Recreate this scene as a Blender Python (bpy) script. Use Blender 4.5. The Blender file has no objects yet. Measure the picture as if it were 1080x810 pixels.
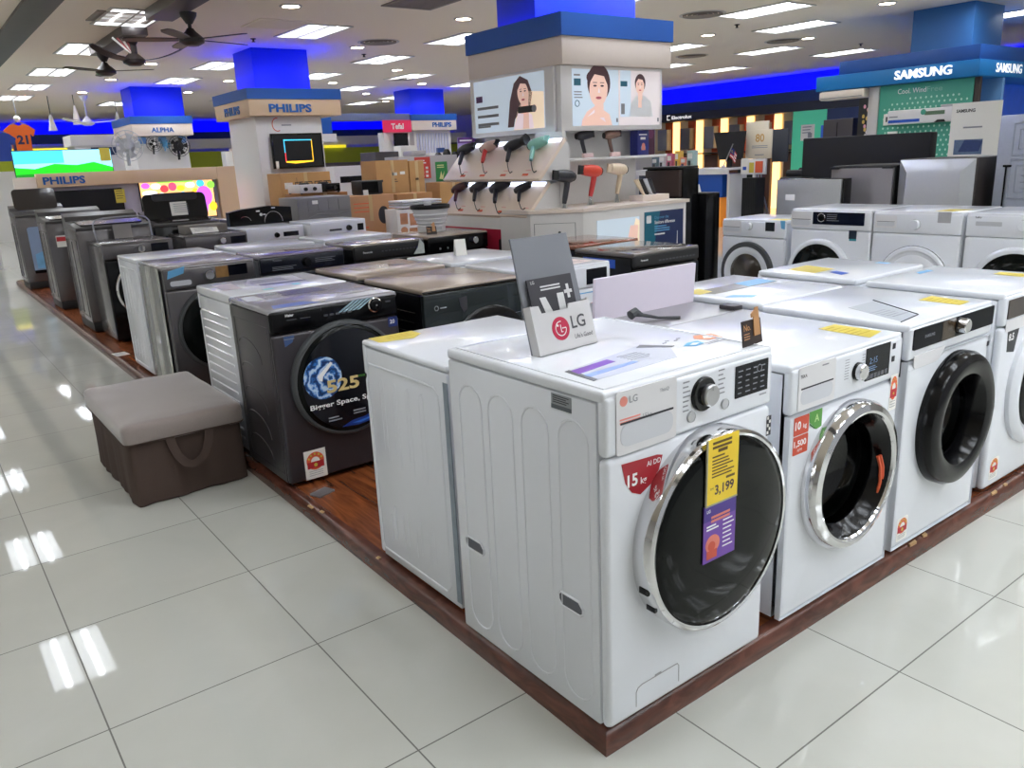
# Appliance hall: rows of washing machines on a wooden platform
CAMP = (-1.120399, -1.189211, 1.412121); CAMR = (0.794051, -0.606292, -0.0435); CAMU = (0.197923, 0.190225, 0.961582); CAMD = (0.574725, 0.772156, -0.271048); CAMF = 841.978
EXPOSURE = 0.84; WORLD = 0.25; LAMPP = 7.5; LEDP = 20.0
import bpy, bmesh, math, random
from mathutils import Matrix, Vector
random.seed(7)
C = bpy.context.scene.collection
PI = math.pi

# ------------------------------------------------------------------ materials
def lin(c):
    def f(v):
        v /= 255.0
        return v/12.92 if v <= 0.04045 else ((v+0.055)/1.055)**2.4
    return (f(c[0]), f(c[1]), f(c[2]), 1.0)

MATS = {}
def M(name, rgb, rough=0.5, metal=0.0, emit=0.0, ecol=None, var=0.04, vscale=40.0, bump=0.0, coat=0.0, spec=0.5, sheen=0.0, stretch=None):
    """Procedural principled material; a fine noise varies its tone."""
    if name in MATS: return MATS[name]
    m = bpy.data.materials.new(name); m.use_nodes = True
    nt = m.node_tree; n = nt.nodes; l = nt.links
    b = n['Principled BSDF']
    col = lin(rgb)
    b.inputs['Roughness'].default_value = rough
    b.inputs['Metallic'].default_value = metal
    b.inputs['Specular IOR Level'].default_value = spec
    b.inputs['Coat Weight'].default_value = coat
    b.inputs['Coat Roughness'].default_value = 0.04
    if sheen: b.inputs['Sheen Weight'].default_value = sheen; b.inputs['Sheen Roughness'].default_value = 0.4
    if var > 0 or bump > 0:
        tc = n.new('ShaderNodeTexCoord'); mp = n.new('ShaderNodeMapping'); nz = n.new('ShaderNodeTexNoise')
        l.new(tc.outputs['Object'], mp.inputs['Vector']); l.new(mp.outputs['Vector'], nz.inputs['Vector'])
        if stretch: mp.inputs['Scale'].default_value = stretch
        nz.inputs['Scale'].default_value = vscale; nz.inputs['Detail'].default_value = 4
        mx = n.new('ShaderNodeMix'); mx.data_type = 'RGBA'
        mx.inputs[6].default_value = tuple(min(1, c*(1-var)) for c in col[:3])+(1,)
        mx.inputs[7].default_value = tuple(min(1, c*(1+var)) for c in col[:3])+(1,)
        l.new(nz.outputs['Fac'], mx.inputs[0]); l.new(mx.outputs[2], b.inputs['Base Color'])
        if bump > 0:
            bp = n.new('ShaderNodeBump'); bp.inputs['Strength'].default_value = bump; bp.inputs['Distance'].default_value = 0.002
            l.new(nz.outputs['Fac'], bp.inputs['Height']); l.new(bp.outputs['Normal'], b.inputs['Normal'])
    else:
        b.inputs['Base Color'].default_value = col
    if emit > 0:
        b.inputs['Emission Color'].default_value = lin(ecol or rgb)
        b.inputs['Emission Strength'].default_value = emit
    MATS[name] = m
    return m

def glass_mat(name, tint, gloss=0.04, fr=1.5):
    """Thin tinted pane: tinted see-through plus fresnel reflection."""
    if name in MATS: return MATS[name]
    m = bpy.data.materials.new(name); m.use_nodes = True
    nt = m.node_tree; n = nt.nodes; l = nt.links; n.clear()
    o = n.new('ShaderNodeOutputMaterial'); mx = n.new('ShaderNodeMixShader')
    t = n.new('ShaderNodeBsdfTransparent'); g = n.new('ShaderNodeBsdfGlossy'); f = n.new('ShaderNodeFresnel')
    t.inputs['Color'].default_value = lin(tint); g.inputs['Roughness'].default_value = gloss
    f.inputs['IOR'].default_value = fr
    l.new(f.outputs[0], mx.inputs[0]); l.new(t.outputs[0], mx.inputs[1]); l.new(g.outputs[0], mx.inputs[2]); l.new(mx.outputs[0], o.inputs[0])
    MATS[name] = m
    return m

# ------------------------------------------------------------------ mesh building
def frame(o, u, v):
    u = Vector(u).normalized(); v = Vector(v).normalized(); w = u.cross(v)
    return Matrix(((u.x, v.x, w.x, o[0]), (u.y, v.y, w.y, o[1]), (u.z, v.z, w.z, o[2]), (0, 0, 0, 1)))
ID = Matrix.Identity(4)
_text_cache = {}
def text_data(s, bold):
    k = (s, bold)
    if k in _text_cache: return _text_cache[k]
    cu = bpy.data.curves.new('letters', 'FONT'); cu.body = s; cu.offset = bold; cu.resolution_u = 3
    o = bpy.data.objects.new('letters', cu); C.objects.link(o)
    dg = bpy.context.evaluated_depsgraph_get(); dg.update()
    me = bpy.data.meshes.new_from_object(o.evaluated_get(dg))
    vs = [tuple(v.co) for v in me.vertices]; fs = [tuple(p.vertices) for p in me.polygons]
    bpy.data.objects.remove(o); bpy.data.curves.remove(cu); bpy.data.meshes.remove(me)
    _text_cache[k] = (vs, fs)
    return vs, fs

class MB:
    def __init__(self, F=ID): self.bm = bmesh.new(); self.F = F
    def _v(self, p): return self.bm.verts.new(self.F @ Vector(p))
    def face(self, vs, mi=0, sm=False):
        try: f = self.bm.faces.new(vs)
        except ValueError: return None
        f.material_index = mi; f.smooth = True
        return f
    def box(self, x0, y0, z0, x1, y1, z1, bev=0.0, mi=0, seg=2, skip=None):
        c = [self._v(p) for p in ((x0,y0,z0),(x1,y0,z0),(x1,y1,z0),(x0,y1,z0),(x0,y0,z1),(x1,y0,z1),(x1,y1,z1),(x0,y1,z1))]
        fs = {'bottom':(0,3,2,1),'top':(4,5,6,7),'front':(0,1,5,4),'right':(1,2,6,5),'back':(2,3,7,6),'left':(3,0,4,7)}
        faces = [self.face([c[i] for i in q], mi) for k, q in fs.items() if k != skip]
        if bev > 0 and not skip:
            es = list({e for f in faces for e in f.edges})
            r = bmesh.ops.bevel(self.bm, geom=es, offset=bev, segments=seg, profile=0.5, affect='EDGES', clamp_overlap=True)
            for f in r['faces']: f.material_index = mi; f.smooth = True
        return self
    def plate(self, u0, v0, u1, v1, n0=0.0, n1=0.001, mi=0, bev=0.0):
        return self.box(u0, v0, n0, u1, v1, n1, bev, mi)
    def prism(self, pts, n0, n1, mi=0, mt=None):
        """pts counter-clockwise in (u,v); extruded along n."""
        a = sum(pts[i][0]*pts[(i+1) % len(pts)][1]-pts[(i+1) % len(pts)][0]*pts[i][1] for i in range(len(pts)))
        if a < 0: pts = pts[::-1]
        A = [self._v((u, v, n0)) for u, v in pts]; B = [self._v((u, v, n1)) for u, v in pts]
        self.face(A[::-1], mi); self.face(B, mi if mt is None else mt)
        for i in range(len(pts)):
            j = (i+1) % len(pts); self.face([A[i], A[j], B[j], B[i]], mi)
        return self
    def ell(self, u, v, ru, rv, n0, n1, mi=0, seg=24, rot=0.0):
        p = []
        for i in range(seg):
            t = 2*PI*i/seg; a, b = ru*math.cos(t), rv*math.sin(t)
            p.append((u+a*math.cos(rot)-b*math.sin(rot), v+a*math.sin(rot)+b*math.cos(rot)))
        return self.prism(p, n0, n1, mi)
    def rrect(self, u0, v0, u1, v1, r, n0, n1, mi=0, seg=4):
        p = []
        for cx, cy, a0 in ((u1-r, v1-r, 0), (u0+r, v1-r, PI/2), (u0+r, v0+r, PI), (u1-r, v0+r, 1.5*PI)):
            for i in range(seg+1):
                t = a0+PI/2*i/seg; p.append((cx+r*math.cos(t), cy+r*math.sin(t)))
        return self.prism(p, n0, n1, mi)
    def lathe(self, prof, u=0.0, v=0.0, seg=48, mi=0, sc=(1, 1)):
        """prof: (radius, n) pairs, revolved about the n axis through (u,v)."""
        rings = []
        for r, h in prof:
            if r < 1e-6: rings.append([self._v((u, v, h))])
            else: rings.append([self._v((u+sc[0]*r*math.cos(2*PI*i/seg), v+sc[1]*r*math.sin(2*PI*i/seg), h)) for i in range(seg)])
        for a, b in zip(rings, rings[1:]):
            for i in range(seg):
                j = (i+1) % seg
                if len(a) == 1 and len(b) == 1: continue
                if len(a) == 1: self.face([a[0], b[j], b[i]][::-1], mi)
                elif len(b) == 1: self.face([a[i], a[j], b[0]], mi)
                else: self.face([a[i], a[j], b[j], b[i]], mi)
        return self
    def cyl(self, p0, p1, r0, r1=None, seg=16, mi=0):
        r1 = r0 if r1 is None else r1
        return self.tube([p0, p1], [r0, r1], seg, mi)
    def tube(self, pts, r, seg=8, mi=0, flat=1.0, closed=False):
        pts = [Vector(p) for p in pts]; n = len(pts)
        rs = r if isinstance(r, (list, tuple)) else [r]*n
        rings = []; up = None
        for i, p in enumerate(pts):
            a = pts[i-1] if (i > 0 or closed) else p; b = pts[(i+1) % n] if (i < n-1 or closed) else p
            t = (b-a).normalized() if (b-a).length > 1e-9 else Vector((0, 0, 1))
            if up is None: up = Vector((0, 0, 1)) if abs(t.z) < 0.9 else Vector((1, 0, 0))
            s = t.cross(up)
            if s.length < 1e-4: s = t.cross(Vector((1, 0, 0)) if abs(t.x) < .9 else Vector((0, 1, 0)))
            s.normalize(); w = s.cross(t).normalized(); up = w
            rings.append([self._v(p+rs[i]*(s*math.cos(2*PI*k/seg)+w*flat*math.sin(2*PI*k/seg))) for k in range(seg)])
        pairs = list(zip(rings, rings[1:]))+([(rings[-1], rings[0])] if closed else [])
        for a, b in pairs:
            for k in range(seg):
                j = (k+1) % seg; self.face([a[k], a[j], b[j], b[k]], mi)
        if not closed: self.face(rings[0][::-1], mi); self.face(rings[-1], mi)
        return self
    def sphere(self, c, r, mi=0, sc=(1, 1, 1), seg=16, rings=10):
        R = []
        for i in range(rings+1):
            t = PI*i/rings
            if i in (0, rings): R.append([self._v((c[0], c[1], c[2]+r*sc[2]*math.cos(t)))])
            else: R.append([self._v((c[0]+r*sc[0]*math.sin(t)*math.cos(2*PI*k/seg), c[1]+r*sc[1]*math.sin(t)*math.sin(2*PI*k/seg), c[2]+r*sc[2]*math.cos(t))) for k in range(seg)])
        for a, b in zip(R, R[1:]):
            for k in range(seg):
                j = (k+1) % seg
                if len(a) == 1: self.face([a[0], b[k], b[j]], mi)
                elif len(b) == 1: self.face([a[k], b[0], a[j]], mi)
                else: self.face([a[k], b[k], b[j], a[j]], mi)
        return self
    def text(self, s, u, v, h, n=0.001, mi=0, align='L', bold=0.0, width=None, ext=0.0, track=1.0, slant=0.0):
        vs, fs = text_data(s, bold)
        if not vs: return self
        x0 = min(p[0] for p in vs); x1 = max(p[0] for p in vs)
        ref, _ = text_data('H', bold); H = max(p[1] for p in ref)-min(p[1] for p in ref)
        k = h/H; kx = k if width is None else width/(x1-x0)
        W = (x1-x0)*kx; off = {'L': 0, 'C': -W/2, 'R': -W}[align]
        def q(p, nn): return self._v((u+off+(p[0]-x0)*kx+slant*p[1]*k, v+p[1]*k, nn))
        top = [q(p, n+ext) for p in vs]
        for f in fs: self.face([top[i] for i in f], mi)
        if ext > 0:
            bot = [q(p, n) for p in vs]; cnt = {}
            for f in fs:
                for i in range(len(f)):
                    e = (f[i], f[(i+1) % len(f)]); cnt[tuple(sorted(e))] = cnt.get(tuple(sorted(e)), 0)+1
            for f in fs:
                for i in range(len(f)):
                    a, b = f[i], f[(i+1) % len(f)]
                    if cnt[tuple(sorted((a, b)))] == 1: self.face([top[b], top[a], bot[a], bot[b]], mi)
        return self
    def lines(self, u0, u1, v, n, h, gap, n0, mi, jit=True):
        """n rows of small print as thin bars."""
        for i in range(n):
            e = u1-(random.random()*0.35*(u1-u0) if jit else 0)
            self.plate(u0, v-i*gap, e, v-i*gap+h, n0, n0+0.0004, mi)
        return self
    def holed_panel(self, u0, v0, u1, v1, t, rb, cu, cv, R, mi=0, N=96):
        """Panel of thickness t, soft outer edge rb, round hole."""
        def loop(ins, h):
            a0, b0, a1, b1 = u0+ins, v0+ins, u1-ins, v1-ins; L = []
            ang = [2*PI*i/N for i in range(N)]; pts = []
            for t_ in ang:
                dx, dy = math.cos(t_), math.sin(t_)
                k = min((a1-cu)/dx if dx > 1e-9 else 1e9, (a0-cu)/dx if dx < -1e-9 else 1e9, (b1-cv)/dy if dy > 1e-9 else 1e9, (b0-cv)/dy if dy < -1e-9 else 1e9)
                pts.append([cu+dx*k, cv+dy*k])
            for c in ((a0, b0), (a1, b0), (a1, b1), (a0, b1)):
                ca = math.atan2(c[1]-cv, c[0]-cu) % (2*PI)
                i = min(range(N), key=lambda q: abs(((ang[q]-ca+PI) % (2*PI))-PI)); pts[i] = list(c)
            return [self._v((p[0], p[1], h)) for p in pts]
        hole = lambda h: [self._v((cu+R*math.cos(2*PI*i/N), cv+R*math.sin(2*PI*i/N), h)) for i in range(N)]
        Ls = [hole(-0.06), hole(t), loop(rb, t)]
        for k in range(1, 5):
            a = PI/2*k/4; Ls.append(loop(rb*(1-math.sin(a)), t-rb*(1-math.cos(a))))
        Ls.append(loop(0, 0))
        for a, b in zip(Ls, Ls[1:]):
            for i in range(N):
                j = (i+1) % N; self.face([a[i], b[i], b[j], a[j]], mi)
        return self
    def build(self, name, mats, parent=None, label=None, kind=None, sharp=32):
        me = bpy.data.meshes.new(name)
        bmesh.ops.remove_doubles(self.bm, verts=self.bm.verts, dist=1e-6)
        self.bm.to_mesh(me); self.bm.free()
        for m in (mats if isinstance(mats, (list, tuple)) else [mats]): me.materials.append(m)
        me.set_sharp_from_angle(angle=math.radians(sharp))
        o = bpy.data.objects.new(name, me); C.objects.link(o)
        if parent is not None: o.parent = parent
        if label: o['label'] = label
        if kind: o['kind'] = kind
        return o

def tag(o, label, cat, group=None, kind=None):
    o['label'] = label; o['category'] = cat
    if group: o['group'] = group
    if kind: o['kind'] = kind
    return o
def thing(name, label, cat, loc=(0, 0, 0), rz=0.0, group=None):
    o = bpy.data.objects.new(name, None); C.objects.link(o)
    o.empty_display_size = 0.05
    o.location = loc; o.rotation_euler = (0, 0, rz)
    return tag(o, label, cat, group)
def copy_tree(o, parent=None):
    c = o.copy(); C.objects.link(c)
    if parent is not None: c.parent = parent
    for ch in list(o.children): copy_tree(ch, c)
    return c
def structure(name, mb, mats): return mb.build(name, mats, kind='structure')
# ------------------------------------------------------------------ camera, world
cam_d = bpy.data.cameras.new('camera'); cam = bpy.data.objects.new('camera', cam_d); C.objects.link(cam)
cam_d.sensor_width = 36.0; cam_d.lens = CAMF/1080*36.0; cam_d.clip_start = 0.02; cam_d.clip_end = 200
_r, _u, _f = Vector(CAMR), Vector(CAMU), Vector(CAMD)
cam.matrix_world = Matrix(((_r.x, _u.x, -_f.x, CAMP[0]), (_r.y, _u.y, -_f.y, CAMP[1]), (_r.z, _u.z, -_f.z, CAMP[2]), (0, 0, 0, 1)))
sc = bpy.context.scene; sc.camera = cam
sc.view_settings.view_transform = 'Standard'; sc.view_settings.look = 'None'
sc.view_settings.gamma = 1.0; sc.view_settings.use_curve_mapping = False
sc.view_settings.exposure = EXPOSURE
w = bpy.data.worlds.new('world'); sc.world = w; w.use_nodes = True
w.node_tree.nodes['Background'].inputs['Color'].default_value = (0.93, 0.96, 1.0, 1)
w.node_tree.nodes['Background'].inputs['Strength'].default_value = WORLD
try: sc.cycles.use_light_tree = True
except Exception: pass

# ------------------------------------------------------------------ shared materials
WHITE = M('white_enamel', (228, 231, 237), 0.22, var=0.01, coat=0.35)
WHITE2 = M('white_plastic', (222, 221, 223), 0.35, var=0.01)
SHADE_W = M('pale_grey_plastic', (188, 190, 194), 0.4, var=0.02)
GREY = M('dark_silver_enamel', (104, 101, 103), 0.26, 0.6, var=0.04, coat=0.35)
GRAPH = M('graphite_enamel', (66, 62, 66), 0.3, 0.4, var=0.04)
BLACK = M('black_gloss_plastic', (12, 12, 14), 0.16, var=0.0, spec=0.28)
MATTE_BLACK = M('matte_black_plastic', (22, 22, 24), 0.5, var=0.05)
DGLASS = M('dark_tinted_glass', (13, 16, 15), 0.05, var=0.0, spec=0.16)
CHROME = M('polished_chrome', (220, 220, 222), 0.08, 1.0, var=0.0)
STEEL = M('brushed_steel', (176, 176, 178), 0.3, 0.85, var=0.05, stretch=(1, 60, 1))
DRUM = M('perforated_drum_steel', (120, 122, 126), 0.3, 0.9, var=0.25, vscale=160)
RUBBER = M('grey_rubber', (70, 72, 74), 0.6)
RED = M('red_print', (190, 40, 50), 0.5, var=0.0)
ORANGE = M('orange_print', (226, 98, 60), 0.5, var=0.0)
YELLOW = M('yellow_label', (208, 188, 72), 0.45, var=0.03)
GREEN = M('green_print', (92, 160, 70), 0.5, var=0.0)
BLUE = M('blue_print', (30, 84, 190), 0.45, var=0.0)
LBLUE = M('light_blue_film', (98, 168, 214), 0.35, var=0.03)
PAPER = M('white_paper', (236, 234, 228), 0.7, var=0.02)
INK = M('dark_ink', (50, 50, 56), 0.6, var=0.0)
GINK = M('grey_ink', (140, 142, 148), 0.6, var=0.0)
WINK = M('white_ink', (240, 240, 240), 0.6, var=0.0)
PINK_INK = M('coral_ink', (236, 150, 136), 0.6, var=0.0)
CARD = M('carton_board', (186, 142, 92), 0.8, var=0.06, vscale=12)
TAPE = M('packing_tape', (206, 176, 128), 0.3, var=0.03)
DISPLAY = M('display_glass', (14, 16, 24), 0.12, var=0.0, spec=0.2)
PBLUE = M('pillar_band_blue', (30, 92, 178), 0.5, var=0.02)
COLBLUE = M('blue_column_paint', (12, 58, 210), 0.5, var=0.02)
CREAM = M('cream_laminate', (232, 218, 206), 0.4, var=0.02)
LAMW = M('white_laminate', (232, 230, 228), 0.35, var=0.01)
LED_BLUE = M('blue_led_strip', (10, 40, 255), 0.5, var=0, emit=LEDP, ecol=(2, 14, 255))
LED_WARM = M('warm_led_strip', (255, 226, 170), 0.5, var=0, emit=1.25, ecol=(255, 206, 132))

# ------------------------------------------------------------------ floor (polished porcelain tile)
def floor_material():
    m = bpy.data.materials.new('polished_porcelain_tile'); m.use_nodes = True
    nt = m.node_tree; n = nt.nodes; l = nt.links; b = n['Principled BSDF']
    tc = n.new('ShaderNodeTexCoord'); sp = n.new('ShaderNodeSeparateXYZ'); l.new(tc.outputs['Object'], sp.inputs[0])
    def math_(op, a, bb, c=None):
        k = n.new('ShaderNodeMath'); k.operation = op
        for i, q in enumerate((a, bb, c)):
            if q is None: continue
            if isinstance(q, (int, float)): k.inputs[i].default_value = q
            else: l.new(q, k.inputs[i])
        return k.outputs[0]
    masks = []; cells = []
    for ax, ph, s in (('X', -0.340, 0.592), ('Y', 0.924, 0.604)):
        t = math_('DIVIDE', math_('SUBTRACT', sp.outputs[ax], ph), s)
        fr = math_('FRACT', t, None); cells.append(math_('FLOOR', t, None))
        d = math_('ABSOLUTE', math_('SUBTRACT', fr, 0.5), None)
        masks.append(math_('GREATER_THAN', d, 0.5-0.0021/s))
    grout = math_('MAXIMUM', masks[0], masks[1])
    cb = n.new('ShaderNodeCombineXYZ'); l.new(cells[0], cb.inputs[0]); l.new(cells[1], cb.inputs[1])
    wn = n.new('ShaderNodeTexWhiteNoise'); wn.noise_dimensions = '2D'; l.new(cb.outputs[0], wn.inputs['Vector'])
    nz = n.new('ShaderNodeTexNoise'); nz.inputs['Scale'].default_value = 3.5; nz.inputs['Detail'].default_value = 6; nz.inputs['Distortion'].default_value = 1.2
    l.new(tc.outputs['Object'], nz.inputs['Vector'])
    f = math_('ADD', math_('MULTIPLY', wn.outputs['Value'], 0.35), math_('MULTIPLY', nz.outputs['Fac'], 0.65))
    mx = n.new('ShaderNodeMix'); mx.data_type = 'RGBA'; l.new(f, mx.inputs[0])
    mx.inputs[6].default_value = lin((190, 191, 183)); mx.inputs[7].default_value = lin((206, 206, 198))
    m2 = n.new('ShaderNodeMix'); m2.data_type = 'RGBA'; l.new(grout, m2.inputs[0]); l.new(mx.outputs[2], m2.inputs[6])
    m2.inputs[7].default_value = lin((104, 102, 96)); l.new(m2.outputs[2], b.inputs['Base Color'])
    r = math_('ADD', math_('MULTIPLY', grout, 0.5), 0.035); l.new(r, b.inputs['Roughness'])
    b.inputs['Specular IOR Level'].default_value = 0.55
    return m
X0, X1, Y0, Y1, CEIL = -9.0, 16.0, -8.0, 26.0, 3.0
mb = MB(); mb.box(X0, Y0, -0.05, X1, Y1, 0.0); structure('floor', mb, floor_material())
CEILM = M('ceiling_paint', (250, 237, 220), 0.8, var=0.012, vscale=1.2)
mb = MB(); mb.box(X0, Y0, CEIL, X1, Y1, CEIL+0.1); structure('ceiling', mb, CEILM)
WALLM = M('wall_paint', (232, 230, 227), 0.8, var=0.02, vscale=2)
# rear side left open as an added inlet for world fill light
for nm, q in (('wall_left', (X0-.1, Y0, 0, X0, Y1, CEIL)), ('wall_back', (X0, Y1, 0, X1, Y1+.1, CEIL)), ('wall_right', (X1, Y0, 0, X1+.1, Y1, CEIL))):
    mb = MB(); mb.box(*q); structure(nm, mb, WALLM)

# dark shutter track dropped below the ceiling on the left
mb = MB(); mb.box(0.20, Y0, 2.965, 0.50, Y1-2, CEIL-0.001, .004); structure('trim_1', mb, M('shutter_track_grey', (104, 98, 94), 0.6, var=0.08, vscale=8))

# ------------------------------------------------------------------ display platform
def wood_material(name, c0, c1, sc=(1.2, 14, 14)):
    m = bpy.data.materials.new(name); m.use_nodes = True
    nt = m.node_tree; n = nt.nodes; l = nt.links; b = n['Principled BSDF']
    tc = n.new('ShaderNodeTexCoord'); mp = n.new('ShaderNodeMapping'); mp.inputs['Scale'].default_value = sc
    l.new(tc.outputs['Object'], mp.inputs['Vector'])
    a = n.new('ShaderNodeTexNoise'); a.inputs['Scale'].default_value = 2.2; a.inputs['Detail'].default_value = 7; a.inputs['Distortion'].default_value = 1.6
    l.new(mp.outputs['Vector'], a.inputs['Vector'])
    r = n.new('ShaderNodeValToRGB'); r.color_ramp.elements[0].position = .34; r.color_ramp.elements[1].position = .68
    r.color_ramp.elements[0].color = lin(c0); r.color_ramp.elements[1].color = lin(c1)
    l.new(a.outputs['Fac'], r.inputs[0]); l.new(r.outputs['Color'], b.inputs['Base Color'])
    b.inputs['Roughness'].default_value = 0.25
    return m
WOOD = wood_material('cherry_laminate', (84, 42, 22), (152, 84, 46), (10, 1.0, 10))
TRIMW = wood_material('walnut_bullnose', (78, 44, 34), (106, 62, 48), (3, 3, 12))
BASE = 0.06
PX1, PY1 = 2.94, 12.1
pl = thing('display_platform', 'low cherry wood display platform that carries the rows of washers', 'platform', (0, 0, 0))
mb = MB(); mb.prism([(0.03, 0.03), (PX1-.03, 0.03), (PX1-.03, 3.30), (2.66, 3.30), (2.66, 5.0), (2.90, 5.0), (2.90, 7.5), (2.66, 7.5), (2.66, PY1), (0.11, PY1)], 0.0, BASE-0.0005); mb.build('deck', WOOD, pl)
def nosing(a, b, nm):
    a = Vector(a); b = Vector(b); d = (b-a).normalized(); inw = Vector((-d.y, d.x, 0))
    m = MB(); prof = [(0, 0), (0, .030), (.004, .044), (.012, .054), (.022, .059), (.036, .061), (.046, .060), (.046, 0)]
    A = [m._v(a+inw*p[0]+Vector((0, 0, p[1]))+d*(p[0] if SA else 0)) for p in prof]
    B = [m._v(b+inw*p[0]+Vector((0, 0, p[1]))-d*(p[0] if SB else 0)) for p in prof]
    for i in range(len(prof)): j = (i+1) % len(prof); m.face([A[i], B[i], B[j], A[j]])
    m.face(A); m.face(B[::-1])
    m.build(nm, TRIMW, pl)
SA, SB = True, True; nosing((0, 0, 0), (PX1, 0, 0), 'edge_trim')
SA, SB = False, True; nosing((0.09, PY1, 0), (0, 0, 0), 'edge_trim')
SA, SB = True, False; nosing((PX1, 0, 0), (PX1, 3.30, 0), 'edge_trim')
CHIP = M('chipped_wood', (196, 158, 112), 0.8, var=0.1)
mb = MB()
for x, y, a in ((0.02, 1.78, .05), (0.035, 1.70, .03), (0.02, 1.19, .018), (0.03, .62, .012), (0.03, .28, .02), (0.028, .24, .012), (1.49, .012, .05), (1.58, .016, .03), (2.13, .014, .05), (2.24, .018, .025)):
    if y > .1: mb.F = frame((x, y, .0605), (1, 0, 0), (0, 1, 0)); mb.prism([(-.006, -a/2), (.008, -a*.3), (.004, a/2), (-.008, a*.3)], -.002, .0012)
    else: mb.F = frame((x, y, .0585), (1, 0, 0), (0, 1, 0)); mb.prism([(-a/2, -.004), (a*.3, -.006), (a/2, .006), (-a*.4, .004)], -.006, .003)
mb.build('chipped_edge', CHIP, pl, label='pale chipped spots on the wooden edge')
mb = MB(); mb.F = frame((0.118, 1.88, BASE+.0005), (1, .35, 0), (-.35, 1, 0)); mb.rrect(-.045, -.032, .045, .032, .006, 0, .006)
tag(mb.build('metal_plate', M('dull_aluminium', (150, 152, 156), .4, .7)), 'small grey metal plate lying on the platform before the graphite washer', 'plate')
mb = MB(); mb.F = frame((0.10, 5.62, BASE+.0005), (1, .1, 0), (-.1, 1, 0)); mb.rrect(-.05, -.07, .05, .07, .004, 0, .001); mb.lines(-.035, .03, .05, 6, .004, .016, .001, 1)
tag(mb.build('price_card', [PAPER, GINK]), 'white paper card lying flat on the platform edge', 'card')

# ------------------------------------------------------------------ ceiling lights
LAMP = M('fluorescent_diffuser', (255, 255, 255), 0.5, var=0, emit=LAMPP*.42, ecol=(240, 247, 255))
TUBE = M('fluorescent_tube', (255, 255, 255), 0.5, var=0, emit=LAMPP*2.9, ecol=(240, 247, 255))
FRAMEM = M('louver_frame', (198, 194, 190), 0.4)
proto_light = None
def ceiling_light(x, y, label):
    global proto_light
    if proto_light is None:
        t = thing('ceiling_light', label, 'light', (x, y, CEIL), 0, 'recessed fluorescent ceiling lights')
        m = MB(); 
        for q in ((-.29, -.51, -.012, -.26, .51, -.001), (.26, -.51, -.012, .29, .51, -.001), (-.26, -.51, -.012, .26, -.48, -.001), (-.26, .48, -.012, .26, .51, -.001), (-.012, -.48, -.012, .012, .48, -.001)): m.box(*q)
        for i in range(-11, 12): m.box(-.26, i*.04-.002, -.010, .26, i*.04+.002, -.004)
        m.build('louver_frame', FRAMEM, t)
        m = MB(); m.box(-.26, -.48, -.0035, -.012, .48, -.001); m.box(.012, -.48, -.0035, .26, .48, -.001); m.build('diffuser', LAMP, t)
        for u in (-.136, .136): m = MB(); m.box(u-.022, -.46, -.0052, u+.022, .46, -.0036); m.build('tube', TUBE, t)
        proto_light = t
        return t
    t = copy_tree(proto_light); t.location = (x, y, CEIL); t['label'] = label
    return t
cols = [(-6.8, 'L3'), (-4.75, 'L2'), (-2.7, 'L1')]
vis_rows = {1.25: [8.36, 10.8, 13.4, 15.77, 17.98], 3.35: [8.53, 12.04, 14.3, 19.26], 5.45: [5.43, 8.43, 10.66, 13.06, 17.86], 7.2: [12.8, 15.1], 7.7: [5.24],
            9.3: [5.89, 8.11, 13.83, 16.99, 18.82], 11.3: [7.75, 10.09, 15.27], 13.1: [7.45, 10.16]}
near_rows = {-0.55: [.6, 6.75, 9.66, 12.6, 15.6, 18.5, 21.5], 0.4: [-1.6, 1.2], 1.25: [-5.6, -4.2, -2.8, -1.4, .6], 2.3: [-4.8, -3.4, -2.0, -.6], 3.35: [-5.6, -4.2, -2.8, -1.4, 3.5, 4.9], 4.4: [-2.8, -.6, 3.6], 5.45: [-3.4, -1.0, 3.5], 7.4: [-1.0, .2], 9.3: [.7, 3.1], -2.7: [1.4, 4.6, 7.6, 10, 12.4, 14.8, 17.2, 20, 22.5], -4.75: [3, 6, 8.5, 11, 13.5, 16, 19, 22], -6.8: [9, 12, 15, 18], 11.4: [1, 4.0]}  # mostly added fill lamps; two on the left follow floor reflections
RLAB = 'recessed twin tube ceiling light, %s'
desc = {1.25: 'in the row above the ceiling fans', 3.35: 'in the row beside the front blue column', 5.45: 'in the row over the white shop pillar', 7.2: 'in the row right of the white pillar', 7.7: 'the long one nearest the white pillar at the top', 9.3: 'in the row before the dotted teal booth', 11.3: 'in the row near the right wall', 13.1: 'in the row by the far right soffit'}
nth = ['nearest', 'second', 'third', 'fourth', 'farthest']
for x, ys in vis_rows.items():
    for i, y in enumerate(ys):
        k = 'far' if len(ys) == 1 else nth[i] if i < len(ys)-1 else 'farthest'
        ceiling_light(x, y, 'recessed tube light, ' + (k+' ' if len(ys) > 1 else '') + desc[x])
for x, ys in near_rows.items():
    for y in ys: ceiling_light(x, y, 'recessed twin tube ceiling light outside the picture, most of these added as fill')
DL = M('downlight_lens', (255, 244, 226), 0.5, var=0, emit=LAMPP*3.0, ecol=(255, 238, 214))
proto_dl = None
def downlight(x, y, label):
    global proto_dl
    if proto_dl is None:
        t = thing('downlight', label, 'light', (x, y, CEIL), 0, 'round downlights in the ceiling')
        m = MB(); m.lathe([(.085, -.001), (.115, -.001), (.115, -.006), (.09, -.012), (.085, -.010), (.085, -.001)], seg=28); m.build('rim', FRAMEM, t)
        m = MB(); m.lathe([(.085, -.001), (.085, -.007), (0, -.009)], seg=28); m.build('lens', DL, t)
        proto_dl = t; return t
    t = copy_tree(proto_dl); t.location = (x, y, CEIL); t['label'] = label; return t
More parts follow.
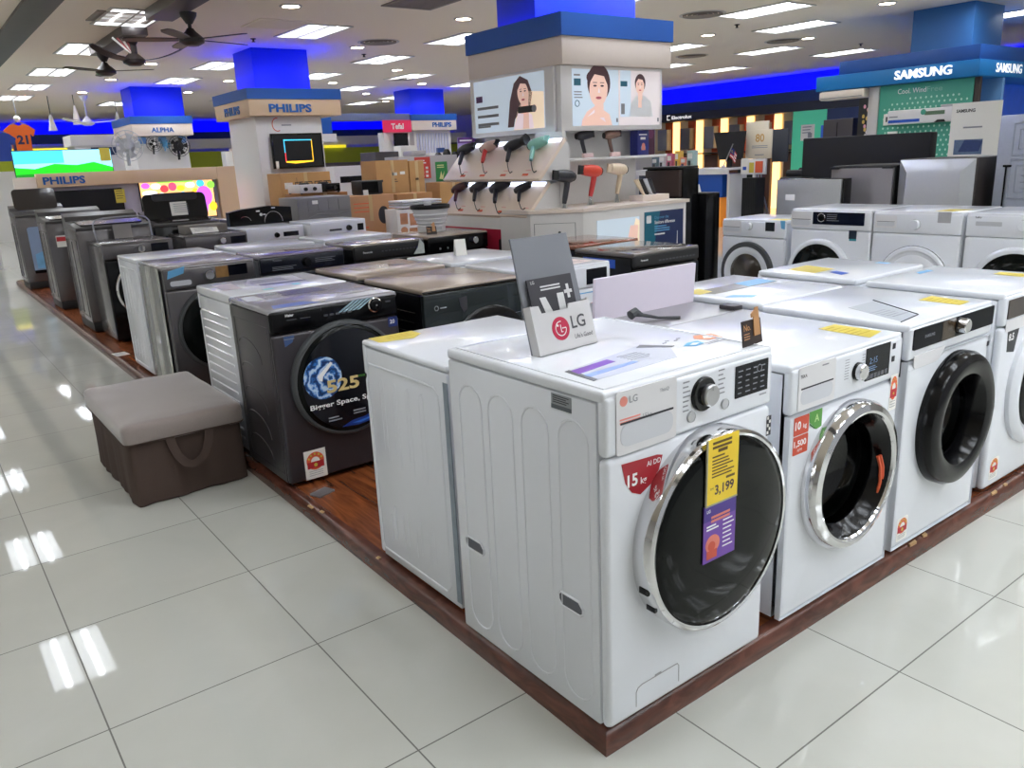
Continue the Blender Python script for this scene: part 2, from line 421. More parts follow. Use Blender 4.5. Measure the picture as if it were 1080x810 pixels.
for x, y, lb in ((2.36, 12.05, 'round downlight behind the three ceiling fans'), (2.26, 14.28, 'round downlight left of the blue column of the fan display'), (2.23, 16.63, 'small far round downlight above the white television wall'),
                 (4.12, 16.37, 'small round downlight between the two blue columns, far one'), (4.2, 14.13, 'round downlight touching the left edge of the front blue column'), (2.5, 7.13, 'large round downlight at top edge, left of centre'),
                 (4.47, 9.56, 'round downlight right of the front blue column'), (6.39, 11.85, 'round downlight between the long lights, mid ceiling'), (6.22, 14.08, 'small round downlight over the carton area'),
                 (8.04, 16.2, 'tiny round downlight left of the rear blue column'), (8.15, 13.92, 'round downlight just above the rear blue column'), (9.63, 18.17, 'tiny farthest round downlight left of the rear blue column'),
                 (4.58, 7.09, 'round downlight left of the white pillar'), (8.67, 6.89, 'round downlight right of the white pillar'), (10.57, 6.52, 'oblong looking round downlight towards the teal booth'), (8.76, 4.29, 'round downlight at the top, beside the big blue column on the right')):
    downlight(x, y, lb)
# air diffusers
VENT = M('vent_metal', (138, 128, 120), 0.5, var=.06)
for x, y, lb in ((7.17, 5.74, 'round grey ceiling air diffuser nearest the white pillar'), (10.42, 6.86, 'round grey ceiling air diffuser between two long lights on the right'), (10.45, 8.7, 'round grey ceiling air diffuser just right of the white pillar band'), (4.51, 9.02, 'round grey ceiling air diffuser right of the front downlight'), (7.23, 13.17, 'faint far ceiling air diffuser near the rear column')):
    t = thing('air_diffuser', lb, 'vent', (x, y, CEIL), 0, 'round ceiling air diffusers')
    m = MB(); 
    for r in (.24, .18, .12, .06): m.lathe([(r, -.001), (r, -.016+.02*(.24-r)), (r-.045, -.004-.02*(.24-r)), (r-.045, -.001)], seg=28)
    m.build('cone_rings', VENT, t); m = MB(); m.lathe([(.25, -.001), (.28, -.001), (.28, -.006), (.25, -.008)], seg=28); m.build('flange', FRAMEM, t)
for x, y, lb, c in ((3.62, 6.45, 'dark square ceiling air grille at the top edge', 0), (1.18, 8.34, 'square louvred air grille beside the near ceiling fan', 0), (2.76, 8.18, 'faint flat ceiling hatch left of the long light', 1)):
    t = thing('air_grille', lb, 'vent', (x, y, CEIL), 0)
    m = MB(); m.box(-.3, -.3, -.012, .3, -.26, -.001); m.box(-.3, .26, -.012, .3, .3, -.001); m.box(-.3, -.26, -.012, -.26, .26, -.001); m.box(.26, -.26, -.012, .3, .26, -.001); m.build('frame', VENT if not c else CEILM, t)
    m = MB()
    for i in range(11): m.box(-.26, -.25+i*.05, -.010, .26, -.225+i*.05, -.002)
    m.build('louvres', VENT if not c else CEILM, t)
# small ceiling sprinklers / sensors
for i, (px, py, lb) in enumerate(((1.30, 7.9, 'small dark sprinkler left of the near ceiling fan'), (2.9, 9.3, 'small sprinkler above the front blue column'), (8.3, 6.1, 'small dark sprinkler right of the white pillar'), (12.2, 6.6, 'small dark sprinkler between the long lights at right'), (4.9, 10.2, 'tiny sprinkler below the middle light'))):
    m = MB(frame((px, py, CEIL), (1, 0, 0), (0, -1, 0))); m.lathe([(.035, 0), (.035, .006), (.012, .012), (.010, .03), (.022, .034), (.022, .04), (0, .042)], seg=14)
    tag(m.build('sprinkler', MATTE_BLACK), lb, 'sprinkler', 'ceiling sprinklers')
# ------------------------------------------------------------------ washing machines
GRIP = M('grip_white', (206, 208, 214), .35, var=.01)
BOWL = glass_mat('porthole_glass', (120, 126, 122))
def stadium(u0, v0, u1, v1, n, top=True, bot=True, K=8):
    r = (u1-u0)/2; c = (u0+u1)/2; p = []
    p += [(u0, v0+r, n), (u0, v1-r, n)]
    if top: p += [(c-r*math.cos(PI*i/K), v1-r+r*math.sin(PI*i/K), n) for i in range(1, K)]
    p += [(u1, v1-r, n), (u1, v0+r, n)]
    if bot: p += [(c+r*math.cos(PI*i/K), v0+r-r*math.sin(PI*i/K), n) for i in range(1, K)]
    return p
def side_pattern(m, FL, d, h, style):
    F0 = m.F; m.F = FL
    if style == 'vert':       # tall rounded embossed panels
        for c in (.045, .175, .31, .445):
            u = c*d/.6; m.tube(stadium(u, .055, u+.10*d/.6, h-.085, -.0015), .004, 6, flat=.9, closed=True)
    elif style == 'ripple':   # recessed field with short vertical flutes
        m.tube([(.045, .05, -.001), (d-.075, .05, -.001), (d-.05, .08, -.001), (d-.05, h-.10, -.001), (d-.075, h-.075, -.001), (.045, h-.075, -.001), (.03, h-.10, -.001), (.03, .08, -.001)], .005, 6, flat=.8, closed=True)
        for i in range(4):
            u = .11+i*.082
            m.tube([(u, h-.36, -.002), (u, h-.14, -.002), (u+.004, h-.122, -.002), (u+.018, h-.112, -.002), (u+.024, h-.128, -.002), (u+.024, h-.40, -.002)], .0035, 6, flat=.9)
            m.tube([(u, .10, -.002), (u, .20+.02*(i % 2), -.002)], .0035, 6); m.tube([(u+.03, .12, -.002), (u+.03, .24, -.002)], .0035, 6)
    elif style == 'ridge':    # horizontal ridges
        n = 14
        for i in range(n):
            v = .08+i*(h-.2)/(n-1); m.tube([(.06, v, -.001), (.10, v, .001), (d-.12, v, .001), (d-.08, v, -.001)], .007, 6, flat=.8)
    elif style == 'arc':      # scalloped arcs
        for i in range(5):
            v = h-.19-i*.115
            m.tube([(d*.16+.52*d*(1-math.cos(PI*k/12))/2, v-.07*(k/12.0)+.055*math.sin(PI*k/12), -.001) for k in range(13)], .004, 6, flat=.9)
        m.tube([(.05, .06, -.001), (d-.05, .06, -.001), (d-.05, h-.08, -.001), (.05, h-.08, -.001)], .003, 6, closed=True)
    m.F = F0
def washer_door(root, FF, u, v, R, style, body, drum=True):
    m = MB(FF)
    if style == 'lens':       # full dark lens in a chrome band
        m.lathe([(R-.03, -.002), (R, -.002), (R, .040), (R-.004, .052), (R-.012, .057), (R-.018, .055), (R-.020, .048)], u, v, 72); o = m.build('door', CHROME, root, label='round door with dark lens and chrome band')
        m = MB(FF)
        for a in (198, 211):
            m = MB(FF); t = math.radians(a); m.box(u+R*math.cos(t)-.004, v+R*math.sin(t)-.008, .012, u+R*math.cos(t)+.004, v+R*math.sin(t)+.008, .040, .001)
            m.build('door_clip', BLACK, o)
        m = MB(FF); m.lathe([(R-.019, .049), (R-.03, .056), (R*.86, .058), (R*.84, .060), (R*.5, .062), (0, .0625)], u, v, 72); m.build('door_glass', DGLASS, o)
    elif style in ('bowl', 'ring'):
        if style == 'bowl':
            m.lathe([(R-.03, -.002), (R, -.002), (R, .028), (R-.010, .044), (R-.028, .050), (R-.036, .047), (R-.040, .040)], u, v, 72); o = m.build('door', CHROME, root, label='round door with a chrome rim')
            col = BLACK; ri = R-.040; k = R*.70
        else:
            m.lathe([(R-.05, -.002), (R, -.002), (R, .030), (R-.010, .048), (R-.03, .058), (R-.055, .058), (R-.075, .050), (R*.60, .012), (R*.585, -.03)], u, v, 72); o = m.build('door', BLACK, root, label='round door with a thick black ring')
            ri = R*.60; k = R*.585
        if style == 'bowl':
            m = MB(FF); m.lathe([(ri+.002, .042), (ri-.006, .034), (k+.012, .010), (k, -.005), (k-.002, -.04)], u, v, 64); m.build('door_collar', BLACK, o)
        m = MB(FF); m.lathe([(k-.001, -.012), (k*.94, -.045), (k*.85, -.075), (k*.6, -.10), (0, -.11)], u, v, 56); m.build('door_glass', BOWL, o)
        m = MB(FF); rd = .205; m.lathe([(k+.012, -.062), (rd, -.10), (rd, -.40), (0, -.42)], u, v, 56)
        for j in range(3):
            t = 2*PI*j/3+.5; cx, cy = u+rd*.9*math.cos(t), v+rd*.9*math.sin(t)
            m.sphere((cx, cy, -.24), .03, 0, (1, 1, 4), 10, 8)
        m.build('drum', DRUM, root)
        if style == 'bowl':
            m = MB(FF); 
            for s_ in (0, .014): m.tube([(u+R*.62+s_, v+.02, .022), (u+R*.68+s_, v-.02, .026), (u+R*.70+s_, v-.07, .026), (u+R*.655+s_, v-.11, .024)], .005, 6)
            m.build('tie_ribbon', ORANGE, o, label='orange ribbon hanging inside the door')
    elif style == 'white':
        m.lathe([(R-.03, -.002), (R, -.002), (R, .016), (R-.012, .030), (R-.03, .036), (R*.82, .034), (R*.76, .022), (R*.72, .018)], u, v, 64); o = m.build('door', body, root)
        m = MB(FF); m.lathe([(R*.73, .020), (R*.70, .028), (R*.4, .046), (0, .052)], u, v, 56); m.build('door_glass', DGLASS, o)
        m = MB(FF); m.box(u+R*.80, v-.05, .030, u+R*.95, v+.05, .040, .004); m.build('door_handle', SHADE_W, o)
    elif style == 'slim':
        m.lathe([(R-.03, -.002), (R, -.002), (R, .016), (R-.010, .028), (R-.022, .032), (R*.86, .030), (R*.85, .022)], u, v, 64); o = m.build('door', body, root)
        m = MB(FF); m.lathe([(R*.86, .022), (R*.82, .030), (R*.5, .046), (0, .052)], u, v, 56); m.build('door_glass', DGLASS, o)
        m = MB(FF); m.box(u+R*.88, v-.05, .026, u+R*.97, v+.05, .036, .004); m.build('door_handle', SHADE_W, o)
    elif style == 'grey_ring':
        m.lathe([(R-.012, -.002), (R, -.002), (R, .02), (R-.006, .03), (R-.035, .032), (R-.04, .026)], u, v, 64); o = m.build('door', RUBBER, root, label='porthole door with a grey outer ring')
        m = MB(FF); m.lathe([(R-.038, .02), (R-.042, .034), (R*.66, .030), (R*.60, .02)], u, v, 64); m.build('door_ring', body, o)
        m = MB(FF); m.lathe([(R*.62, .022), (R*.5, .040), (0, .05)], u, v, 56); m.build('door_glass', M('smoky_glass', (58, 52, 46), .1, var=.2, vscale=9, coat=.5), o)
    elif style == 'solid':
        m.lathe([(R-.02, -.002), (R, -.002), (R, .012), (R-.014, .024), (R-.03, .026), (R*.82, .014), (R*.74, .012), (R*.70, .018), (R*.5, .022), (0, .024)], u, v, 64); o = m.build('door', body, root, label='plain white round door')
        m = MB(FF); m.tube([(u+(R-.004)*math.cos(t), v+(R-.004)*math.sin(t), .012) for t in [math.radians(a) for a in range(20, 165, 8)]], .004, 6); m.build('door_gap_arc', RUBBER, o)  # dark line along the upper door edge
    else:                      # 'dark': thin trim around a dark lens
        m.lathe([(R-.02, -.002), (R, -.002), (R, .022), (R-.008, .034), (R-.016, .036), (R-.018, .03)], u, v, 64); o = m.build('door', RUBBER if style == 'dark' else CHROME, root)
        m = MB(FF); m.lathe([(R-.017, .03), (R-.03, .038), (R*.6, .042), (0, .044)], u, v, 64); m.build('door_glass', DGLASS, o)
    return o
class Washer: pass
def washer(label, x0, y0, w, d, h, face='F', body=WHITE, side='plain', cp=.13, panel=None, panel_split=True, door=None, base=BASE, lid=None, group=None, lid_t=.028, lid_in=0.0, front=None, fb=.018, gap=.02, simple=False):
    W = Washer()
    rz = {'F': 0, 'B': PI, 'L': -PI/2}[face]
    fx, fy = (w, d) if face != 'L' else (d, w)
    r = W.root = thing('washing_machine', label, 'washing machine', (x0+fx/2, y0+fy/2, base), rz, group)
    W.w, W.d, W.h = w, d, h
    W.FF = frame((-w/2, -d/2, 0), (1, 0, 0), (0, 0, 1)); W.FT = frame((-w/2, -d/2, h), (1, 0, 0), (0, 1, 0))
    W.FL = frame((-w/2, d/2, 0), (0, -1, 0), (0, 0, 1)); W.FR = frame((w/2, -d/2, 0), (0, 1, 0), (0, 0, 1)); W.FB = frame((w/2, d/2, 0), (-1, 0, 0), (0, 0, 1))
    lid = lid or body; panel = panel or body; front = front or body
    holed = door and door[3] in ('bowl', 'ring')
    m = MB(); m.box(-w/2, -d/2+.03, gap, w/2, d/2, h-lid_t, 0 if holed else .006, skip='front' if holed else None)
    side_pattern(m, W.FL, d, h, side)
    if side != 'plain' and not simple: side_pattern(m, W.FR, d, h, side)
    if not simple:           # service panel on the back
        m.F = W.FB; m.tube([(.06, .12, 0), (w-.06, .12, 0), (w-.06, h-.14, 0), (.06, h-.14, 0)], .005, 6, closed=True)
        m.tube([(w/2+.16*math.cos(t), .40+.16*math.sin(t), 0) for t in [2*PI*i/24 for i in range(24)]], .004, 6, closed=True); m.F = ID
    W.cabinet = m.build('cabinet', body, r)
    m = MB(); m.box(-w/2-.001+lid_in, -d/2+.006, h-lid_t+.0015, w/2+.001-lid_in, d/2+.002, h, .009, seg=3); W.lid = m.build('top_lid', lid, r)
    m = MB(W.FF); v1 = h-cp-(.0025 if panel_split else 0)
    if holed: m.holed_panel(0, gap, w, v1, -.0, fb, door[0], door[1], door[2]-.03)
    else:
        m.box(.0, gap, -.031, w, v1, 0, fb, seg=4)
    W.front = m.build('front_panel', front, r)
    m = MB(W.FF); m.box(0, h-cp, -.031, w, h-lid_t*.4, 0, min(fb, .012), seg=3); W.panel = m.build('control_panel', panel, r)
    for sx in (-1, 1):
        for sy in (-1, 1):
            m = MB(frame((sx*(w/2-.06), sy*(d/2-.07), 0), (1, 0, 0), (0, 1, 0))); m.lathe([(0, 0.0005), (.022, .0005), (.024, .008), (.012, .012), (.012, gap+.002)], seg=14); m.build('foot', MATTE_BLACK, r)
    if door: W.door = washer_door(r, W.FF, *door[:4], body)
    return W
def sub(W, parent, name, F, mats, fn, label=None):
    m = MB(F); fn(m); return m.build(name, mats, parent if parent is not None else W.root, label)
def dial(W, u, v, R, base_m, cap_m, h=.02, bR=None, offs=(0, 0)):
    m = MB(W.FF)
    if bR: m.lathe([(0, .0), (bR, .0), (bR, .006), (bR-.003, .009), (0, .009)], u, v, 36)
    else: m.lathe([(0, 0), (R+.004, 0), (R+.004, .004), (0, .004)], u, v, 36)
    k = m.build('dial', base_m, W.panel)
    m = MB(W.FF); a, b = u+offs[0], v+offs[1]
    m.lathe([(R, .004), (R, .008+h), (R-.003, .011+h), (R*.5, .0105+h), (0, .0105+h)], a, b, 36)
    m.box(a-.0012, b+R*.5, .0105+h, a+.0012, b+R*.9, .012+h); m.build('dial_cap', cap_m, k)
def drawer(W, u0, v0, u1, v1, mat, grip=True):
    m = MB(W.FF); m.rrect(u0, v0, u1, v1, .008, -.001, .0025)
    o = m.build('detergent_drawer', mat, W.panel)
    if grip:
        m = MB(W.FF); hh = v1-v0; m.rrect(u0+.012, v0+hh*.12, u1-.012, v0+hh*.48, hh*.15, .0022, .0032); g = m.build('drawer_grip', GRIP, o)
        m = MB(W.FF); m.plate(u0+.012, v0+hh*.485, u1-.012, v0+hh*.515, .0022, .004); m.build('drawer_slot', INK, o)
    return o
def sticker(W, F, name, mats, fn, label=None, parent=None): return sub(W, parent, name, F, mats, fn, label)
def energy(m, u, v, w, h):
    """star-rating label: arch of stars over a red band and a white table"""
    m.rrect(u, v, u+w, v+h, w*.12, .0006, .0012, 0)
    m.ell(u+w/2, v+h*.62, w*.44, h*.33, .0012, .0015, 1); m.ell(u+w/2, v+h*.60, w*.22, h*.17, .0015, .0018, 0)
    m.plate(u+w*.08, v+h*.36, u+w*.92, v+h*.60, .0012, .0019, 2)
    for i in range(5):
        t = PI*(i+.5)/5; m.ell(u+w/2-w*.33*math.cos(t), v+h*.66+h*.22*math.sin(t), w*.06, w*.06, .0015, .0021, 3, 5, PI/2)
    m.ell(u+w/2, v+h*.47, w*.10, w*.10, .0019, .0024, 3, 5, PI/2)
    for i in range(3): m.plate(u+w*.14, v+h*(.09+.075*i), u+w*.84, v+h*(.105+.075*i), .0012, .0016, 4)
EN_M = [PAPER, ORANGE, RED, YELLOW, GINK]

# ---- 1: big white corner machine ------------------------------------------------
A = washer('largest white front loader at the platform corner, dark lens door, red 15kg badge', 0.0, -.011, .59, .616, .867, side='vert', cp=.152, door=(.340, .455, .260, 'lens'), fb=.024, lid_t=.030)
# side hand holes, rating plate
for u0 in (.038, .445):
    W = A
    m = MB(W.FL); m.prism([(u0, .305), (u0+.012, .292), (u0+.078, .292), (u0+.086, .30), (u0+.086, .313), (u0+.074, .326), (u0+.008, .326), (u0, .319)], -.002, .0016, 0); o = m.build('hand_hole', M('painted_inner_shade', (96, 98, 104), .7), W.root)  # flat grey plate, its colour carries the shade inside the pocket
    m = MB(W.FL); m.tube([(u0, .305, .001), (u0+.012, .292, .001), (u0+.078, .292, .001), (u0+.088, .30, .001), (u0+.088, .313, .001), (u0+.074, .328, .001), (u0+.008, .328, .001), (u0-.001, .319, .001)], .0035, 6, closed=True); m.build('hand_hole_rim', WHITE, o)
def f(m):
    m.plate(.438, .798, .508, .834, .0004, .001, 0); m.plate(.438, .798, .508, .808, .001, .0014, 1)
    m.lines(.444, .50, .828, 4, .0022, .005, .001, 2)
sticker(A, A.FL, 'rating_plate', [M('silver_foil', (150, 154, 158), .35, .5), M('foil_dark', (92, 98, 104), .4, .4), INK], f, 'silver rating plate on the side')
drawer(A, .030, .716, .222, .862, WHITE2)
def f(m):
    m.ell(.052, .839, .0115, .0115, .0028, .0034, 0); m.text('LG', .069, .832, .016, .0032, 1, bold=.01)
    m.text('ThinQ', .165, .836, .008, .0032, 1); m.lines(.040, .105, .796, 2, .004, .007, .0028, 2); m.text('15kg', .112, .787, .011, .0032, 1)
sub(A, A.panel, 'brand_lettering', A.FF, [PINK_INK, GINK, PINK_INK], f)
dial(A, .316, .800, .027, BLACK, STEEL, .012, .042, (.010, -.003))
def f(m):
    m.lines(.246, .272, .838, 7, .0035, .0115, .0004, 0); m.lines(.372, .398, .843, 6, .0035, .0115, .0004, 0)
    m.lines(.535, .565, .748, 1, .004, .01, .0004, 0)
sub(A, A.panel, 'program_lettering', A.FF, GINK, f)
for u, v in ((.275, .752), (.398, .757)):
    sub(A, A.panel, 'push_button', A.FF, SHADE_W, lambda m: (m.lathe([(.014, 0), (.014, .003), (.0125, .0045), (.012, .003), (0, .0035)], u, v, 24)))
def f(m):
    m.rrect(.436, .760, .566, .842, .002, .0004, .002, 0)
    for i in range(5):
        for j in range(4): m.plate(.446+j*.030, .770+i*.014, .446+j*.030+.012+.008*random.random(), .773+i*.014, .002, .0022, 1)
    m.ell(.53, .822, .010, .010, .002, .0022, 1, 20); m.ell(.53, .822, .008, .008, .0021, .0023, 0, 20)
sub(A, A.panel, 'display', A.FF, [DISPLAY, GINK], f)
def f(m):
    m.prism([(.046, .694), (.16, .688), (.178, .683), (.166, .650), (.140, .622), (.105, .606), (.078, .618), (.058, .645)], .0005, .0012, 0)
    m.text('15', .064, .634, .030, .0014, 1, bold=.03); m.text('kg', .106, .632, .016, .0014, 1, bold=.02); m.text('AI DD', .126, .668, .012, .0014, 1, bold=.01)
sticker(A, A.FF, 'capacity_badge', [M('crimson_badge', (168, 26, 42), .35, var=.02), WINK], f, 'red shield badge reading 15kg')
def f(m):
    m.plate(.571, .630, .590, .684, .0005, .001, 0)
    for i in range(5):
        for j in range(2):
            if (i+j) % 2 == 0: m.plate(.573+j*.008, .634+i*.010, .580+j*.008, .642+i*.010, .001, .0013, 1)
sticker(A, A.FF, 'spec_sticker', [INK, PAPER], f)
def f(m):
    m.tube([(.092, .045, 0), (.092, .086, 0), (.098, .096, 0), (.112, .100, 0), (.240, .100, 0), (.246, .092, 0), (.246, .045, 0)], .0012, 6)
    m.plate(.157, .099, .18, .106, .0004, .001, 0)
sub(A, A.front, 'filter_flap', A.FF, M('panel_gap', (150, 150, 152), .6), f)
sticker(A, A.FF, 'small_tag', PAPER, lambda m: m.plate(.378, .146, .416, .152, .0005, .001))
def f(m):
    F0 = m.F; m.F = F0 @ Matrix.Translation((.258, .550, .0635)) @ Matrix.Rotation(math.radians(-.5), 4, 'Z')
    m.plate(0, 0, .112, .162, 0, .003, 0); m.plate(0, -.004, .112, 0, 0, .004, 3); m.plate(-.004, -.004, 0, .162, 0, .004, 3)
    m.lines(.016, .085, .148, 2, .006, .011, .003, 1, False); m.lines(.036, .07, .126, 1, .008, .011, .003, 1, False)
    m.lines(.016, .07, .115, 1, .004, .01, .003, 1); m.lines(.016, .10, .106, 6, .0035, .008, .003, 1)
    m.text('RM', .012, .036, .006, .0032, 2); m.text('3,199', .028, .022, .024, .0032, 2, bold=.03)
    m.plate(.068, .053, .10, .059, .003, .0034, 1); m.F = F0
sticker(A, A.FF, 'price_card', [M('vivid_yellow_card', (240, 206, 40), .4, var=.02), M('brown_ink', (96, 74, 30), .6, var=0), M('purple_ink', (70, 50, 60), .6, var=0), M('clear_sleeve', (170, 166, 140), .2, var=0)], f, 'yellow price card reading 3,199', A.door)
PURP = M('purple_card', (112, 66, 168), .4, var=.05, vscale=18)
def f(m):
    F0 = m.F; m.F = F0 @ Matrix.Translation((.250, .400, .0635))
    m.plate(0, 0, .118, .148, 0, .0025, 0); m.plate(0, .108, .118, .148, .0025, .003, 1); m.lines(.026, .095, .112, 2, .006, .010, .003, 2, False)
    m.text('LG', .010, .130, .008, .0032, 3, bold=.02); m.ell(.034, .045, .026, .024, .0025, .003, 2); m.ell(.030, .040, .013, .013, .003, .0034, 4); m.plate(.012, .008, .05, .030, .003, .0034, 4)
    m.lines(.010, .056, .092, 2, .004, .008, .003, 3)
    m.lines(.070, .112, .094, 7, .0035, .0115, .003, 3); m.F = F0
sticker(A, A.FF, 'promo_card', [PURP, M('violet_card', (70, 44, 138), .4, var=.02), M('salmon_print', (224, 128, 110), .5, var=.1), WINK, M('house_print', (206, 84, 60), .5, var=.1)], f, 'purple promotion card on the door', A.door)
def f(m):   # promo film on the lid
    m.prism([(.055, .090), (.34, .100), (.40, .175), (.36, .255), (.07, .195)], .0004, .0009, 0)
    m.prism([(.066, .155), (.205, .178), (.205, .208), (.070, .190)], .0009, .0013, 1); m.prism([(.068, .118), (.24, .135), (.24, .150), (.067, .142)], .0009, .0013, 2)
    m.prism([(.340, .240), (.372, .258), (.425, .185), (.41, .18)], .0004, .0012, 4)
    m.prism([(.05, .088), (.066, .092), (.074, .200), (.058, .196)], .0004, .0012, 4)
    m.lines(.24, .33, .205, 5, .004, .012, .0009, 3)
sticker(A, A.FT, 'lid_promo_sticker', [M('pale_film', (202, 206, 216), .25, var=.02), M('violet_print', (120, 60, 180), .4, var=.1), M('sky_print', (142, 170, 226), .4, var=.1), GINK, M('film_edge', (90, 92, 96), .4)], f)
def f(m):
    m.prism([(.437, .165), (.47, .182), (.51, .18), (.50, .150), (.46, .142)], .0004, .001, 0); m.prism([(.455, .160), (.48, .170), (.495, .160), (.47, .152)], .001, .0013, 3)
    m.prism([(.52, .20), (.545, .225), (.60, .21), (.588, .16), (.54, .165)], .0004, .001, 1); m.prism([(.54, .185), (.56, .205), (.585, .19), (.56, .175)], .001, .0013, 3)
    for i in range(4): m.plate(.425+i*.022, .222+(i % 2)*.012, .437+i*.022, .227+(i % 2)*.012, .0004, .001, 2)
    m.lines(.50, .58, .145, 2, .003, .01, .0004, 2)
sticker(A, A.FT, 'lid_feature_print', [M('aqua_print', (60, 160, 206), .4), M('warm_print', (224, 142, 96), .4, var=.1), GINK, PAPER], f)
def f(m):   # raised soft rim of the lid
    m.tube([(.02, .025, 0), (.57, .025, 0), (.57, .595, 0), (.02, .595, 0)], .005, 8, flat=.7, closed=True)
sub(A, A.lid, 'lid_bead', A.FT, WHITE, f)

# ---- 2: white machine with chrome door -----------------------------------------
B = washer('white front loader with chrome rimmed door and red 10kg sticker, right of the corner washer', .703, .006, .58, .60, .787, cp=.142, door=(.298, .402, .230, 'bowl'))
dial(B, .322, .713, .024, BLACK, CHROME, .014, .027)
drawer(B, .028, .655, .205, .778, WHITE2)
def f(m):
    m.rrect(.365, .672, .500, .772, .002, .0004, .002, 0); m.text('2:15', .385, .722, .018, .0022, 1)
    for i in range(6): m.plate(.372+i*.0205, .676, .388+i*.0205, .690, .002, .0028, 2)
    m.lines(.382, .43, .712, 3, .002, .006, .002, 1)
sub(B, B.panel, 'display', B.FF, [DISPLAY, M('lcd_glow', (120, 150, 190), .4, var=0), M('key_grey', (88, 90, 96), .4)], f)
def f(m):
    m.text('TEKA', .034, .748, .009, .003, 0, bold=.02); m.lines(.135, .175, .765, 1, .004, .01, .003, 1); m.plate(.515, .745, .530, .762, .0004, .002, 0); m.plate(.515, .705, .530, .722, .0004, .002, 0)
    for i in range(8): m.plate(.255, .700+i*.008, .277, .702+i*.008, .0004, .0008, 1); m.plate(.360-.014, .700+i*.008, .360, .702+i*.008, .0004, .0008, 1)
sub(B, B.panel, 'panel_lettering', B.FF, [INK, GINK], f)
def f(m):
    m.rrect(.018, .585, .088, .638, .003, .0005, .0011, 0); m.rrect(.018, .528, .088, .582, .003, .0005, .0011, 0)
    m.text('10', .024, .602, .024, .0013, 1, bold=.03); m.text('kg', .062, .602, .013, .0013, 1, bold=.01); m.text('1,500', .022, .552, .018, .0013, 1, bold=.03, width=.058); m.text('RPM', .040, .536, .008, .0013, 1)
sticker(B, B.FF, 'capacity_sticker', [M('orange_red_label', (206, 74, 44), .4, var=.05), WINK], f, 'orange red label reading 10kg 1,500')
def f(m):
    m.prism([(.090, .640), (.152, .640), (.152, .586), (.128, .582), (.092, .610)], .0005, .0011, 0); m.prism([(.092, .608), (.128, .582), (.116, .586), (.094, .60)], .0011, .0014, 2); m.text('A', .116, .606, .022, .0013, 1, bold=.02)
sticker(B, B.FF, 'grade_sticker', [GREEN, M('pale_green', (190, 226, 150), .5, var=0), M('deep_green', (48, 112, 44), .5)], f)
sticker(B, B.FF, 'energy_label', EN_M, lambda m: energy(m, .520, .545, .044, .115))
sticker(B, B.FT, 'yellow_label', [YELLOW, M('ochre_ink', (190, 166, 60), .6)], lambda m: (m.prism([(.445, .035), (.545, .055), (.548, .215), (.455, .215), (.450, .165)], .0004, .0009, 0), m.lines(.46, .53, .19, 6, .005, .022, .0009, 1)))

# ---- 3: white machine with thick black ring door --------------------------------
D = washer('white front loader with thick black ring door and black control strip, third along the front', 1.333, .010, .58, .55, .798, cp=.118, door=(.328, .426, .236, 'ring'), fb=.022)
def f(m): m.rrect(.016, .715, .574, .782, .006, .0005, .004, 0); m.plate(.20, .716, .29, .781, .004, .0042, 1); m.text('SAMSUNG', .085, .746, .010, .0042, 2, bold=.01)
sub(D, D.panel, 'control_strip', D.FF, [M('strip_black', (12, 15, 22), .2, var=0, spec=.08), M('amber_patch', (60, 46, 30), .15, var=.5, vscale=30), GINK], f)  # amber brown patch partway along the black strip
dial(D, .315, .752, .024, BLACK, CHROME, .024, .028)
def f(m): m.prism([(.030, .695), (.236, .695), (.205, .660), (.185, .652), (.040, .652), (.030, .660)], .0005, .003, 0)
sub(D, D.front, 'detergent_drawer', D.FF, WHITE2, f)
def f(m):
    m.tube([(.006, .650, 0), (.185, .650, 0), (.238, .676, 0), (.574, .676, 0)], .0011, 6); m.plate(.555, .636, .572, .654, .0004, .001, 1)
sub(D, D.front, 'panel_seam', D.FF, [SHADE_W, INK], f)
sticker(D, D.FF, 'energy_label', EN_M, lambda m: energy(m, .026, .045, .070, .085))
sticker(D, D.FT, 'yellow_label', [YELLOW, M('ochre_ink', (190, 166, 60), .6)], lambda m: (m.prism([(.420, .045), (.505, .052), (.535, .200), (.430, .195)], .0004, .0009, 0), m.lines(.44, .50, .17, 5, .005, .022, .0009, 1)))
def f(m): m.prism([(.04, .055), (.17, .075), (.31, .30), (.15, .30)], .0004, .001, 0); m.lines(.10, .20, .19, 5, .006, .02, .001, 1); m.tube([(.03, .05, .001), (.18, .07, .001), (.33, .31, .001)], .002, 6, mi=2)
sticker(D, D.FT, 'clear_sheet', [M('clear_leaflet', (206, 210, 214), .12, var=.03), GINK, INK], f)

# ---- 4: white machine, right edge ------------------------------------------------
E_ = washer('white front loader at the right picture edge with a black 8.5 sticker', 2.060, .029, .58, .545, .797, cp=.125, door=(.350, .400, .255, 'white'))
def f(m): m.rrect(.022, .700, .57, .772, .004, .0005, .004)
sub(E_, E_.panel, 'control_strip', E_.FF, M('bronze_strip', (86, 80, 76), .3, .2, var=.05, spec=.2), f)
dial(E_, .33, .738, .022, BLACK, CHROME, .02)
def f(m): m.prism([(.045, .666), (.150, .666), (.120, .560), (.055, .570)], .0005, .0011, 0); m.text('8.5', .060, .612, .028, .0013, 1, bold=.03)
sticker(E_, E_.FF, 'capacity_sticker', [M('black_label', (38, 40, 44), .4), WINK], f, 'black wedge sticker reading 8.5')
sticker(E_, E_.FF, 'energy_label', EN_M, lambda m: energy(m, .036, .052, .075, .09))
sub(E_, E_.panel, 'detergent_drawer', E_.FF, WHITE2, lambda m: m.rrect(.02, .650, .19, .692, .01, .0005, .002))
sticker(E_, E_.FT, 'yellow_label', YELLOW, lambda m: m.prism([(.44, .12), (.53, .12), (.53, .24), (.46, .24)], .0004, .0009))
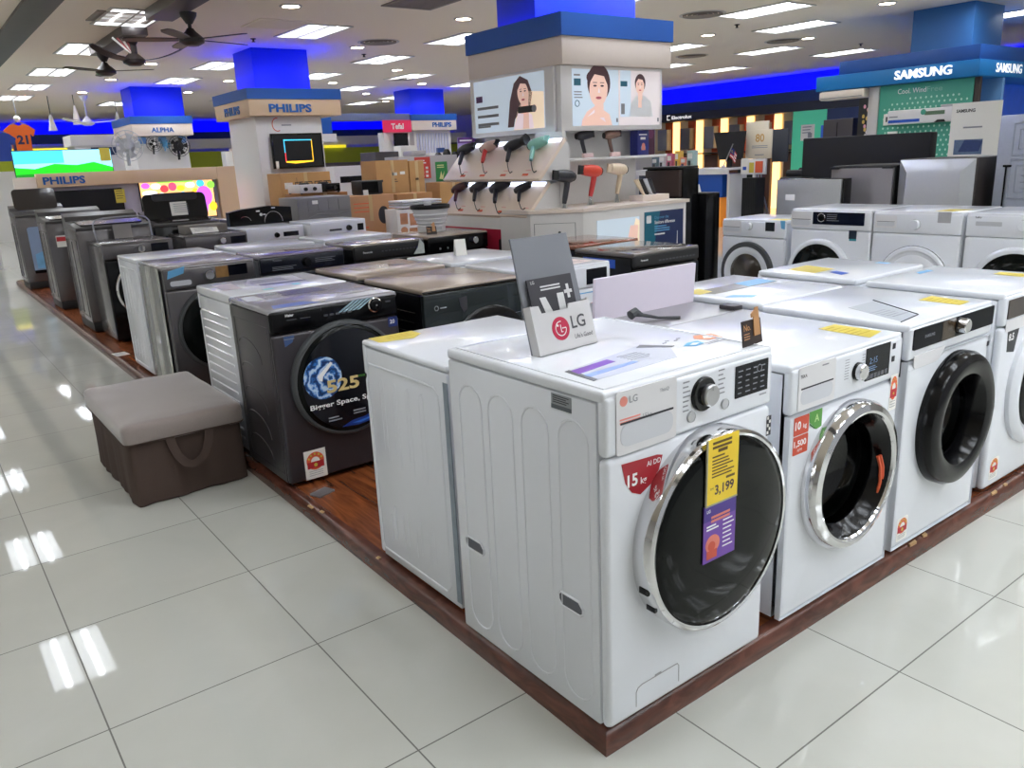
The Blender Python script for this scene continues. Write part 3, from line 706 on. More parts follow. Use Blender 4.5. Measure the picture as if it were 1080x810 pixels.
sticker(E_, E_.FT, 'blue_film_tab', LBLUE, lambda m: m.prism([(.30, .47), (.42, .47), (.43, .50), (.33, .50)], .0004, .0009))

# ---- row 2: machines back to back with row 1 ---------------------------------------
G = washer('white washer with fluted side standing behind the corner washer', .036, .676, .564, .522, .796, 'B', side='ripple', cp=.12, door=(.28, .40, .22, 'white'), lid_t=.022)
# lid faces B: local frame rotated, so (u,v) run from the far right corner
sticker(G, G.FT, 'yellow_label', [YELLOW, M('ochre_ink', (190, 166, 60), .6)], lambda m: (m.prism([(.375, .012), (.54, .010), (.545, .095), (.43, .12), (.375, .075)], .0004, .0009, 0), m.lines(.40, .52, .07, 3, .004, .018, .0009, 1)))
def f(m):
    m.box(.012, .05, 0, .030, .78, .006, .001)
    for i in range(9): m.box(.016, .10+i*.075, .004, .028, .118+i*.075, .010, .001)
sub(G, None, 'rear_bracket', frame((.282, .261, 0), (-1, 0, 0), (0, 0, 1)), STEEL, f)
# rear edge seen beside the corner washer (galvanised strip)
sub(G, None, 'rear_strip', G.FR, M('galvanised_strip', (140, 152, 164), .35, .6, var=.2, vscale=25), lambda m: (m.box(G.d-.020, .04, -.001, G.d+.004, G.h-.05, .0015),))
Hh = washer('white washer behind the chrome door one, lid panel raised', .84, .64, .50, .56, .775, 'B', cp=.12, door=(.25, .40, .2, 'white'), lid=STEEL)
def f(m):
    m.F = frame((.25, .03, .776), (-1, 0, 0), (0, .06, 1)); m.rrect(-.035, .0, .50, .155, .004, -.008, .004, 0)
o = sub(Hh, None, 'raised_lid', ID, M('lilac_lid_panel', (222, 212, 226), .35, var=.01), f, 'pale lilac lid panel standing upright')
m = MB(); m.tube([(.20, .13, .80), (.175, .13, .808), (.15, .14, .795), (.10, .17, .782), (.04, .22, .780)], [.017, .017, .007, .005, .005], 10); m.build('power_plug', RUBBER, Hh.root, label='grey power plug and cord on the lid')
sub(Hh, None, 'rear_cap', ID, GRAPH, lambda m: m.box(-.25, .20, .755, -.20, .27, .790, .003))
I_ = washer('white washer with blue and yellow film on its lid, beside the raised lid one', 1.412, .617, .546, .56, .786, 'B', cp=.12, door=(.27, .40, .22, 'white'))
sticker(I_, I_.FT, 'blue_film_tab', LBLUE, lambda m: m.prism([(.449, .447), (.513, .365), (.454, .354), (.40, .43)], .0004, .0009))
sticker(I_, I_.FT, 'film_strip', [M('smoky_film', (140, 138, 130), .2, var=.1), LBLUE, YELLOW], lambda m: (m.prism([(.047, .173), (.051, .281), (.480, .286), (.52, .18), (.269, .185)], .0004, .0009, 0), m.prism([(.047, .173), (.051, .275), (.24, .27), (.22, .18)], .0009, .0013, 1), m.prism([(.419, .149), (.53, .16), (.53, .25), (.44, .24)], .0009, .0014, 2)))
J = washer('white washer with yellow label and blue tab on its lid, behind the right edge washer', 2.095, .64, .583, .50, .792, 'B', cp=.12, door=(.29, .40, .22, 'white'))
sticker(J, J.FT, 'yellow_label', YELLOW, lambda m: m.prism([(.487, .103), (.514, .263), (.345, .256), (.313, .087)], .0004, .0009))
sticker(J, J.FT, 'blue_film_tab', BLUE, lambda m: m.prism([(.456, .298), (.497, .382), (.431, .381), (.40, .30)], .0004, .0009))
sticker(J, J.FT, 'blue_film_strip', LBLUE, lambda m: m.plate(.03, .30, .07, .36, .0004, .0009))

# ---- row 3 (second aisle) ------------------------------------------------------------
K_ = washer('graphite front loader with a blue swirl poster in its door, next to the brown ottoman', .030, 2.010, .602, .50, .796, body=GRAPH, side='arc', cp=.108, panel=BLACK, door=(.312, .452, .258, 'dark'), lid=M('silver_grey_lid', (158, 156, 162), .25, .3, coat=.2))
def f(m):
    m.text('Haier', .068, .758, .012, .0006, 0, bold=.02); m.plate(.228, .762, .2295, .786, .0004, .0008, 1)
    for i in range(5): m.rrect(.238+i*.028, .735, .258+i*.028, .744, .003, .0004, .0012, 1)
    m.plate(.072, .742, .115, .745, .0004, .0008, 1); m.plate(.132, .742, .178, .745, .0004, .0008, 1); m.lines(.54, .575, .755, 1, .006, .01, .0004, 1)
sub(K_, K_.panel, 'panel_lettering', K_.FF, [WINK, M('faint_ink', (70, 72, 78), .5)], f)
def f(m):
    m.lathe([(.034, .0), (.034, .004), (.029, .007), (.027, .004)], .485, .752, 40, 0); m.lathe([(.027, .003), (.026, .018), (.022, .020), (0, .020)], .485, .752, 40, 1); m.ell(.485, .752, .004, .004, .020, .0206, 0, 12)
sub(K_, K_.panel, 'dial', K_.FF, [CHROME, BLACK], f)
def swirl_mat():
    m = bpy.data.materials.new('blue_water_swirl_print'); m.use_nodes = True
    nt = m.node_tree; n = nt.nodes; l = nt.links; b = n['Principled BSDF']
    tc = n.new('ShaderNodeTexCoord'); mp = n.new('ShaderNodeMapping'); mp.inputs['Location'].default_value = (.085, 0, -.475)
    l.new(tc.outputs['Object'], mp.inputs['Vector'])
    wv = n.new('ShaderNodeTexWave'); wv.wave_type = 'RINGS'; wv.rings_direction = 'Y'; wv.inputs['Scale'].default_value = 9; wv.inputs['Distortion'].default_value = 7; wv.inputs['Detail'].default_value = 3; wv.inputs['Detail Scale'].default_value = 3
    l.new(mp.outputs[0], wv.inputs['Vector']); r = n.new('ShaderNodeValToRGB'); e = r.color_ramp.elements
    e[0].color = lin((16, 42, 92)); e[1].color = lin((196, 218, 238)); k = e.new(.5); k.color = lin((46, 120, 200))
    l.new(wv.outputs['Fac'], r.inputs[0]); l.new(r.outputs[0], b.inputs['Base Color']); b.inputs['Roughness'].default_value = .3
    return m
def f(m):
    z = .0455
    m.ell(.312, .452, .222, .222, z-.001, z, 4, 56)
    m.ell(.184, .480, .088, .094, z, z+.0008, 0, 36)
    m.prism([(.16, .49), (.225, .545), (.235, .538), (.185, .485), (.18, .465), (.168, .47)], z+.0008, z+.0014, 1)
    m.text('525', .196, .410, .056, z+.0020, 2, bold=.03, width=.155); m.text('mm', .352, .452, .014, z+.0020, 5)
    m.text('Bigger Space, Spruce', .112, .348, .022, z+.0018, 1, bold=.02, width=.37)
    m.lines(.19, .26, .292, 2, .006, .013, z+.0004, 3); m.lines(.31, .38, .302, 2, .006, .013, z+.0004, 3)
    m.prism([(.25, .242), (.30, .262), (.36, .268), (.42, .285), (.48, .300), (.45, .268), (.39, .243), (.33, .236)], z, z+.0008, 6)
    m.prism([(.30, .250), (.37, .258), (.44, .280), (.40, .256), (.34, .244)], z+.0008, z+.0012, 7)
sticker(K_, K_.FF, 'door_poster', [swirl_mat(), WINK, M('gold_numeral', (214, 190, 128), .4, var=.05), GINK, M('poster_black', (16, 18, 24), .12, var=0, coat=.5), GREEN, M('deep_blue_wave', (24, 52, 130), .3, var=.3), M('bright_wave', (60, 120, 210), .3)], f, 'dark poster with blue swirl and gold 525', K_.door)
sticker(K_, K_.FF, 'energy_label', EN_M, lambda m: (m.plate(.074, .022, .176, .155, .0004, .0007, 0), energy(m, .078, .026, .094, .125)))
sticker(K_, K_.FF, 'feature_badge', [M('navy_badge', (60, 84, 128), .3), GINK], lambda m: (m.prism([(.048, .676), (.098, .676), (.086, .648), (.052, .632)], .0004, .001, 0), m.plate(.05, .662, .096, .665, .001, .0013, 1)))
sticker(K_, K_.FF, 'warranty_badge', [M('blue_badge', (34, 50, 110), .3), WINK], lambda m: (m.plate(.545, .640, .592, .685, .0004, .001, 0), m.text('20', .553, .655, .018, .0012, 1, bold=.01)))
sticker(K_, K_.FT, 'blue_protective_film', [M('blue_film', (120, 142, 196), .2, var=.05), M('clear_film', (196, 198, 206), .15, var=.03), M('grey_film', (96, 98, 112), .2)], lambda m: (m.prism([(.03, .02), (.24, .02), (.20, .10), (.05, .10)], .0004, .0008, 0), m.prism([(.26, .02), (.60, .03), (.58, .13), (.30, .09)], .0004, .0008, 1), m.prism([(.20, .33), (.42, .33), (.40, .46), (.22, .46)], .0004, .0008, 2), m.prism([(.02, .30), (.10, .30), (.10, .44), (.03, .44)], .0004, .0008, 1)))
def f(m):
    for i in range(5): m.prism([(.305+i*.022, .742), (.320+i*.022, .742), (.395+i*.022, .786), (.380+i*.022, .786)], .0009, .0013, 0)
sub(K_, K_.panel, 'clear_film_crease', K_.FF, M('crinkled_film', (150, 178, 190), .12, var=.3, vscale=60), f)
L_ = washer('glossy black washer with bronze lid and arched dark door beside the graphite washer', .72, 1.926, .561, .579, .798, body=BLACK, side='ridge', cp=.022, panel=BLACK, door=None, lid=M('bronze_glass_lid', (166, 150, 136), .22, .1, var=.02), fb=.006, front=M('smoked_mirror_front', (36, 44, 44), .06, .3, var=0, coat=.5))
def f(m): m.lathe([(.236, -.001), (.24, .004), (.225, .012), (0, .014)], .36, .44, 64)
dd = sub(L_, None, 'door', L_.FF, BLACK, f, 'large arched black door')
sub(L_, dd, 'door_ring', L_.FF, CHROME, lambda m: m.lathe([(.185, .012), (.19, .020), (.182, .026), (.174, .02)], .34, .40, 64))
sub(L_, L_.front, 'panel_lettering', L_.FF, GINK, lambda m: (m.lathe([(.012, 0), (.012, .0008), (.009, .0008), (.009, 0)], .065, .705, 20), m.plate(.085, .70, .12, .706, 0, .0006), m.tube([(.0, .62, .0005), (.56, .62, .0005)], .001, 6)))
sub(L_, L_.front, 'door_tab', L_.FF, INK, lambda m: m.prism([(.19, .735), (.235, .74), (.235, .68), (.215, .665), (.195, .70)], .0004, .003))
N_ = washer('white washer with a black square display behind the grey leaflet stand', 1.343, 1.954, .579, .555, .800, cp=.13, door=(.29, .40, .23, 'white'))
sub(N_, N_.panel, 'display', N_.FF, DISPLAY, lambda m: m.rrect(.40, .690, .548, .772, .003, .0004, .002))
sub(N_, N_.front, 'front_stripe', N_.FF, [LBLUE, PINK_INK, GINK], lambda m: (m.plate(.34, .645, .575, .651, .0004, .001, 0), m.plate(.36, .585, .575, .590, .0004, .001, 1), m.plate(.49, .60, .54, .61, .0004, .0008, 2)))
sticker(N_, N_.FT, 'lid_leaflet', [M('pinkish_leaflet', (224, 204, 196), .5), GINK], lambda m: (m.prism([(.36, .06), (.52, .08), (.50, .26), (.38, .24)], .0004, .0008, 0), m.lines(.39, .49, .20, 4, .006, .03, .0008, 1)))
O_ = washer('black washer with glossy film on its lid, in front of the hair dryer counter', 2.219, 2.062, .563, .52, .796, body=BLACK, cp=.085, panel=MATTE_BLACK, door=(.28, .40, .22, 'dark'), lid=M('film_wrapped_lid', (112, 106, 102), .12, .1, var=.35, vscale=7, coat=.5))
sub(O_, O_.panel, 'panel_lettering', O_.FF, [WINK, M('faint_ink', (70, 72, 78), .5)], lambda m: (m.text('Panasonic', .05, .748, .011, .0006, 0, bold=.02), [m.rrect(.20+i*.03, .735, .222+i*.03, .744, .003, .0004, .001, 1) for i in range(11)]))
sticker(O_, O_.FL, 'blue_side_label', BLUE, lambda m: m.plate(.08, .70, .36, .752, .0004, .001))
# ---- row 4 --------------------------------------------------------------------------
Pp = washer('white washer with horizontal ridges on its side, behind the graphite washer', .050, 2.535, .59, .54, .797, 'B', side='ridge', cp=.12, door=(.29, .40, .23, 'white'), lid_t=.045)
def f(m):
    m.prism([(.10, .08), (.34, .06), (.44, .30), (.14, .38)], .0004, .0009, 0); m.prism([(.12, .30), (.36, .28), (.37, .33), (.13, .35)], .0009, .0012, 1); m.plate(.20, .40, .24, .44, .0004, .001, 2); m.plate(.36, .46, .41, .49, .0004, .001, 2); m.lines(.18, .40, .22, 5, .008, .026, .0009, 1); m.prism([(.44, .10), (.54, .1), (.55, .34), (.47, .34)], .0004, .0009, 3)
sticker(Pp, Pp.FT, 'lid_leaflet', [M('grey_leaflet', (190, 190, 204), .4, var=.03), M('navy_ink', (92, 92, 132), .5, var=.05), M('teal_tab', (96, 196, 208), .4), M('mauve_leaflet', (206, 196, 206), .4)], f)
Qq = washer('black washer with bronze lid and folded leaflet behind the glossy black one', .748, 2.646, .554, .53, .795, 'B', body=BLACK, cp=.1, door=(.28, .4, .22, 'dark'), lid=M('bronze_glass_lid', (166, 150, 136), .22, .1))
sticker(Qq, Qq.FT, 'lid_leaflet', [M('shiny_leaflet', (196, 178, 150), .15, var=.25, vscale=14, coat=.4), INK], lambda m: (m.prism([(.18, .18), (.46, .14), (.44, .32), (.26, .36)], .0004, .0009, 0), m.prism([(.12, .26), (.2, .24), (.2, .30), (.14, .31)], .0009, .0013, 1)))
Rr = washer('white washer with a small white card stand, behind the leaflet stand', 1.346, 2.66, .58, .50, .796, 'B', cp=.12, door=(.29, .40, .22, 'white'))
Ss = washer('black washer with a copper reflection in its lid colour below the hair dryer counter', 2.328, 2.70, .58, .52, .795, 'B', body=BLACK, cp=.1, door=(.29, .40, .22, 'dark'), lid=M('copper_reflection_lid', (150, 96, 74), .1, .3, var=.02, coat=.4))  # the coppery reflection is put into the lid colour
# ---- row 5 --------------------------------------------------------------------------
Tt = washer('grey front loader wrapped in clear side film with a black door, past the ridged washer', .045, 3.685, .54, .56, .838, body=GREY, side='plain', cp=.135, door=(.29, .45, .255, 'dark'), lid=M('silver_lid', (150, 146, 148), .25, .4, coat=.3))
dial(Tt, .258, .770, .027, RUBBER, CHROME, .02)
sub(Tt, Tt.panel, 'display', Tt.FF, [DISPLAY, M('amber_strip', (150, 112, 64), .3, var=.4, vscale=40)], lambda m: (m.rrect(.375, .752, .49, .815, .003, .0004, .002, 0), m.plate(.30, .746, .374, .812, .0004, .0012, 1)))
drawer(Tt, .02, .715, .165, .800, GREY)
sticker(Tt, Tt.FF, 'blue_film_tab', LBLUE, lambda m: m.prism([(.02, .770), (.115, .795), (.125, .835), (.03, .815)], .0026, .0032), None)
def f(m):
    pts = []
    for i in range(19):
        u = .10+i*(.50-.10)/18; pts.append((u, .003+.012*abs(math.sin(i*1.7))))
    for a, b in zip(pts, pts[1:]):
        q = [m._v((a[0], .09-.02*(a[0]-.1), a[1])), m._v((b[0], .09-.02*(b[0]-.1), b[1])), m._v((b[0]+.012, .83, b[1])), m._v((a[0]+.012, .83, a[1]))]; m.face(q)
sub(Tt, Tt.cabinet, 'wrapping_film', Tt.FL, M('crinkled_clear_wrap', (150, 152, 150), .12, .3, var=.35, vscale=3, coat=.6, stretch=(1, 40, .6)), f, 'shiny crinkled film wrapped around the side')
Uu = washer('navy black front loader with silver film on its lid, beside the wrapped grey one', .751, 4.06, .61, .46, .802, body=M('navy_black_enamel', (30, 34, 48), .22, .2, coat=.3), cp=.12, door=(.30, .40, .23, 'dark'), lid=M('filmed_silver_lid', (134, 126, 140), .14, .2, var=.25, vscale=6, coat=.4))
dial(Uu, .325, .735, .026, BLACK, BLACK, .02, .032)
sub(Uu, Uu.panel, 'panel_lettering', Uu.FF, GINK, lambda m: (m.text('Panasonic', .09, .760, .011, .0006, 0), m.lines(.08, .25, .72, 3, .003, .010, .0004, 0), m.lines(.39, .58, .75, 3, .003, .012, .0004, 0)))
Vv = washer('black front loader with white brand lettering and wrinkled film, second row of black machines', 1.477, 4.134, .591, .49, .800, body=BLACK, cp=.115, panel=MATTE_BLACK, door=(.29, .40, .22, 'dark'), lid=M('wrinkled_film_lid', (150, 142, 130), .12, .2, var=.45, vscale=9, coat=.5))
sub(Vv, Vv.panel, 'panel_lettering', Vv.FF, [WINK, M('faint_ink', (70, 72, 78), .5)], lambda m: (m.text('Panasonic', .07, .735, .014, .0006, 0, bold=.02), [m.rrect(.22+i*.03, .735, .24+i*.03, .744, .003, .0004, .001, 1) for i in range(11)]))
sticker(Vv, Vv.FF, 'film_flap', M('loose_film', (206, 214, 210), .2, var=.3, vscale=50), lambda m: m.prism([(.49, .69), (.585, .69), (.583, .76), (.55, .80), (.53, .74)], .001, .006))
Ww = washer('black machine with a bronze lid carrying the white collapsible bucket', 2.085, 4.10, .56, .56, .812, body=BLACK, cp=.13, door=(.28, .40, .22, 'dark'), lid=M('bronze_glass_lid', (166, 150, 136), .22, .1))
dial(Ww, .42, .750, .026, BLACK, CHROME, .02)
sticker(Ww, Ww.FL, 'violet_film', M('violet_film', (92, 84, 150), .2, var=.05), lambda m: m.plate(.04, .66, .40, .78, .0004, .001))
for i in range(3): sub(Ww, Ww.panel, 'button', Ww.FF, GINK, lambda m: m.lathe([(.008, 0), (.008, .004), (0, .005)], .10+.07*i, .71, 16))
# ---- row 6 (white tops beyond) ----------------------------------------------------------
X_ = washer('white washer just past the film wrapped grey one, against the platform edge', .105, 4.585, .58, .56, .812, 'B', side='ripple', cp=.12, door=(.29, .40, .22, 'white'))
Y_ = washer('white washer whose lid shows as a strip behind the navy black machine', .80, 4.64, .60, .52, .812, 'B', cp=.12, door=(.30, .40, .22, 'white'))
Z_ = washer('white washer whose lid shows as a strip behind the lettered black machine', 1.50, 4.70, .60, .50, .812, 'B', cp=.12, door=(.30, .40, .22, 'white'))
# ---- row 7 ------------------------------------------------------------------------------
a1 = washer('dark grey front loader with black door and silver dial before the bulky top loaders', .185, 6.09, .56, .60, .827, body=GREY, cp=.13, door=(.30, .43, .25, 'chrome'), front=BLACK)
dial(a1, .30, .765, .028, RUBBER, CHROME, .02)
sub(a1, a1.panel, 'display', a1.FF, DISPLAY, lambda m: m.rrect(.38, .735, .52, .80, .003, .0004, .002))
a2 = washer('grey front loader with a silver dial and papers resting on its lid', .954, 6.50, .58, .55, .800, body=GREY, cp=.14, door=(.29, .40, .23, 'dark'))
dial(a2, .34, .735, .028, RUBBER, CHROME, .02)
sub(a2, a2.panel, 'display', a2.FF, DISPLAY, lambda m: m.rrect(.42, .70, .56, .765, .003, .0004, .002))
a3 = washer('white front loader with a black dial and display, left of two by the cartons', 1.60, 6.72, .60, .55, .802, cp=.14, door=(.30, .40, .23, 'white'))
dial(a3, .31, .72, .022, BLACK, BLACK, .02)
sub(a3, a3.panel, 'display', a3.FF, DISPLAY, lambda m: m.rrect(.38, .70, .54, .745, .003, .0004, .002))
a4 = washer('white front loader with a dark slot handle, right of two by the cartons', 2.235, 6.62, .62, .55, .818, cp=.16, door=(.31, .38, .23, 'white'))
sub(a4, a4.panel, 'detergent_drawer', a4.FF, INK, lambda m: m.rrect(.20, .715, .34, .735, .008, .0004, .002))
dial(a4, .42, .735, .026, RUBBER, BLACK, .02)
sub(a4, a4.panel, 'display', a4.FF, DISPLAY, lambda m: m.rrect(.52, .70, .59, .77, .003, .0004, .002))

# ---- right bank, facing the aisle ---------------------------------------------------------
FX = 4.35
pl2 = thing('display_platform', 'low wooden platform under the bank of white washers on the right', 'platform', (0, 0, 0))
mb = MB(); mb.box(4.25, .2, 0, 5.12, 3.2, BASE-.0005, .006); mb.build('deck', WOOD, pl2)
R1 = washer('white washer with a grey ringed porthole, leftmost of the right bank', FX, 2.53, .60, .52, .800, 'L', cp=.14, door=(.265, .375, .250, 'grey_ring'), gap=.02)
drawer(R1, .006, .690, .190, .786, WHITE2); dial(R1, .268, .750, .030, SHADE_W, WHITE, .022)
sub(R1, R1.panel, 'display', R1.FF, DISPLAY, lambda m: m.rrect(.42, .715, .505, .785, .003, .0004, .002))
sticker(R1, R1.FF, 'blue_film_tab', LBLUE, lambda m: m.prism([(.555, .80), (.598, .80), (.598, .735), (.565, .74)], .0012, .0018))
sticker(R1, R1.FT, 'yellow_label', YELLOW, lambda m: m.plate(.42, .02, .57, .16, .0004, .0009))
R2 = washer('white washer with wide black control strip and black door, second in right bank', FX, 1.835, .645, .58, .895, 'L', cp=.15, door=(.255, .42, .260, 'slim'))
sub(R2, R2.panel, 'control_strip', R2.FF, M('blue_black_strip', (20, 26, 44), .12, coat=.4), lambda m: m.rrect(.185, .785, .592, .875, .003, .0004, .004))
sub(R2, R2.panel, 'dial', R2.FF, [CHROME, BLACK], lambda m: (m.lathe([(.032, .004), (.032, .010), (.027, .012), (.025, .008)], .258, .835, 36, 0), m.lathe([(.025, .006), (.024, .02), (0, .022)], .258, .835, 36, 1)))
drawer(R2, .0, .760, .178, .878, WHITE2)
sub(R2, R2.panel, 'screen_lines', R2.FF, GINK, lambda m: m.lines(.30, .40, .855, 4, .004, .014, .0042, 0))  # rows of short grey bars on the control strip
sticker(R2, R2.FF, 'feature_badge', [M('dark_badge', (40, 50, 66), .3), M('teal_badge', (60, 150, 160), .3)], lambda m: (m.plate(.48, .69, .54, .75, .0004, .001, 0), m.plate(.485, .675, .54, .69, .0004, .001, 1)))
R3 = washer('plain white dryer with a solid white door, third in the right bank', FX, 1.225, .60, .58, .895, 'L', cp=.15, door=(.315, .425, .245, 'solid'))
dial(R3, .300, .808, .034, SHADE_W, WHITE, .022); drawer(R3, .02, .78, .17, .865, WHITE2)
sticker(R3, R3.FF, 'foil_label', M('grey_foil', (168, 168, 172), .35), lambda m: m.plate(.445, .825, .53, .895, .0012, .0016))
sticker(R3, R3.FT, 'yellow_label', YELLOW, lambda m: m.prism([(.40, .05), (.52, .05), (.56, .25), (.40, .25)], .0004, .0009))
R4 = washer('white washer with dark round window, rightmost of the right bank', FX, .60, .60, .58, .895, 'L', cp=.15, door=(.33, .425, .27, 'slim'))
dial(R4, .345, .825, .034, SHADE_W, WHITE, .022)
sub(R4, R4.panel, 'detergent_drawer', R4.FF, [SHADE_W, INK], lambda m: (m.rrect(.06, .815, .215, .842, .004, .0004, .002, 0), m.text('beko', .055, .862, .013, .0006, 1, bold=.01)))
sticker(R4, R4.FT, 'blue_film_strip', M('steel_blue_film', (140, 160, 190), .3), lambda m: m.plate(.05, .03, .18, .05, .0004, .0009))
# ------------------------------------------------------------------ leaflet stand on the corner washer
LT = BASE+.867+.0012
t = thing('leaflet_stand', 'grey leaflet stand with round red emblem on the corner washer lid', 'leaflet stand', (.213, .345, LT), math.radians(4))
Fs = frame((0, 0, .0), (1, 0, 0), (0, math.sin(.26), math.cos(.26)))
SGREY = M('stand_grey', (122, 124, 132), .6, var=.01); SLIGHT = M('stand_pale', (206, 204, 204), .55, var=.01)
m = MB(Fs); m.prism([(-.107, .004), (.107, .004), (.100, .305), (-.100, .305)], -.030, -.024); m.build('backboard', SGREY, t)
m = MB(Fs)
m.prism([(-.107, .0), (.104, .0), (.104, .122), (.096, .124), (.096, .118), (.028, .118), (.022, .106), (-.072, .106), (-.078, .126), (-.107, .128)], 0, .0035)
m.box(-.107, 0, -.024, -.1035, .128, 0); m.box(.1005, 0, -.024, .104, .122, 0); m.box(-.1035, 0, -.024, .1005, .0035, 0)
m.prism([(-.107, 0), (.104, 0), (.060, .0012), (-.06, .0012)], -.024, .0035)
pk = m.build('leaflet_pocket', SLIGHT, t)
m = MB(Fs)
ec, ev = -.018, .058; m.ell(ec, ev, .0305, .0305, .0035, .0045, 0, 40); m.tube([(ec+.0185*math.cos(a), ev+.0185*math.sin(a), .0047) for a in [math.radians(d_) for d_ in range(80, 362, 12)]], .0013, 5, mi=1)
m.plate(ec+.004, ev-.001, ec+.0185, ev+.0015, .0045, .0052, 1); m.plate(ec-.001, ev-.010, ec+.0012, ev+.010, .0045, .0052, 1); m.plate(ec-.001, ev-.010, ec+.006, ev-.008, .0045, .0052, 1); m.ell(ec-.010, ev+.009, .003, .003, .0045, .0052, 1, 14)
m.text('LG', ec+.040, ev-.006, .033, .0042, 2, bold=.015); m.text("Life's Good", ec+.044, ev-.034, .0115, .0042, 2, width=.066)
m.build('brand_lettering', [M('emblem_red', (186, 26, 66), .4, var=0), WINK, M('letter_grey', (74, 74, 78), .5, var=0)], pk)
lf = thing('leaflet', 'dark leaflet showing two white columns and a plus, tucked into the leaflet stand', 'leaflet', (.213, .345, LT), math.radians(4))
m = MB(Fs)
m.plate(-.086, .006, .072, .196, -.016, -.012, 0)
m.prism([(-.055, .146), (-.034, .146), (-.005, .075), (-.03, .06)], -.012, -.0115, 1); m.plate(.008, .09, .032, .150, -.012, -.0115, 1)
m.plate(.036, .146, .064, .155, -.012, -.0113, 1); m.plate(.0455, .133, .0545, .170, -.012, -.0113, 1)
m.prism([(-.035, .086), (.03, .090), (.05, .075), (.03, .062), (-.03, .062)], -.0115, -.0108, 2); m.text('LG', -.075, .183, .008, -.0118, 1)
m.lines(-.045, .025, .171, 2, .004, .008, -.012, 1, False)
m.build('printed_card', [M('leaflet_dark', (44, 42, 50), .4, var=.08, vscale=20), M('leaflet_white', (214, 214, 214), .5, var=0), MATTE_BLACK], lf)

def number_one(x, y, z, rz, lb, s=1.0, dark=True):
    t = thing('award_sign', lb, 'sign', (x, y, z), rz)
    Fq = frame((0, 0, 0), (1, 0, 0), (0, math.sin(.12), math.cos(.12)))
    BRN = M('dark_brown_card', (50, 38, 36), .4, var=.05); COP = M('copper_print', (204, 152, 104), .35, .2, var=.08, vscale=18)
    m = MB(Fq); m.prism([(-.046*s, 0), (.046*s, 0), (.042*s, .064*s), (-.046*s, .066*s)], -.003, 0); m.build('sign_card', BRN, t)
    m = MB(Fq); m.prism([(.004*s, .022*s), (.034*s, .022*s), (.030*s, .094*s), (.016*s, .094*s), (.012*s, .088*s), (-.004*s, .080*s), (-.004*s, .070*s), (.006*s, .072*s)], .0005, .003); m.build('number_one', COP, t, label='copper coloured figure 1')
    m = MB(Fq); m.text('No.', -.040*s, .040*s, .016*s, .0008, 0, bold=.02); m.lines(-.040*s, -.002*s, .030*s, 3, .0025, .0065*s, .0002, 0); m.build('lettering', COP, t)
    m = MB(Fq); m.prism([(-.02*s, 0), (.02*s, 0), (.012*s, .05*s)], -.004, -.0032); m.box(-.02*s, -.0005, -.035*s, .02*s, .0015, -.004); m.build('easel_foot', BRN, t)
number_one(.565, .034, BASE+.867+.0012, math.radians(6), 'brown No.1 award sign with copper figure on the corner washer')
number_one(2.205, 4.235, BASE+.812+.0012, math.radians(-8), 'small dark award sign before the white collapsible bucket', .95)

# ------------------------------------------------------------------ ottoman
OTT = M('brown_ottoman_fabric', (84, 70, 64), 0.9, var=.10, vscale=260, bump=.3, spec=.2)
OTT_TOP = M('toplit_ottoman_fabric', (152, 140, 135), 0.75, var=.10, vscale=260, bump=.3, spec=.5, sheen=1.0)  # same fabric as the base, paled to carry the overhead light
t = thing('ottoman', 'brown fabric storage ottoman with strap handle standing on the tiles', 'ottoman', (-.262, 2.86, 0))
m = MB()
# skirted base: rounded box with soft folds and a wavy hem
N = 160; hw, hd = .252, .425
def rr(i, hw, hd, r=.035):
    per = 4*(hw+hd); s = (i/N)*per; pts = [(-hw, -hd), (hw, -hd), (hw, hd), (-hw, hd)]; L = [2*hw, 2*hd, 2*hw, 2*hd]
    k = 0
    while s > L[k] and k < 3: s -= L[k]; k += 1
    a, b = pts[k], pts[(k+1) % 4]; q = s/L[k]; x, y = a[0]+(b[0]-a[0])*q, a[1]+(b[1]-a[1])*q
    cx, cy = max(-hw+r, min(hw-r, x)), max(-hd+r, min(hd-r, y)); dx, dy = x-cx, y-cy
    if abs(dx) > 1e-9 and abs(dy) > 1e-9:
        l_ = math.hypot(dx, dy); x, y = cx+dx/l_*r, cy+dy/l_*r
    return x, y
zs = [.001, .010, .05, .10, .15, .20, .25, .275, .286]
rings = []
for j, z in enumerate(zs):
    R_ = []
    for i in range(N):
        x, y = rr(i, hw, hd); a = 2*PI*i/N; f = 1-z/.29
        amp = .003*f+.0012
        wv = amp*math.sin(a*17+1.3*math.sin(a*5))+.007*f*math.sin(a*4+1)+.002*math.sin(a*31)*f
        nx, ny = x/max(abs(x)/hw, abs(y)/hd, 1e-6)-0, 0
        k = 1+wv/.34-.012*(1-f)
        zz = z+(.004*abs(math.sin(a*6)) if j < 2 else 0)
        R_.append(m._v((x*k, y*k, zz)))
    rings.append(R_)
for a, b in zip(rings, rings[1:]):
    for i in range(N): j = (i+1) % N; m.face([a[i], a[j], b[j], b[i]])
m.face(rings[0][::-1]); m.face(rings[-1])
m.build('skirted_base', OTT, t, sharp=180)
m = MB(); zs = [(.283, .962), (.288, .985), (.296, .992), (.330, 1.0), (.352, 1.0), (.366, .985), (.374, .955), (.379, .88), (.382, .6), (.383, .3), (.383, .02)]
rings = []
for z, k in zs:
    R_ = []
    for i in range(N):
        x, y = rr(i, .264, .440, .035); a = 2*PI*i/N
        R_.append(m._v((x*(1-(1-k)*1.0), y*(1-(1-k)*.7) if k > .5 else y*k*1.15, z+.0015*math.sin(a*9)*(k > .8))))
    rings.append(R_)
for a, b in zip(rings, rings[1:]):
    for i in range(N): j = (i+1) % N; m.face([a[i], a[j], b[j], b[i]])
m.face(rings[-1])
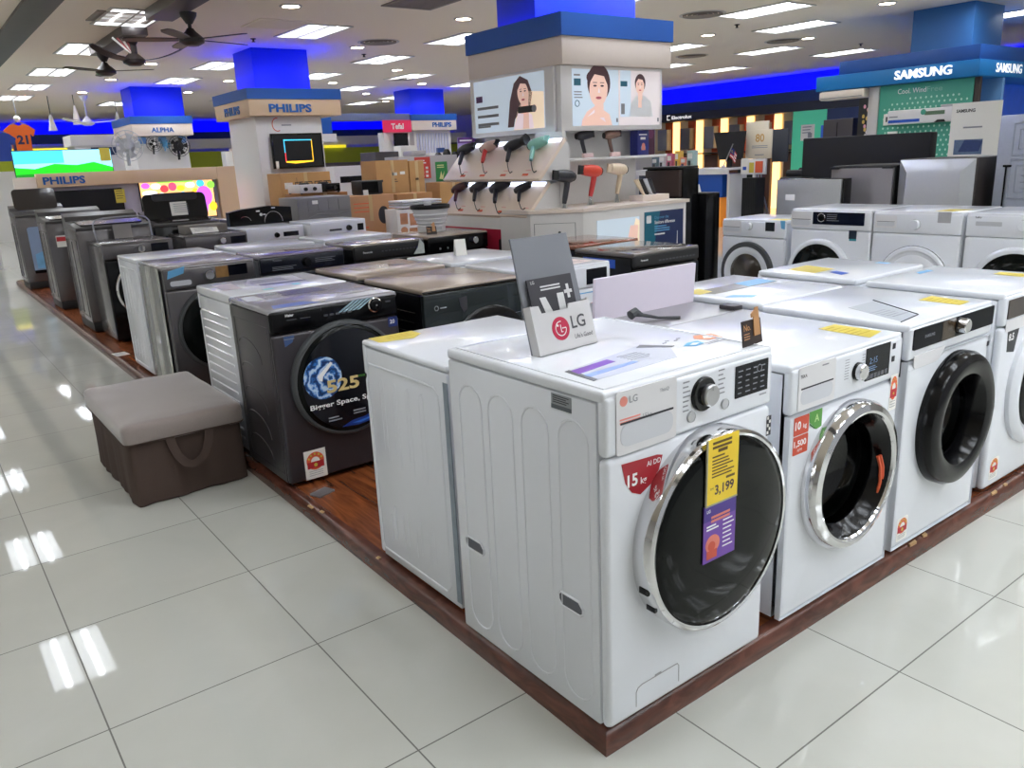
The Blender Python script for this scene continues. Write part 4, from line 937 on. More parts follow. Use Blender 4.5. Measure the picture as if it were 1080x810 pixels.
cu = m.build('cushion_lid', OTT_TOP, t, sharp=180)
m = MB(); m.tube([(x*1.003, y*1.003, .290) for x, y in [rr(i, .262, .438, .035) for i in range(N)]], .003, 6, closed=True); m.build('piping', OTT, cu)
# strap handle on the front (faces -y) : a looped fabric band
m = MB()
path = [(-.075, -.434, .290), (-.070, -.442, .25), (-.055, -.450, .20), (-.030, -.458, .165), (.0, -.462, .152), (.030, -.462, .160), (.062, -.458, .195), (.085, -.448, .24), (.098, -.436, .290)]
def strip(path, wv, nv=Vector((0, -1, 0)), th=.003):
    prev = None
    P_ = [Vector(p) for p in path]
    for i, p in enumerate(P_):
        tn = (P_[min(i+1, len(P_)-1)]-P_[max(i-1, 0)]).normalized(); s = tn.cross(nv).normalized()*wv
        cur = [m._v(p+s), m._v(p-s), m._v(p-s+nv*th), m._v(p+s+nv*th)]
        if prev:
            for k in range(4): m.face([prev[k], prev[(k+1) % 4], cur[(k+1) % 4], cur[k]])
        else: m.face(cur)
        prev = cur
    m.face(prev[::-1])
strip(path, .019); m.build('strap_handle', OTT, t)

# ------------------------------------------------------------------ things standing on the washers
t = thing('collapsible_bucket', 'white collapsible wash bucket with black rim on the bronze lidded washer', 'bucket', (2.34, 4.46, BASE+.812+.0012))
m = MB(); m.lathe([(0, .001), (.105, .001), (.112, .008), (.112, .050), (.104, .056), (0, .058)], seg=40); m.build('bucket_base', WHITE2, t)
m = MB(); m.lathe([(.100, .056), (.122, .075), (.116, .082), (.132, .105), (.126, .112), (.142, .138), (.136, .146), (.150, .185), (.146, .185), (.12, .12), (0, .11)], seg=40); m.build('bucket_wall', M('folding_white_silicone', (222, 224, 228), .5), t)
m = MB(); m.lathe([(.146, .183), (.158, .183), (.161, .190), (.161, .208), (.156, .214), (.146, .212), (.146, .183)], seg=40); m.build('bucket_rim', MATTE_BLACK, t)
m = MB(); m.lathe([(0, .212), (.03, .212), (.034, .232), (.02, .246), (0, .248)], -.02, .0, 18); m.build('lid_knob', WHITE2, t)
m = MB(frame((0, -.112, 0), (1, 0, 0), (0, 0, 1)));  m.rrect(-.03, .018, .03, .042, .005, -.006, .001); m.build('button_panel', SHADE_W, t)

t = thing('card_stand', 'small white standing price card on the white washer behind the leaflet stand', 'card', (1.60, 2.92, BASE+.796+.0012), math.radians(-14))
m = MB(); m.F = frame((0, 0, 0), (1, 0, 0), (0, .25, 1)); m.plate(-.035, 0, .035, .10, -.001, .001); m.build('card_front', PAPER, t)
m = MB(); m.F = frame((0, .05, 0), (1, 0, 0), (0, -.25, 1)); m.plate(-.035, 0, .035, .10, -.001, .001); m.build('card_back', PAPER, t)

# papers and grey crate on the grey washer of the far row
zt = BASE+.80+.0012
t = thing('carton_tray', 'flat grey box on the far grey washer with silver dial', 'box', (1.24, 6.86, zt))
m = MB(); m.box(-.20, -.10, .0005, .20, .12, .075, .004); m.build('tray', M('grey_board', (128, 122, 116), .6), t)
m = MB(); m.F = frame((-.02, -.155, .004), (1, .05, 0), (-.02, .75, .65)); m.plate(-.13, 0, .12, .10, 0, .001, 0); m.lines(-.10, .08, .08, 4, .004, .016, .001, 1)
tag(m.build('paper_sheet', [PAPER, GINK]), 'white sheet leaning against the flat grey box', 'paper').location = (1.24, 6.86, zt)

# ------------------------------------------------------------------ top loaders along the far left
def top_loader(x, y, w, d, h, label, door_open=False, body=GREY, blue=False, badge=False, tray=False):
    t = thing('top_load_washing_machine', label, 'washing machine', (x+w/2, y+d/2, BASE))
    m = MB(); m.box(-w/2, -d/2+.015, .09, w/2, d/2, h-.07, .012)
    m.F = frame((-w/2, d/2, 0), (0, -1, 0), (0, 0, 1)); m.tube([(.06, .14, 0), (d-.07, .14, 0), (d-.07, h-.16, 0), (.06, h-.16, 0)], .006, 6, closed=True); m.tube([(d*.5, .16, 0), (d*.5, h-.18, 0)], .005, 6)
    m.F = ID; m.build('cabinet', body, t)
    m = MB(); m.box(-w/2+.008, -d/2+.02, .006, w/2-.008, d/2-.01, .092, .008); m.build('plinth', MATTE_BLACK, t)
    m = MB(); m.prism([(-d/2, h-.072), (-d/2+.10, h-.05), (d/2-.14, h-.02), (d/2-.12, h+.02), (d/2, h+.03), (d/2, h-.072)], 0, 1); m.bm.clear()
    m = MB(frame((-w/2, 0, 0), (0, 1, 0), (0, 0, 1))); m.prism([(-d/2, h-.072), (-d/2, h-.055), (-d/2+.03, h-.045), (d/2-.17, h-.010), (d/2-.14, h+.030), (d/2-.01, h+.060), (d/2, h+.05), (d/2, h-.072)], 0, w); m.build('top_cover', M('smoky_top', (74, 72, 72), .3, .2, var=.05), t)
    m = MB(frame((0, d/2-.15, h-.008), (1, 0, 0), (0, .55, .12))); m.rrect(-w/2+.05, .0, w/2-.05, .13, .02, .004, .010); m.build('control_panel', BLACK, t)
    if not door_open:
        m = MB(frame((0, -d/2+.045, h-.042), (1, 0, 0), (0, 1, .085))); m.rrect(-w/2+.05, 0, w/2-.05, d-.24, .04, .0, .012); m.build('lid', M('smoked_lid', (58, 54, 52), .1, .1, var=.1, coat=.5), t)
    else:
        m = MB(frame((0, d/2-.15, h+.0), (1, 0, 0), (0, .25, 1))); m.rrect(-w/2+.06, .0, w/2-.06, .27, .05, .0, .014); o = m.build('lid', M('smoked_lid', (58, 54, 52), .1, .1, var=.1, coat=.5), t, label='lid standing open')
        m = MB(frame((0, -d/2+.10, h-.038), (1, 0, 0), (0, 1, .08))); m.lathe([(.20, .002), (.19, -.01), (.17, -.06)], 0, .14, 30); m.build('tub_opening', STEEL, t)
    Ff = frame((-w/2, -d/2+.0145, 0), (1, 0, 0), (0, 0, 1))
    if blue:
        m = MB(Ff); m.rrect(.10, .22, w-.06, h-.20, .03, .0, .002, 0); m.prism([(.14, .26), (w-.10, .26), (w-.10, .46), (.30, .50), (.14, .44)], .002, .0026, 1); m.plate(.10, .20, w-.06, .24, 0, .003, 2); m.build('front_sticker', [M('steel_blue_film', (140, 160, 190), .3), M('water_print', (120, 176, 214), .4, var=.3, vscale=12), BLACK], t, label='blue water print on the front')
    if badge:
        m = MB(Ff); m.plate(.07, h-.32, .19, h-.20, 0, .001, 0); m.plate(.075, h-.26, .185, h-.215, .001, .0014, 1); m.build('front_sticker', [PAPER, RED], t)
    for sx in (-1, 1):
        for sy in (-1, 1):
            m = MB(frame((sx*(w/2-.06), sy*(d/2-.08), 0), (1, 0, 0), (0, 1, 0))); m.lathe([(0, .0005), (.022, .0005), (.022, .008), (0, .010)], seg=12); m.build('foot', MATTE_BLACK, t)
    return t
TL3 = top_loader(.125, 6.76, .62, .62, .985, 'nearest grey top loader in the far left row, tall wire basket leaning on it')
TL2 = top_loader(.125, 8.46, .62, .62, .985, 'second grey top loader of the far left row, red and white front sticker', badge=True)
TL1 = top_loader(.10, 10.72, .62, .62, .985, 'farthest top loader of the left row with blue water print', door_open=True, blue=True)
# wire frame and a card leaning on the nearest top loader
m = MB(); pts = [(-.24, 0, 0), (-.25, .004, .08), (-.25, .008, .135), (-.23, .010, .165), (-.16, .012, .178), (0, .012, .182), (.14, .012, .18), (.19, .010, .165), (.215, .006, .13), (.22, 0, 0)]
m.tube(pts, .007, 8); o = m.build('wire_hoop', M('grey_wire', (176, 178, 186), .3, .6)); o.location = (.50, 6.65, BASE+.829)
tag(o, 'pale wire hoop standing in front of the nearest top loader', 'wire hoop')
o.parent = None
m = MB(frame((0, 0, 0), (1, 0, 0), (0, .1, 1))); m.plate(-.075, 0, .075, .12, 0, .002); o = m.build('grey_card', M('grey_card', (150, 146, 144), .6)); o.location = (.47, 6.60, BASE+.829); tag(o, 'grey card behind the pale wire hoop on the dark grey front loader', 'card')

# black range with open lid and paper, black backed machine, grey machine back
t = top_loader(.86, 7.12, .62, .56, .94, 'black top loader with open lid and a white sheet taped on it', body=BLACK)
m = MB(frame((0, .0, .90), (1, 0, 0), (0, .18, 1))); m.rrect(-.31, 0, .30, .27, .05, -.01, .014); o = m.build('raised_lid', BLACK, t)
m = MB(frame((0, .0, .90), (1, 0, 0), (0, .18, 1))); m.rrect(-.22, .20, .22, .275, .03, .014, .022); m.build('lid_handle', MATTE_BLACK, o)
m = MB(frame((0, .0, .90), (1, .03, 0), (0, .18, 1))); m.plate(-.06, .05, .17, .185, .015, .017, 0); m.lines(-.03, .14, .16, 5, .005, .02, .017, 1); m.build('taped_sheet', [PAPER, GINK], o)
t = thing('top_load_washing_machine', 'machine with glossy black console and two arched knobs beside the grey backed one', 'washing machine', (2.0, 7.62, BASE))
m = MB(); m.box(-.34, -.28, .02, .34, .28, .80, .012); m.build('cabinet', GRAPH, t)
m = MB(frame((0, -.28, 0), (1, 0, 0), (0, 0, 1))); m.prism([(-.34, .80), (.34, .80), (.34, .96), (.10, .985), (-.20, .965), (-.34, .94)], -.10, .002); o = m.build('console', BLACK, t)
m = MB(frame((0, -.282, 0), (1, 0, 0), (0, 0, 1))); m.tube([(.13+.10*math.cos(a), .815+.11*math.sin(a), .002) for a in [PI*i/16 for i in range(17)]], .005, 6); m.tube([(-.18+.07*math.cos(a), .82+.07*math.sin(a), .002) for a in [PI*.1+PI*.6*i/12 for i in range(13)]], .004, 6); m.build('arched_trim', CHROME, o)
m = MB(frame((0, -.282, 0), (1, 0, 0), (0, 0, 1))); m.ell(.0, .90, .016, .016, 0, .002); m.plate(.02, .893, .05, .905, 0, .002); m.plate(.12, .955, .16, .967, 0, .002); m.plate(-.05, .93, -.01, .945, 0, .002); m.build('console_lettering', WINK, o)
m = MB(); m.box(-.33, -.16, .802, .36, .28, .865, .01); m.build('lid', M('violet_grey_lid', (96, 90, 112), .2, var=.05, coat=.4), t)
t = thing('top_load_washing_machine', 'grey washing machine seen from its embossed back, below the small stove', 'washing machine', (2.85, 7.62, BASE))
m = MB(); m.box(-.33, -.03, .02, .33, .52, 1.03, .015)
m.F = frame((0, -.03, 0), (1, 0, 0), (0, 0, 1))
for i in range(4): m.tube([(-.20+i*.125, .88, -.001), (-.20+i*.125, 1.0, -.001)], .005, 6)
m.tube([(-.20, .87, -.001), (.30, .87, -.001)], .005, 6); m.tube([(-.22, .80, 0), (-.10, .84, 0), (.1, .82, 0), (.3, .85, 0)], .006, 6)
m.F = ID; m.build('cabinet', M('grey_back_panel', (120, 118, 120), .4, .3, var=.06), t)
m = MB(frame((0, -.03, 0), (1, 0, 0), (0, 0, 1))); m.plate(-.15, .955, -.08, .995, .0005, .002); m.build('rating_sticker', PAPER, t)

# ------------------------------------------------------------------ stove and cartons
def carton(x, y, z, w, d, h, label, rz=0.0, col=CARD, marks=None, group=None):
    t = thing('carton', label, 'carton', (x, y, z), rz, group)
    m = MB(); m.box(-w/2, -d/2, .0005, w/2, d/2, h, .004); m.build('box', col, t)
    m = MB(); m.box(-.025, -d/2-.001, h*.7, .025, -d/2, h); m.box(-.025, -d/2-.001, h, .025, d/2, h+.001); m.build('packing_tape', TAPE, t)
    if marks: m = MB(frame((-w/2, -d/2, 0), (1, 0, 0), (0, 0, 1))); marks(m); m.build('printed_marks', [PAPER, INK, ORANGE], t)
    return t
carton(3.70, 8.3, 0, .66, .45, 1.05, 'tan carton with a dark round print, right of the grey machine back', math.radians(-3), M('tan_carton', (196, 148, 108), .8, var=.05), lambda m: (m.ell(.50, .80, .075, .11, .0005, .001, 1, 24), m.lines(.10, .36, .95, 3, .012, .05, .0005, 2), m.lines(.08, .28, .65, 2, .02, .05, .0005, 2)))
carton(3.31, 8.83, 0, .62, .55, 1.10, 'brown carton carrying the small white stove', 0, M('brown_carton', (170, 122, 78), .8, var=.06))
carton(3.32, 9.36, 0, .70, .45, 1.36, 'long low looking tan carton behind the small stove', 0, CARD, lambda m: (m.plate(.05, 1.16, .16, 1.24, .0005, .001, 0), m.plate(.22, 1.05, .225, 1.30, .0005, .001, 1)))
carton(4.62, 9.35, 0, .52, .45, 1.47, 'tall tan carton with two white labels, left one of the tall pair', 0, CARD, lambda m: (m.plate(.25, 1.26, .33, 1.30, .0005, .001, 0), m.plate(.38, 1.27, .46, 1.31, .0005, .001, 0), m.lines(.24, .34, 1.2, 2, .012, .03, .0005, 1), m.plate(.05, 1.18, .10, 1.21, .0005, .001, 1)))
carton(5.02, 9.35, 0, .24, .45, 1.45, 'tall narrow tan carton, right one of the tall pair', 0, CARD, lambda m: m.plate(.09, 1.18, .14, 1.21, .0005, .001, 1))
carton(4.62, 8.75, 0, .56, .40, 1.02, 'open brown carton in front of the tall pair', 0, M('brown_carton', (170, 122, 78), .8, var=.06), lambda m: m.plate(.10, .86, .16, .92, .0005, .001, 1))
t = thing('gas_stove', 'small white gas stove with black knobs on the cartons', 'stove', (3.23, 8.70, 1.1015))
m = MB(); m.box(-.27, -.20, .012, .02, .20, .115, .005); m.build('body', WHITE2, t)
m = MB(); m.box(.02, -.20, .012, .27, .20, .115, .005); m.build('oven_front', BLACK, t)
for u in (-.20, -.08, .20):
    m = MB(frame((u, -.20, .06), (1, 0, 0), (0, 0, 1))); m.lathe([(.024, 0), (.022, .022), (0, .022)], seg=18); m.build('knob', MATTE_BLACK, t)
for u in (-.13, .13):
    m = MB(frame((u, 0, .115), (1, 0, 0), (0, 1, 0))); m.lathe([(.07, .0), (.07, .012), (.05, .018), (0, .02)], seg=24)
    for k in range(4): a = PI/2*k; m.tube([(.03*math.cos(a), .03*math.sin(a), .03), (.11*math.cos(a), .11*math.sin(a), .03), (.11*math.cos(a), .11*math.sin(a), 0)], .006, 6)
    m.build('burner', MATTE_BLACK, t)
for u in (-.25, .25):
    for v in (-.18, .18): m = MB(frame((u, v, 0), (1, 0, 0), (0, 1, 0))); m.lathe([(0, 0), (.015, 0), (.015, .014), (0, .014)], seg=10); m.build('foot', MATTE_BLACK, t)
t = thing('microwave_oven', 'matt black boxy oven on the round print carton', 'oven', (3.80, 8.36, 1.0525))
m = MB(); m.box(-.15, -.14, .008, .16, .14, .175, .012); m.build('body', MATTE_BLACK, t)
m = MB(frame((0, -.14, 0), (1, 0, 0), (0, 0, 1))); m.rrect(-.135, .025, .09, .16, .008, 0, .006); m.build('door', BLACK, t)
m = MB(); m.box(-.14, -.13, 0, .14, .13, .010); m.build('feet', RUBBER, t)
m = MB(frame((3.63, 8.073, 1.05), (1, 0, 0), (0, .1, 1))); m.plate(-.03, .006, .04, .07, 0, .002); 
tag(m.build('paper_tag', PAPER), 'small white tag before the matt black oven', 'tag')
PB = M('pink_photo_box', (226, 190, 178), .6, var=.05); PB2 = M('food_print', (190, 130, 96), .6, var=.5, vscale=9)
for i, (x, y, w, h, lb) in enumerate(((3.86, 7.60, .30, .88, 'white box with food pictures, left of the pair behind the bucket'), (4.20, 7.52, .36, .90, 'pink box with food pictures, right of the pair behind the bucket'))):
    t = thing('photo_carton', lb, 'carton', (x, y, 0), math.radians(-8))
    m = MB(); m.box(-w/2, -.2, .0005, w/2, .2, h, .004); m.build('box', PB if i else M('pale_photo_box', (226, 220, 216), .6), t)
    m = MB(frame((-w/2, -.2, 0), (1, 0, 0), (0, 0, 1))); m.plate(.04, h-.17, w*.46, h-.04, .0005, .001, 0); m.plate(w*.54, h-.19, w-.03, h-.05, .0005, .001, 0); m.ell(w*.28, h-.24, .045, .04, .0005, .001, 0); m.plate(w*.5, h-.30, w-.04, h-.22, .0005, .001, 0); m.build('food_pictures', PB2, t)
t = thing('tray_stack', 'stack of shallow white trays on the food picture boxes', 'trays', (4.03, 7.56, .9015))
for k in range(3): m = MB(); m.box(-.28, -.17, .0005+k*.03, .28, .17, .022+k*.03, .006); m.build('tray', SHADE_W if k % 2 else WHITE2, t)
# ------------------------------------------------------------------ clad pillars with blue cove
def ring_box(m, x0, y0, x1, y1, z0, z1, t, mi=0):
    m.box(x0, y0, z0, x1, y0+t, z1, 0, mi); m.box(x0, y1-t, z0, x1, y1, z1, 0, mi); m.box(x0, y0+t, z0, x0+t, y1-t, z1, 0, mi); m.box(x1-t, y0+t, z0, x1, y1-t, z1, 0, mi)
def pillar(label, col, band, body, zb=(2.11, 2.32, 2.455), fascia=CREAM, bodym=LAMW, body_z0=0.0, name='display_pillar', led=True):
    t = thing(name, label, 'pillar', (0, 0, 0))
    m = MB(); m.box(col[0], col[1], zb[0], col[2], col[3], CEIL-.001, .004); m.build('column', COLBLUE, t, label='blue column rising to the ceiling')
    m = MB(); ring_box(m, band[0], band[1], band[2], band[3], zb[1], zb[2], .03); m.box(band[0]+.03, band[1]+.03, zb[1], band[2]-.03, band[3]-.03, zb[1]+.02); o = m.build('blue_band', PBLUE, t)
    if led:
        m = MB(); ring_box(m, band[0]+.035, band[1]+.035, band[2]-.035, band[3]-.035, zb[1]+.03, zb[1]+.05, .02); m.build('led_strip', LED_BLUE, o)
    m = MB(); m.box(band[0]+.012, band[1]+.012, zb[0], band[2]-.012, band[3]-.012, zb[1]-.001, .004); m.build('fascia', fascia, t)
    m = MB(); m.box(body[0], body[1], body_z0+.0005, body[2], body[3], zb[0]-.001, .006); m.build('cladding', bodym, t)
    return t
PHB = M('letter_blue', (20, 96, 176), .4, var=0)
# pillar with wall television
PWOOD = M('maple_fascia', (226, 196, 160), .45, var=.04, vscale=6)
p1 = pillar('white pillar with maple fascia and blue top, wall television on its front', (3.12, 10.02, 3.92, 10.72), (2.86, 9.66, 4.20, 11.05), (2.98, 9.80, 3.93, 10.85), fascia=PWOOD)
m = MB(frame((2.872, 9.671, 0), (1, 0, 0), (0, 0, 1))); m.text('PHILIPS', .27, 2.155, .105, 0, 0, bold=.03, ext=.012, width=.60); m.build('lettering', PHB, p1)
m = MB(frame((2.871, 11.038, 0), (0, -1, 0), (0, 0, 1))); m.text('PHILIPS', .42, 2.155, .105, 0, 0, bold=.03, ext=.012, width=.60); m.build('lettering', PHB, p1)
m = MB(frame((2.98, 9.799, 0), (1, 0, 0), (0, 0, 1))); m.tube([(.30+.07*math.cos(a), 2.0+.085*math.sin(a), .001) for a in [PI*.45+1.2*PI*i/14 for i in range(15)]], .006, 6, mi=0); m.plate(.36, 1.985, .50, 2.0, 0, .002, 1); m.build('light_logo', [ORANGE, GINK], p1)
def tv(label, x, y, z0, w, h, screen, face='F', tilt=0, name='television', th=.045):
    t = thing(name, label, 'television', (x, y, z0), {'F': 0, 'L': -PI/2}[face])
    m = MB(); m.box(-w/2, 0, 0, w/2, th, h, .004); m.build('bezel', BLACK, t)
    m = MB(frame((-w/2, 0, 0), (1, 0, 0), (0, 0, 1))); screen(m, w, h); m.build('screen', SCR, t)
    m = MB(); m.box(-w*.2, th, h*.2, w*.2, th+.018, h*.7, .006); m.build('back_cover', MATTE_BLACK, t)
    return t
def scr(n, c, s=1.0): return M('screen_'+n, c, .3, var=0, emit=s, ecol=c)
SCR = [scr('black', (6, 6, 8), .3), scr('cyan', (70, 196, 240), .7), scr('orange', (250, 190, 40), .9), scr('red', (230, 60, 70), .9), scr('green', (30, 190, 30), .7), scr('deep_green', (16, 120, 24), .9), scr('sky', (150, 226, 246), .7), scr('pink', (244, 70, 110), .9), scr('purple', (190, 90, 226), .9), scr('lime', (130, 214, 70), .9), scr('white', (240, 240, 240), .9), scr('peach', (248, 196, 128), .7)]
def s_ring(m, w, h):
    m.plate(.02, .02, w-.02, h-.02, .0002, .001, 0)
    a, b, c, d = w*.24, h*.20, w*.78, h*.82
    m.prism([(a, d-.012), (c, d-.012), (c, d), (a-.01, d+.004)], .001, .002, 1); m.plate(a-.008, b+h*.25, a+.004, d, .001, .002, 1); m.plate(a-.004, b, a+.006, b+h*.25, .001, .002, 3)
    m.prism([(a, b-.012), (c*.55, b-.030), (c, b-.012), (c, b+.004), (a, b+.004)], .001, .002, 2); m.plate(c-.006, b, c+.004, d, .001, .002, 2)
T1 = tv('black wall television with a glowing coloured square on the white pillar', 3.50, 9.70, 1.42, .735, .46, s_ring)
m = MB(); m.box(.0, .09, .16, .10, .097, .30); m.build('wall_bracket', STEEL, T1)
m = MB(frame((-.36, 0, 0), (1, 0, 0), (0, 0, 1))); m.plate(.02, .0, .06, .10, .002, .003, 0); m.build('spec_sticker', PAPER, T1)
# pillar with fans
p2 = pillar('far pillar with white fascia carrying fan displays', (2.81, 15.45, 3.73, 16.2), (2.62, 15.0, 3.72, 16.5), (2.70, 15.3, 3.66, 16.3))
m = MB(frame((2.632, 15.011, 0), (1, 0, 0), (0, 0, 1))); m.text('ALPHA', .33, 2.17, .085, 0, 0, bold=.02, ext=.01, width=.40); m.build('lettering', PHB, p2)
p3 = pillar('rear pillar with white fascia in the middle background', (8.47, 15.0, 9.36, 15.7), (8.33, 14.75, 9.52, 15.9), (8.45, 14.9, 9.42, 15.8))
m = MB(frame((8.342, 14.761, 0), (1, 0, 0), (0, 0, 1))); m.text('PHILIPS', .52, 2.18, .10, 0, 0, bold=.03, ext=.01, width=.50); m.build('lettering', PHB, p3)
m = MB(frame((8.45, 14.899, 0), (1, 0, 0), (0, 0, 1)))
for i in range(12): m.box(.06+i*.072, 1.62, 0, .10+i*.072, 2.05, .02)
m.build('ribbed_panel', M('pale_violet_panel', (206, 208, 230), .5), p3)
# rear booth beam with red sign, left of the rear pillar
t = thing('booth_header', 'rear booth header with a red sign panel and white lettering', 'sign', (0, 0, 0))
m = MB(); m.box(5.9, 14.8, 2.33, 8.32, 15.1, 2.47, .004); m.build('header_beam', M('grey_blue_header', (120, 132, 176), .5), t)
m = MB(frame((7.62, 14.79, 0), (1, 0, 0), (0, 0, 1))); m.plate(0, 2.08, .70, 2.33, 0, .02, 0); m.text('Tefal', .20, 2.15, .12, .021, 1, bold=.04); m.build('sign_panel', [M('crimson_sign', (206, 46, 86), .4, emit=.25, ecol=(206, 46, 86)), WINK], t)
m = MB(); m.box(7.66, 14.85, .0005, 8.30, 15.1, 2.08, .004); m.build('booth_wall', LAMW, t)
m = MB(); m.box(5.9, 15.0, .0005, 6.0, 15.1, 2.33); m.build('booth_post', LAMW, t)
t = tv('small black square screen on the rear booth wall', 8.02, 14.72, 1.72, .34, .34, lambda m, w, h: m.plate(.02, .02, w-.02, h-.02, .0002, .001, 0))

# ------------------------------------------------------------------ white hair care pillar
PX = 3.04
p4 = pillar('white hair care pillar with lightboxes and a dark blue band, centre of the picture', (3.10, 3.97, 4.19, 4.46), (3.04, 3.60, 4.25, 4.85), (3.12, 3.95, 4.12, 4.75), (2.075, 2.275, 2.435))
t = thing('lightbox', 'backlit lightbox with two dark haired women on the hair care pillar front', 'lightbox', (0, 0, 0))
m = MB(); m.box(3.06, 3.645, 1.60, 4.17, 3.94, 2.072, .004); m.build('housing', LAMW, t)
t2 = thing('lightbox', 'backlit lightbox with a woman drying long hair on the hair care pillar', 'lightbox', (0, 0, 0))
m = MB(); m.box(3.03, 3.70, 1.60, 3.058, 4.80, 2.072, .004); m.box(3.058, 3.945, 1.60, 3.115, 4.80, 2.072); m.build('housing', LAMW, t2)
SKIN = M('poster_skin', (236, 196, 180), .5, var=.02, emit=.25, ecol=(236, 196, 180)); HAIR = M('poster_hair', (74, 50, 56), .5, var=.1, emit=.2, ecol=(74, 50, 56))
PBG = M('poster_pale', (204, 220, 234), .5, var=.01, emit=.2, ecol=(214, 228, 240)); PBG2 = M('poster_warm', (230, 220, 222), .5, var=.01, emit=.2, ecol=(238, 228, 228)); PTEAL = M('poster_teal', (44, 110, 134), .5, var=0); PVIO = M('poster_violet', (92, 52, 104), .5, var=0)
PCLOTH = M('poster_cloth', (236, 214, 220), .5, emit=.3, ecol=(236, 214, 220)); PLIP = M('poster_lip', (206, 106, 116), .5, var=0); PSAND = M('poster_sand', (238, 214, 186), .5, emit=.35, ecol=(238, 214, 186))
POST = [PBG, PBG2, SKIN, HAIR, PTEAL, PVIO, PCLOTH, PLIP, GINK, PSAND, WINK, MATTE_BLACK]
def face(m, u, v, s, n, rot=0.0, hair_back=True):
    if hair_back: m.ell(u+.002*s, v+.022*s, .058*s, .066*s, n, n+.0004, 3, 28)
    m.prism([(u-.022*s, v-.10*s), (u+.026*s, v-.10*s), (u+.022*s, v-.02*s), (u-.02*s, v-.02*s)], n+.0002, n+.0006, 2)
    m.ell(u, v, .046*s, .060*s, n+.0004, n+.001, 2, 28, rot)
    m.prism([(u-.046*s, v+.02*s), (u-.02*s, v+.052*s), (u+.028*s, v+.046*s), (u+.046*s, v+.015*s), (u+.044*s, v+.055*s), (u, v+.078*s), (u-.044*s, v+.055*s)], n+.001, n+.0014, 3)
    for e in (-.018, .018): m.ell(u+e*s, v+.012*s, .009*s, .0035*s, n+.001, n+.0014, 3, 12); m.plate(u+(e-.011)*s, v+.022*s, u+(e+.011)*s, v+.0245*s, n+.001, n+.0014, 3)
    m.prism([(u-.004*s, v-.012*s), (u+.007*s, v-.012*s), (u+.002*s, v+.008*s)], n+.001, n+.0013, 6); m.ell(u, v-.030*s, .015*s, .005*s, n+.001, n+.0014, 7, 14)
m = MB(frame((3.06, 3.644, 0), (1, 0, 0), (0, 0, 1)))
m.plate(.11, 1.635, .60, 2.05, 0, .001, 0); m.plate(.605, 1.635, 1.08, 2.05, 0, .001, 1); m.plate(.62, 1.70, .74, 2.05, .001, .0014, 0)
m.plate(.13, 1.93, .20, 1.98, .001, .002, 4); m.lines(.13, .20, 2.0, 1, .012, .02, .001, 8); m.lines(.13, .22, 1.88, 3, .008, .02, .001, 8); m.tube([(.16+.022*math.cos(a), 1.80+.022*math.sin(a), .002) for a in [2*PI*i/20 for i in range(20)]], .003, 5, mi=4, closed=True)
m.prism([(.20, 1.636), (.53, 1.636), (.50, 1.72), (.42, 1.76), (.34, 1.78), (.26, 1.74), (.21, 1.68)], .001, .0014, 2); m.prism([(.26, 1.70), (.36, 1.77), (.44, 1.70), (.46, 1.66), (.40, 1.69), (.36, 1.74)], .0014, .0018, 6)
m.ell(.37, 1.99, .11, .062, .001, .0014, 3, 24); face(m, .385, 1.905, 2.1, .0016, -.12)
m.plate(.625, 1.93, .70, 1.97, .001, .002, 4); m.plate(.63, 1.72, .67, 1.80, .001, .002, 8)
m.prism([(.72, 1.70), (1.0, 1.70), (.97, 1.82), (.90, 1.86), (.80, 1.86), (.74, 1.80)], .001, .0014, 10); face(m, .845, 1.935, 1.05, .0016); m.prism([(.825, 1.77), (.865, 1.77), (.86, 1.86), (.83, 1.86)], .0014, .0018, 2)
for u in (.575, 1.05): m.plate(u, 1.66, u+.018, 1.69, .0014, .002, 8)
m.build('beauty_poster', POST, t, label='poster of two dark haired women on pale backgrounds')
m = MB(frame((3.029, 4.80, 0), (0, -1, 0), (0, 0, 1)))
m.plate(.06, 1.635, 1.0, 2.05, 0, .001, 0); m.prism([(.60, 1.636), (.99, 1.636), (.99, 1.90), (.80, 1.92), (.66, 1.80)], .001, .0014, 9)
m.plate(.09, 1.88, .18, 1.93, .001, .002, 5); m.lines(.10, .40, 1.82, 3, .022, .065, .001, 8, False); m.lines(.10, .36, 1.675, 1, .014, .02, .001, 8)
m.prism([(.52, 1.66), (.56, 1.86), (.62, 1.99), (.70, 2.04), (.80, 2.0), (.85, 1.90), (.82, 1.80), (.70, 1.78), (.62, 1.72), (.60, 1.66)], .001, .0014, 3)
face(m, .735, 1.905, 1.5, .0016, .3, False); m.prism([(.60, 1.64), (.86, 1.64), (.84, 1.74), (.74, 1.79), (.66, 1.76)], .0014, .0018, 6); m.prism([(.72, 1.64), (.80, 1.64), (.80, 1.85), (.75, 1.86)], .0018, .0022, 2)
m.rrect(.66, 1.76, .88, 1.81, .02, .0022, .003, 11); m.ell(.87, 1.785, .03, .028, .003, .0036, 8)
m.build('hair_poster', POST, t2, label='poster of a woman drying long dark hair')

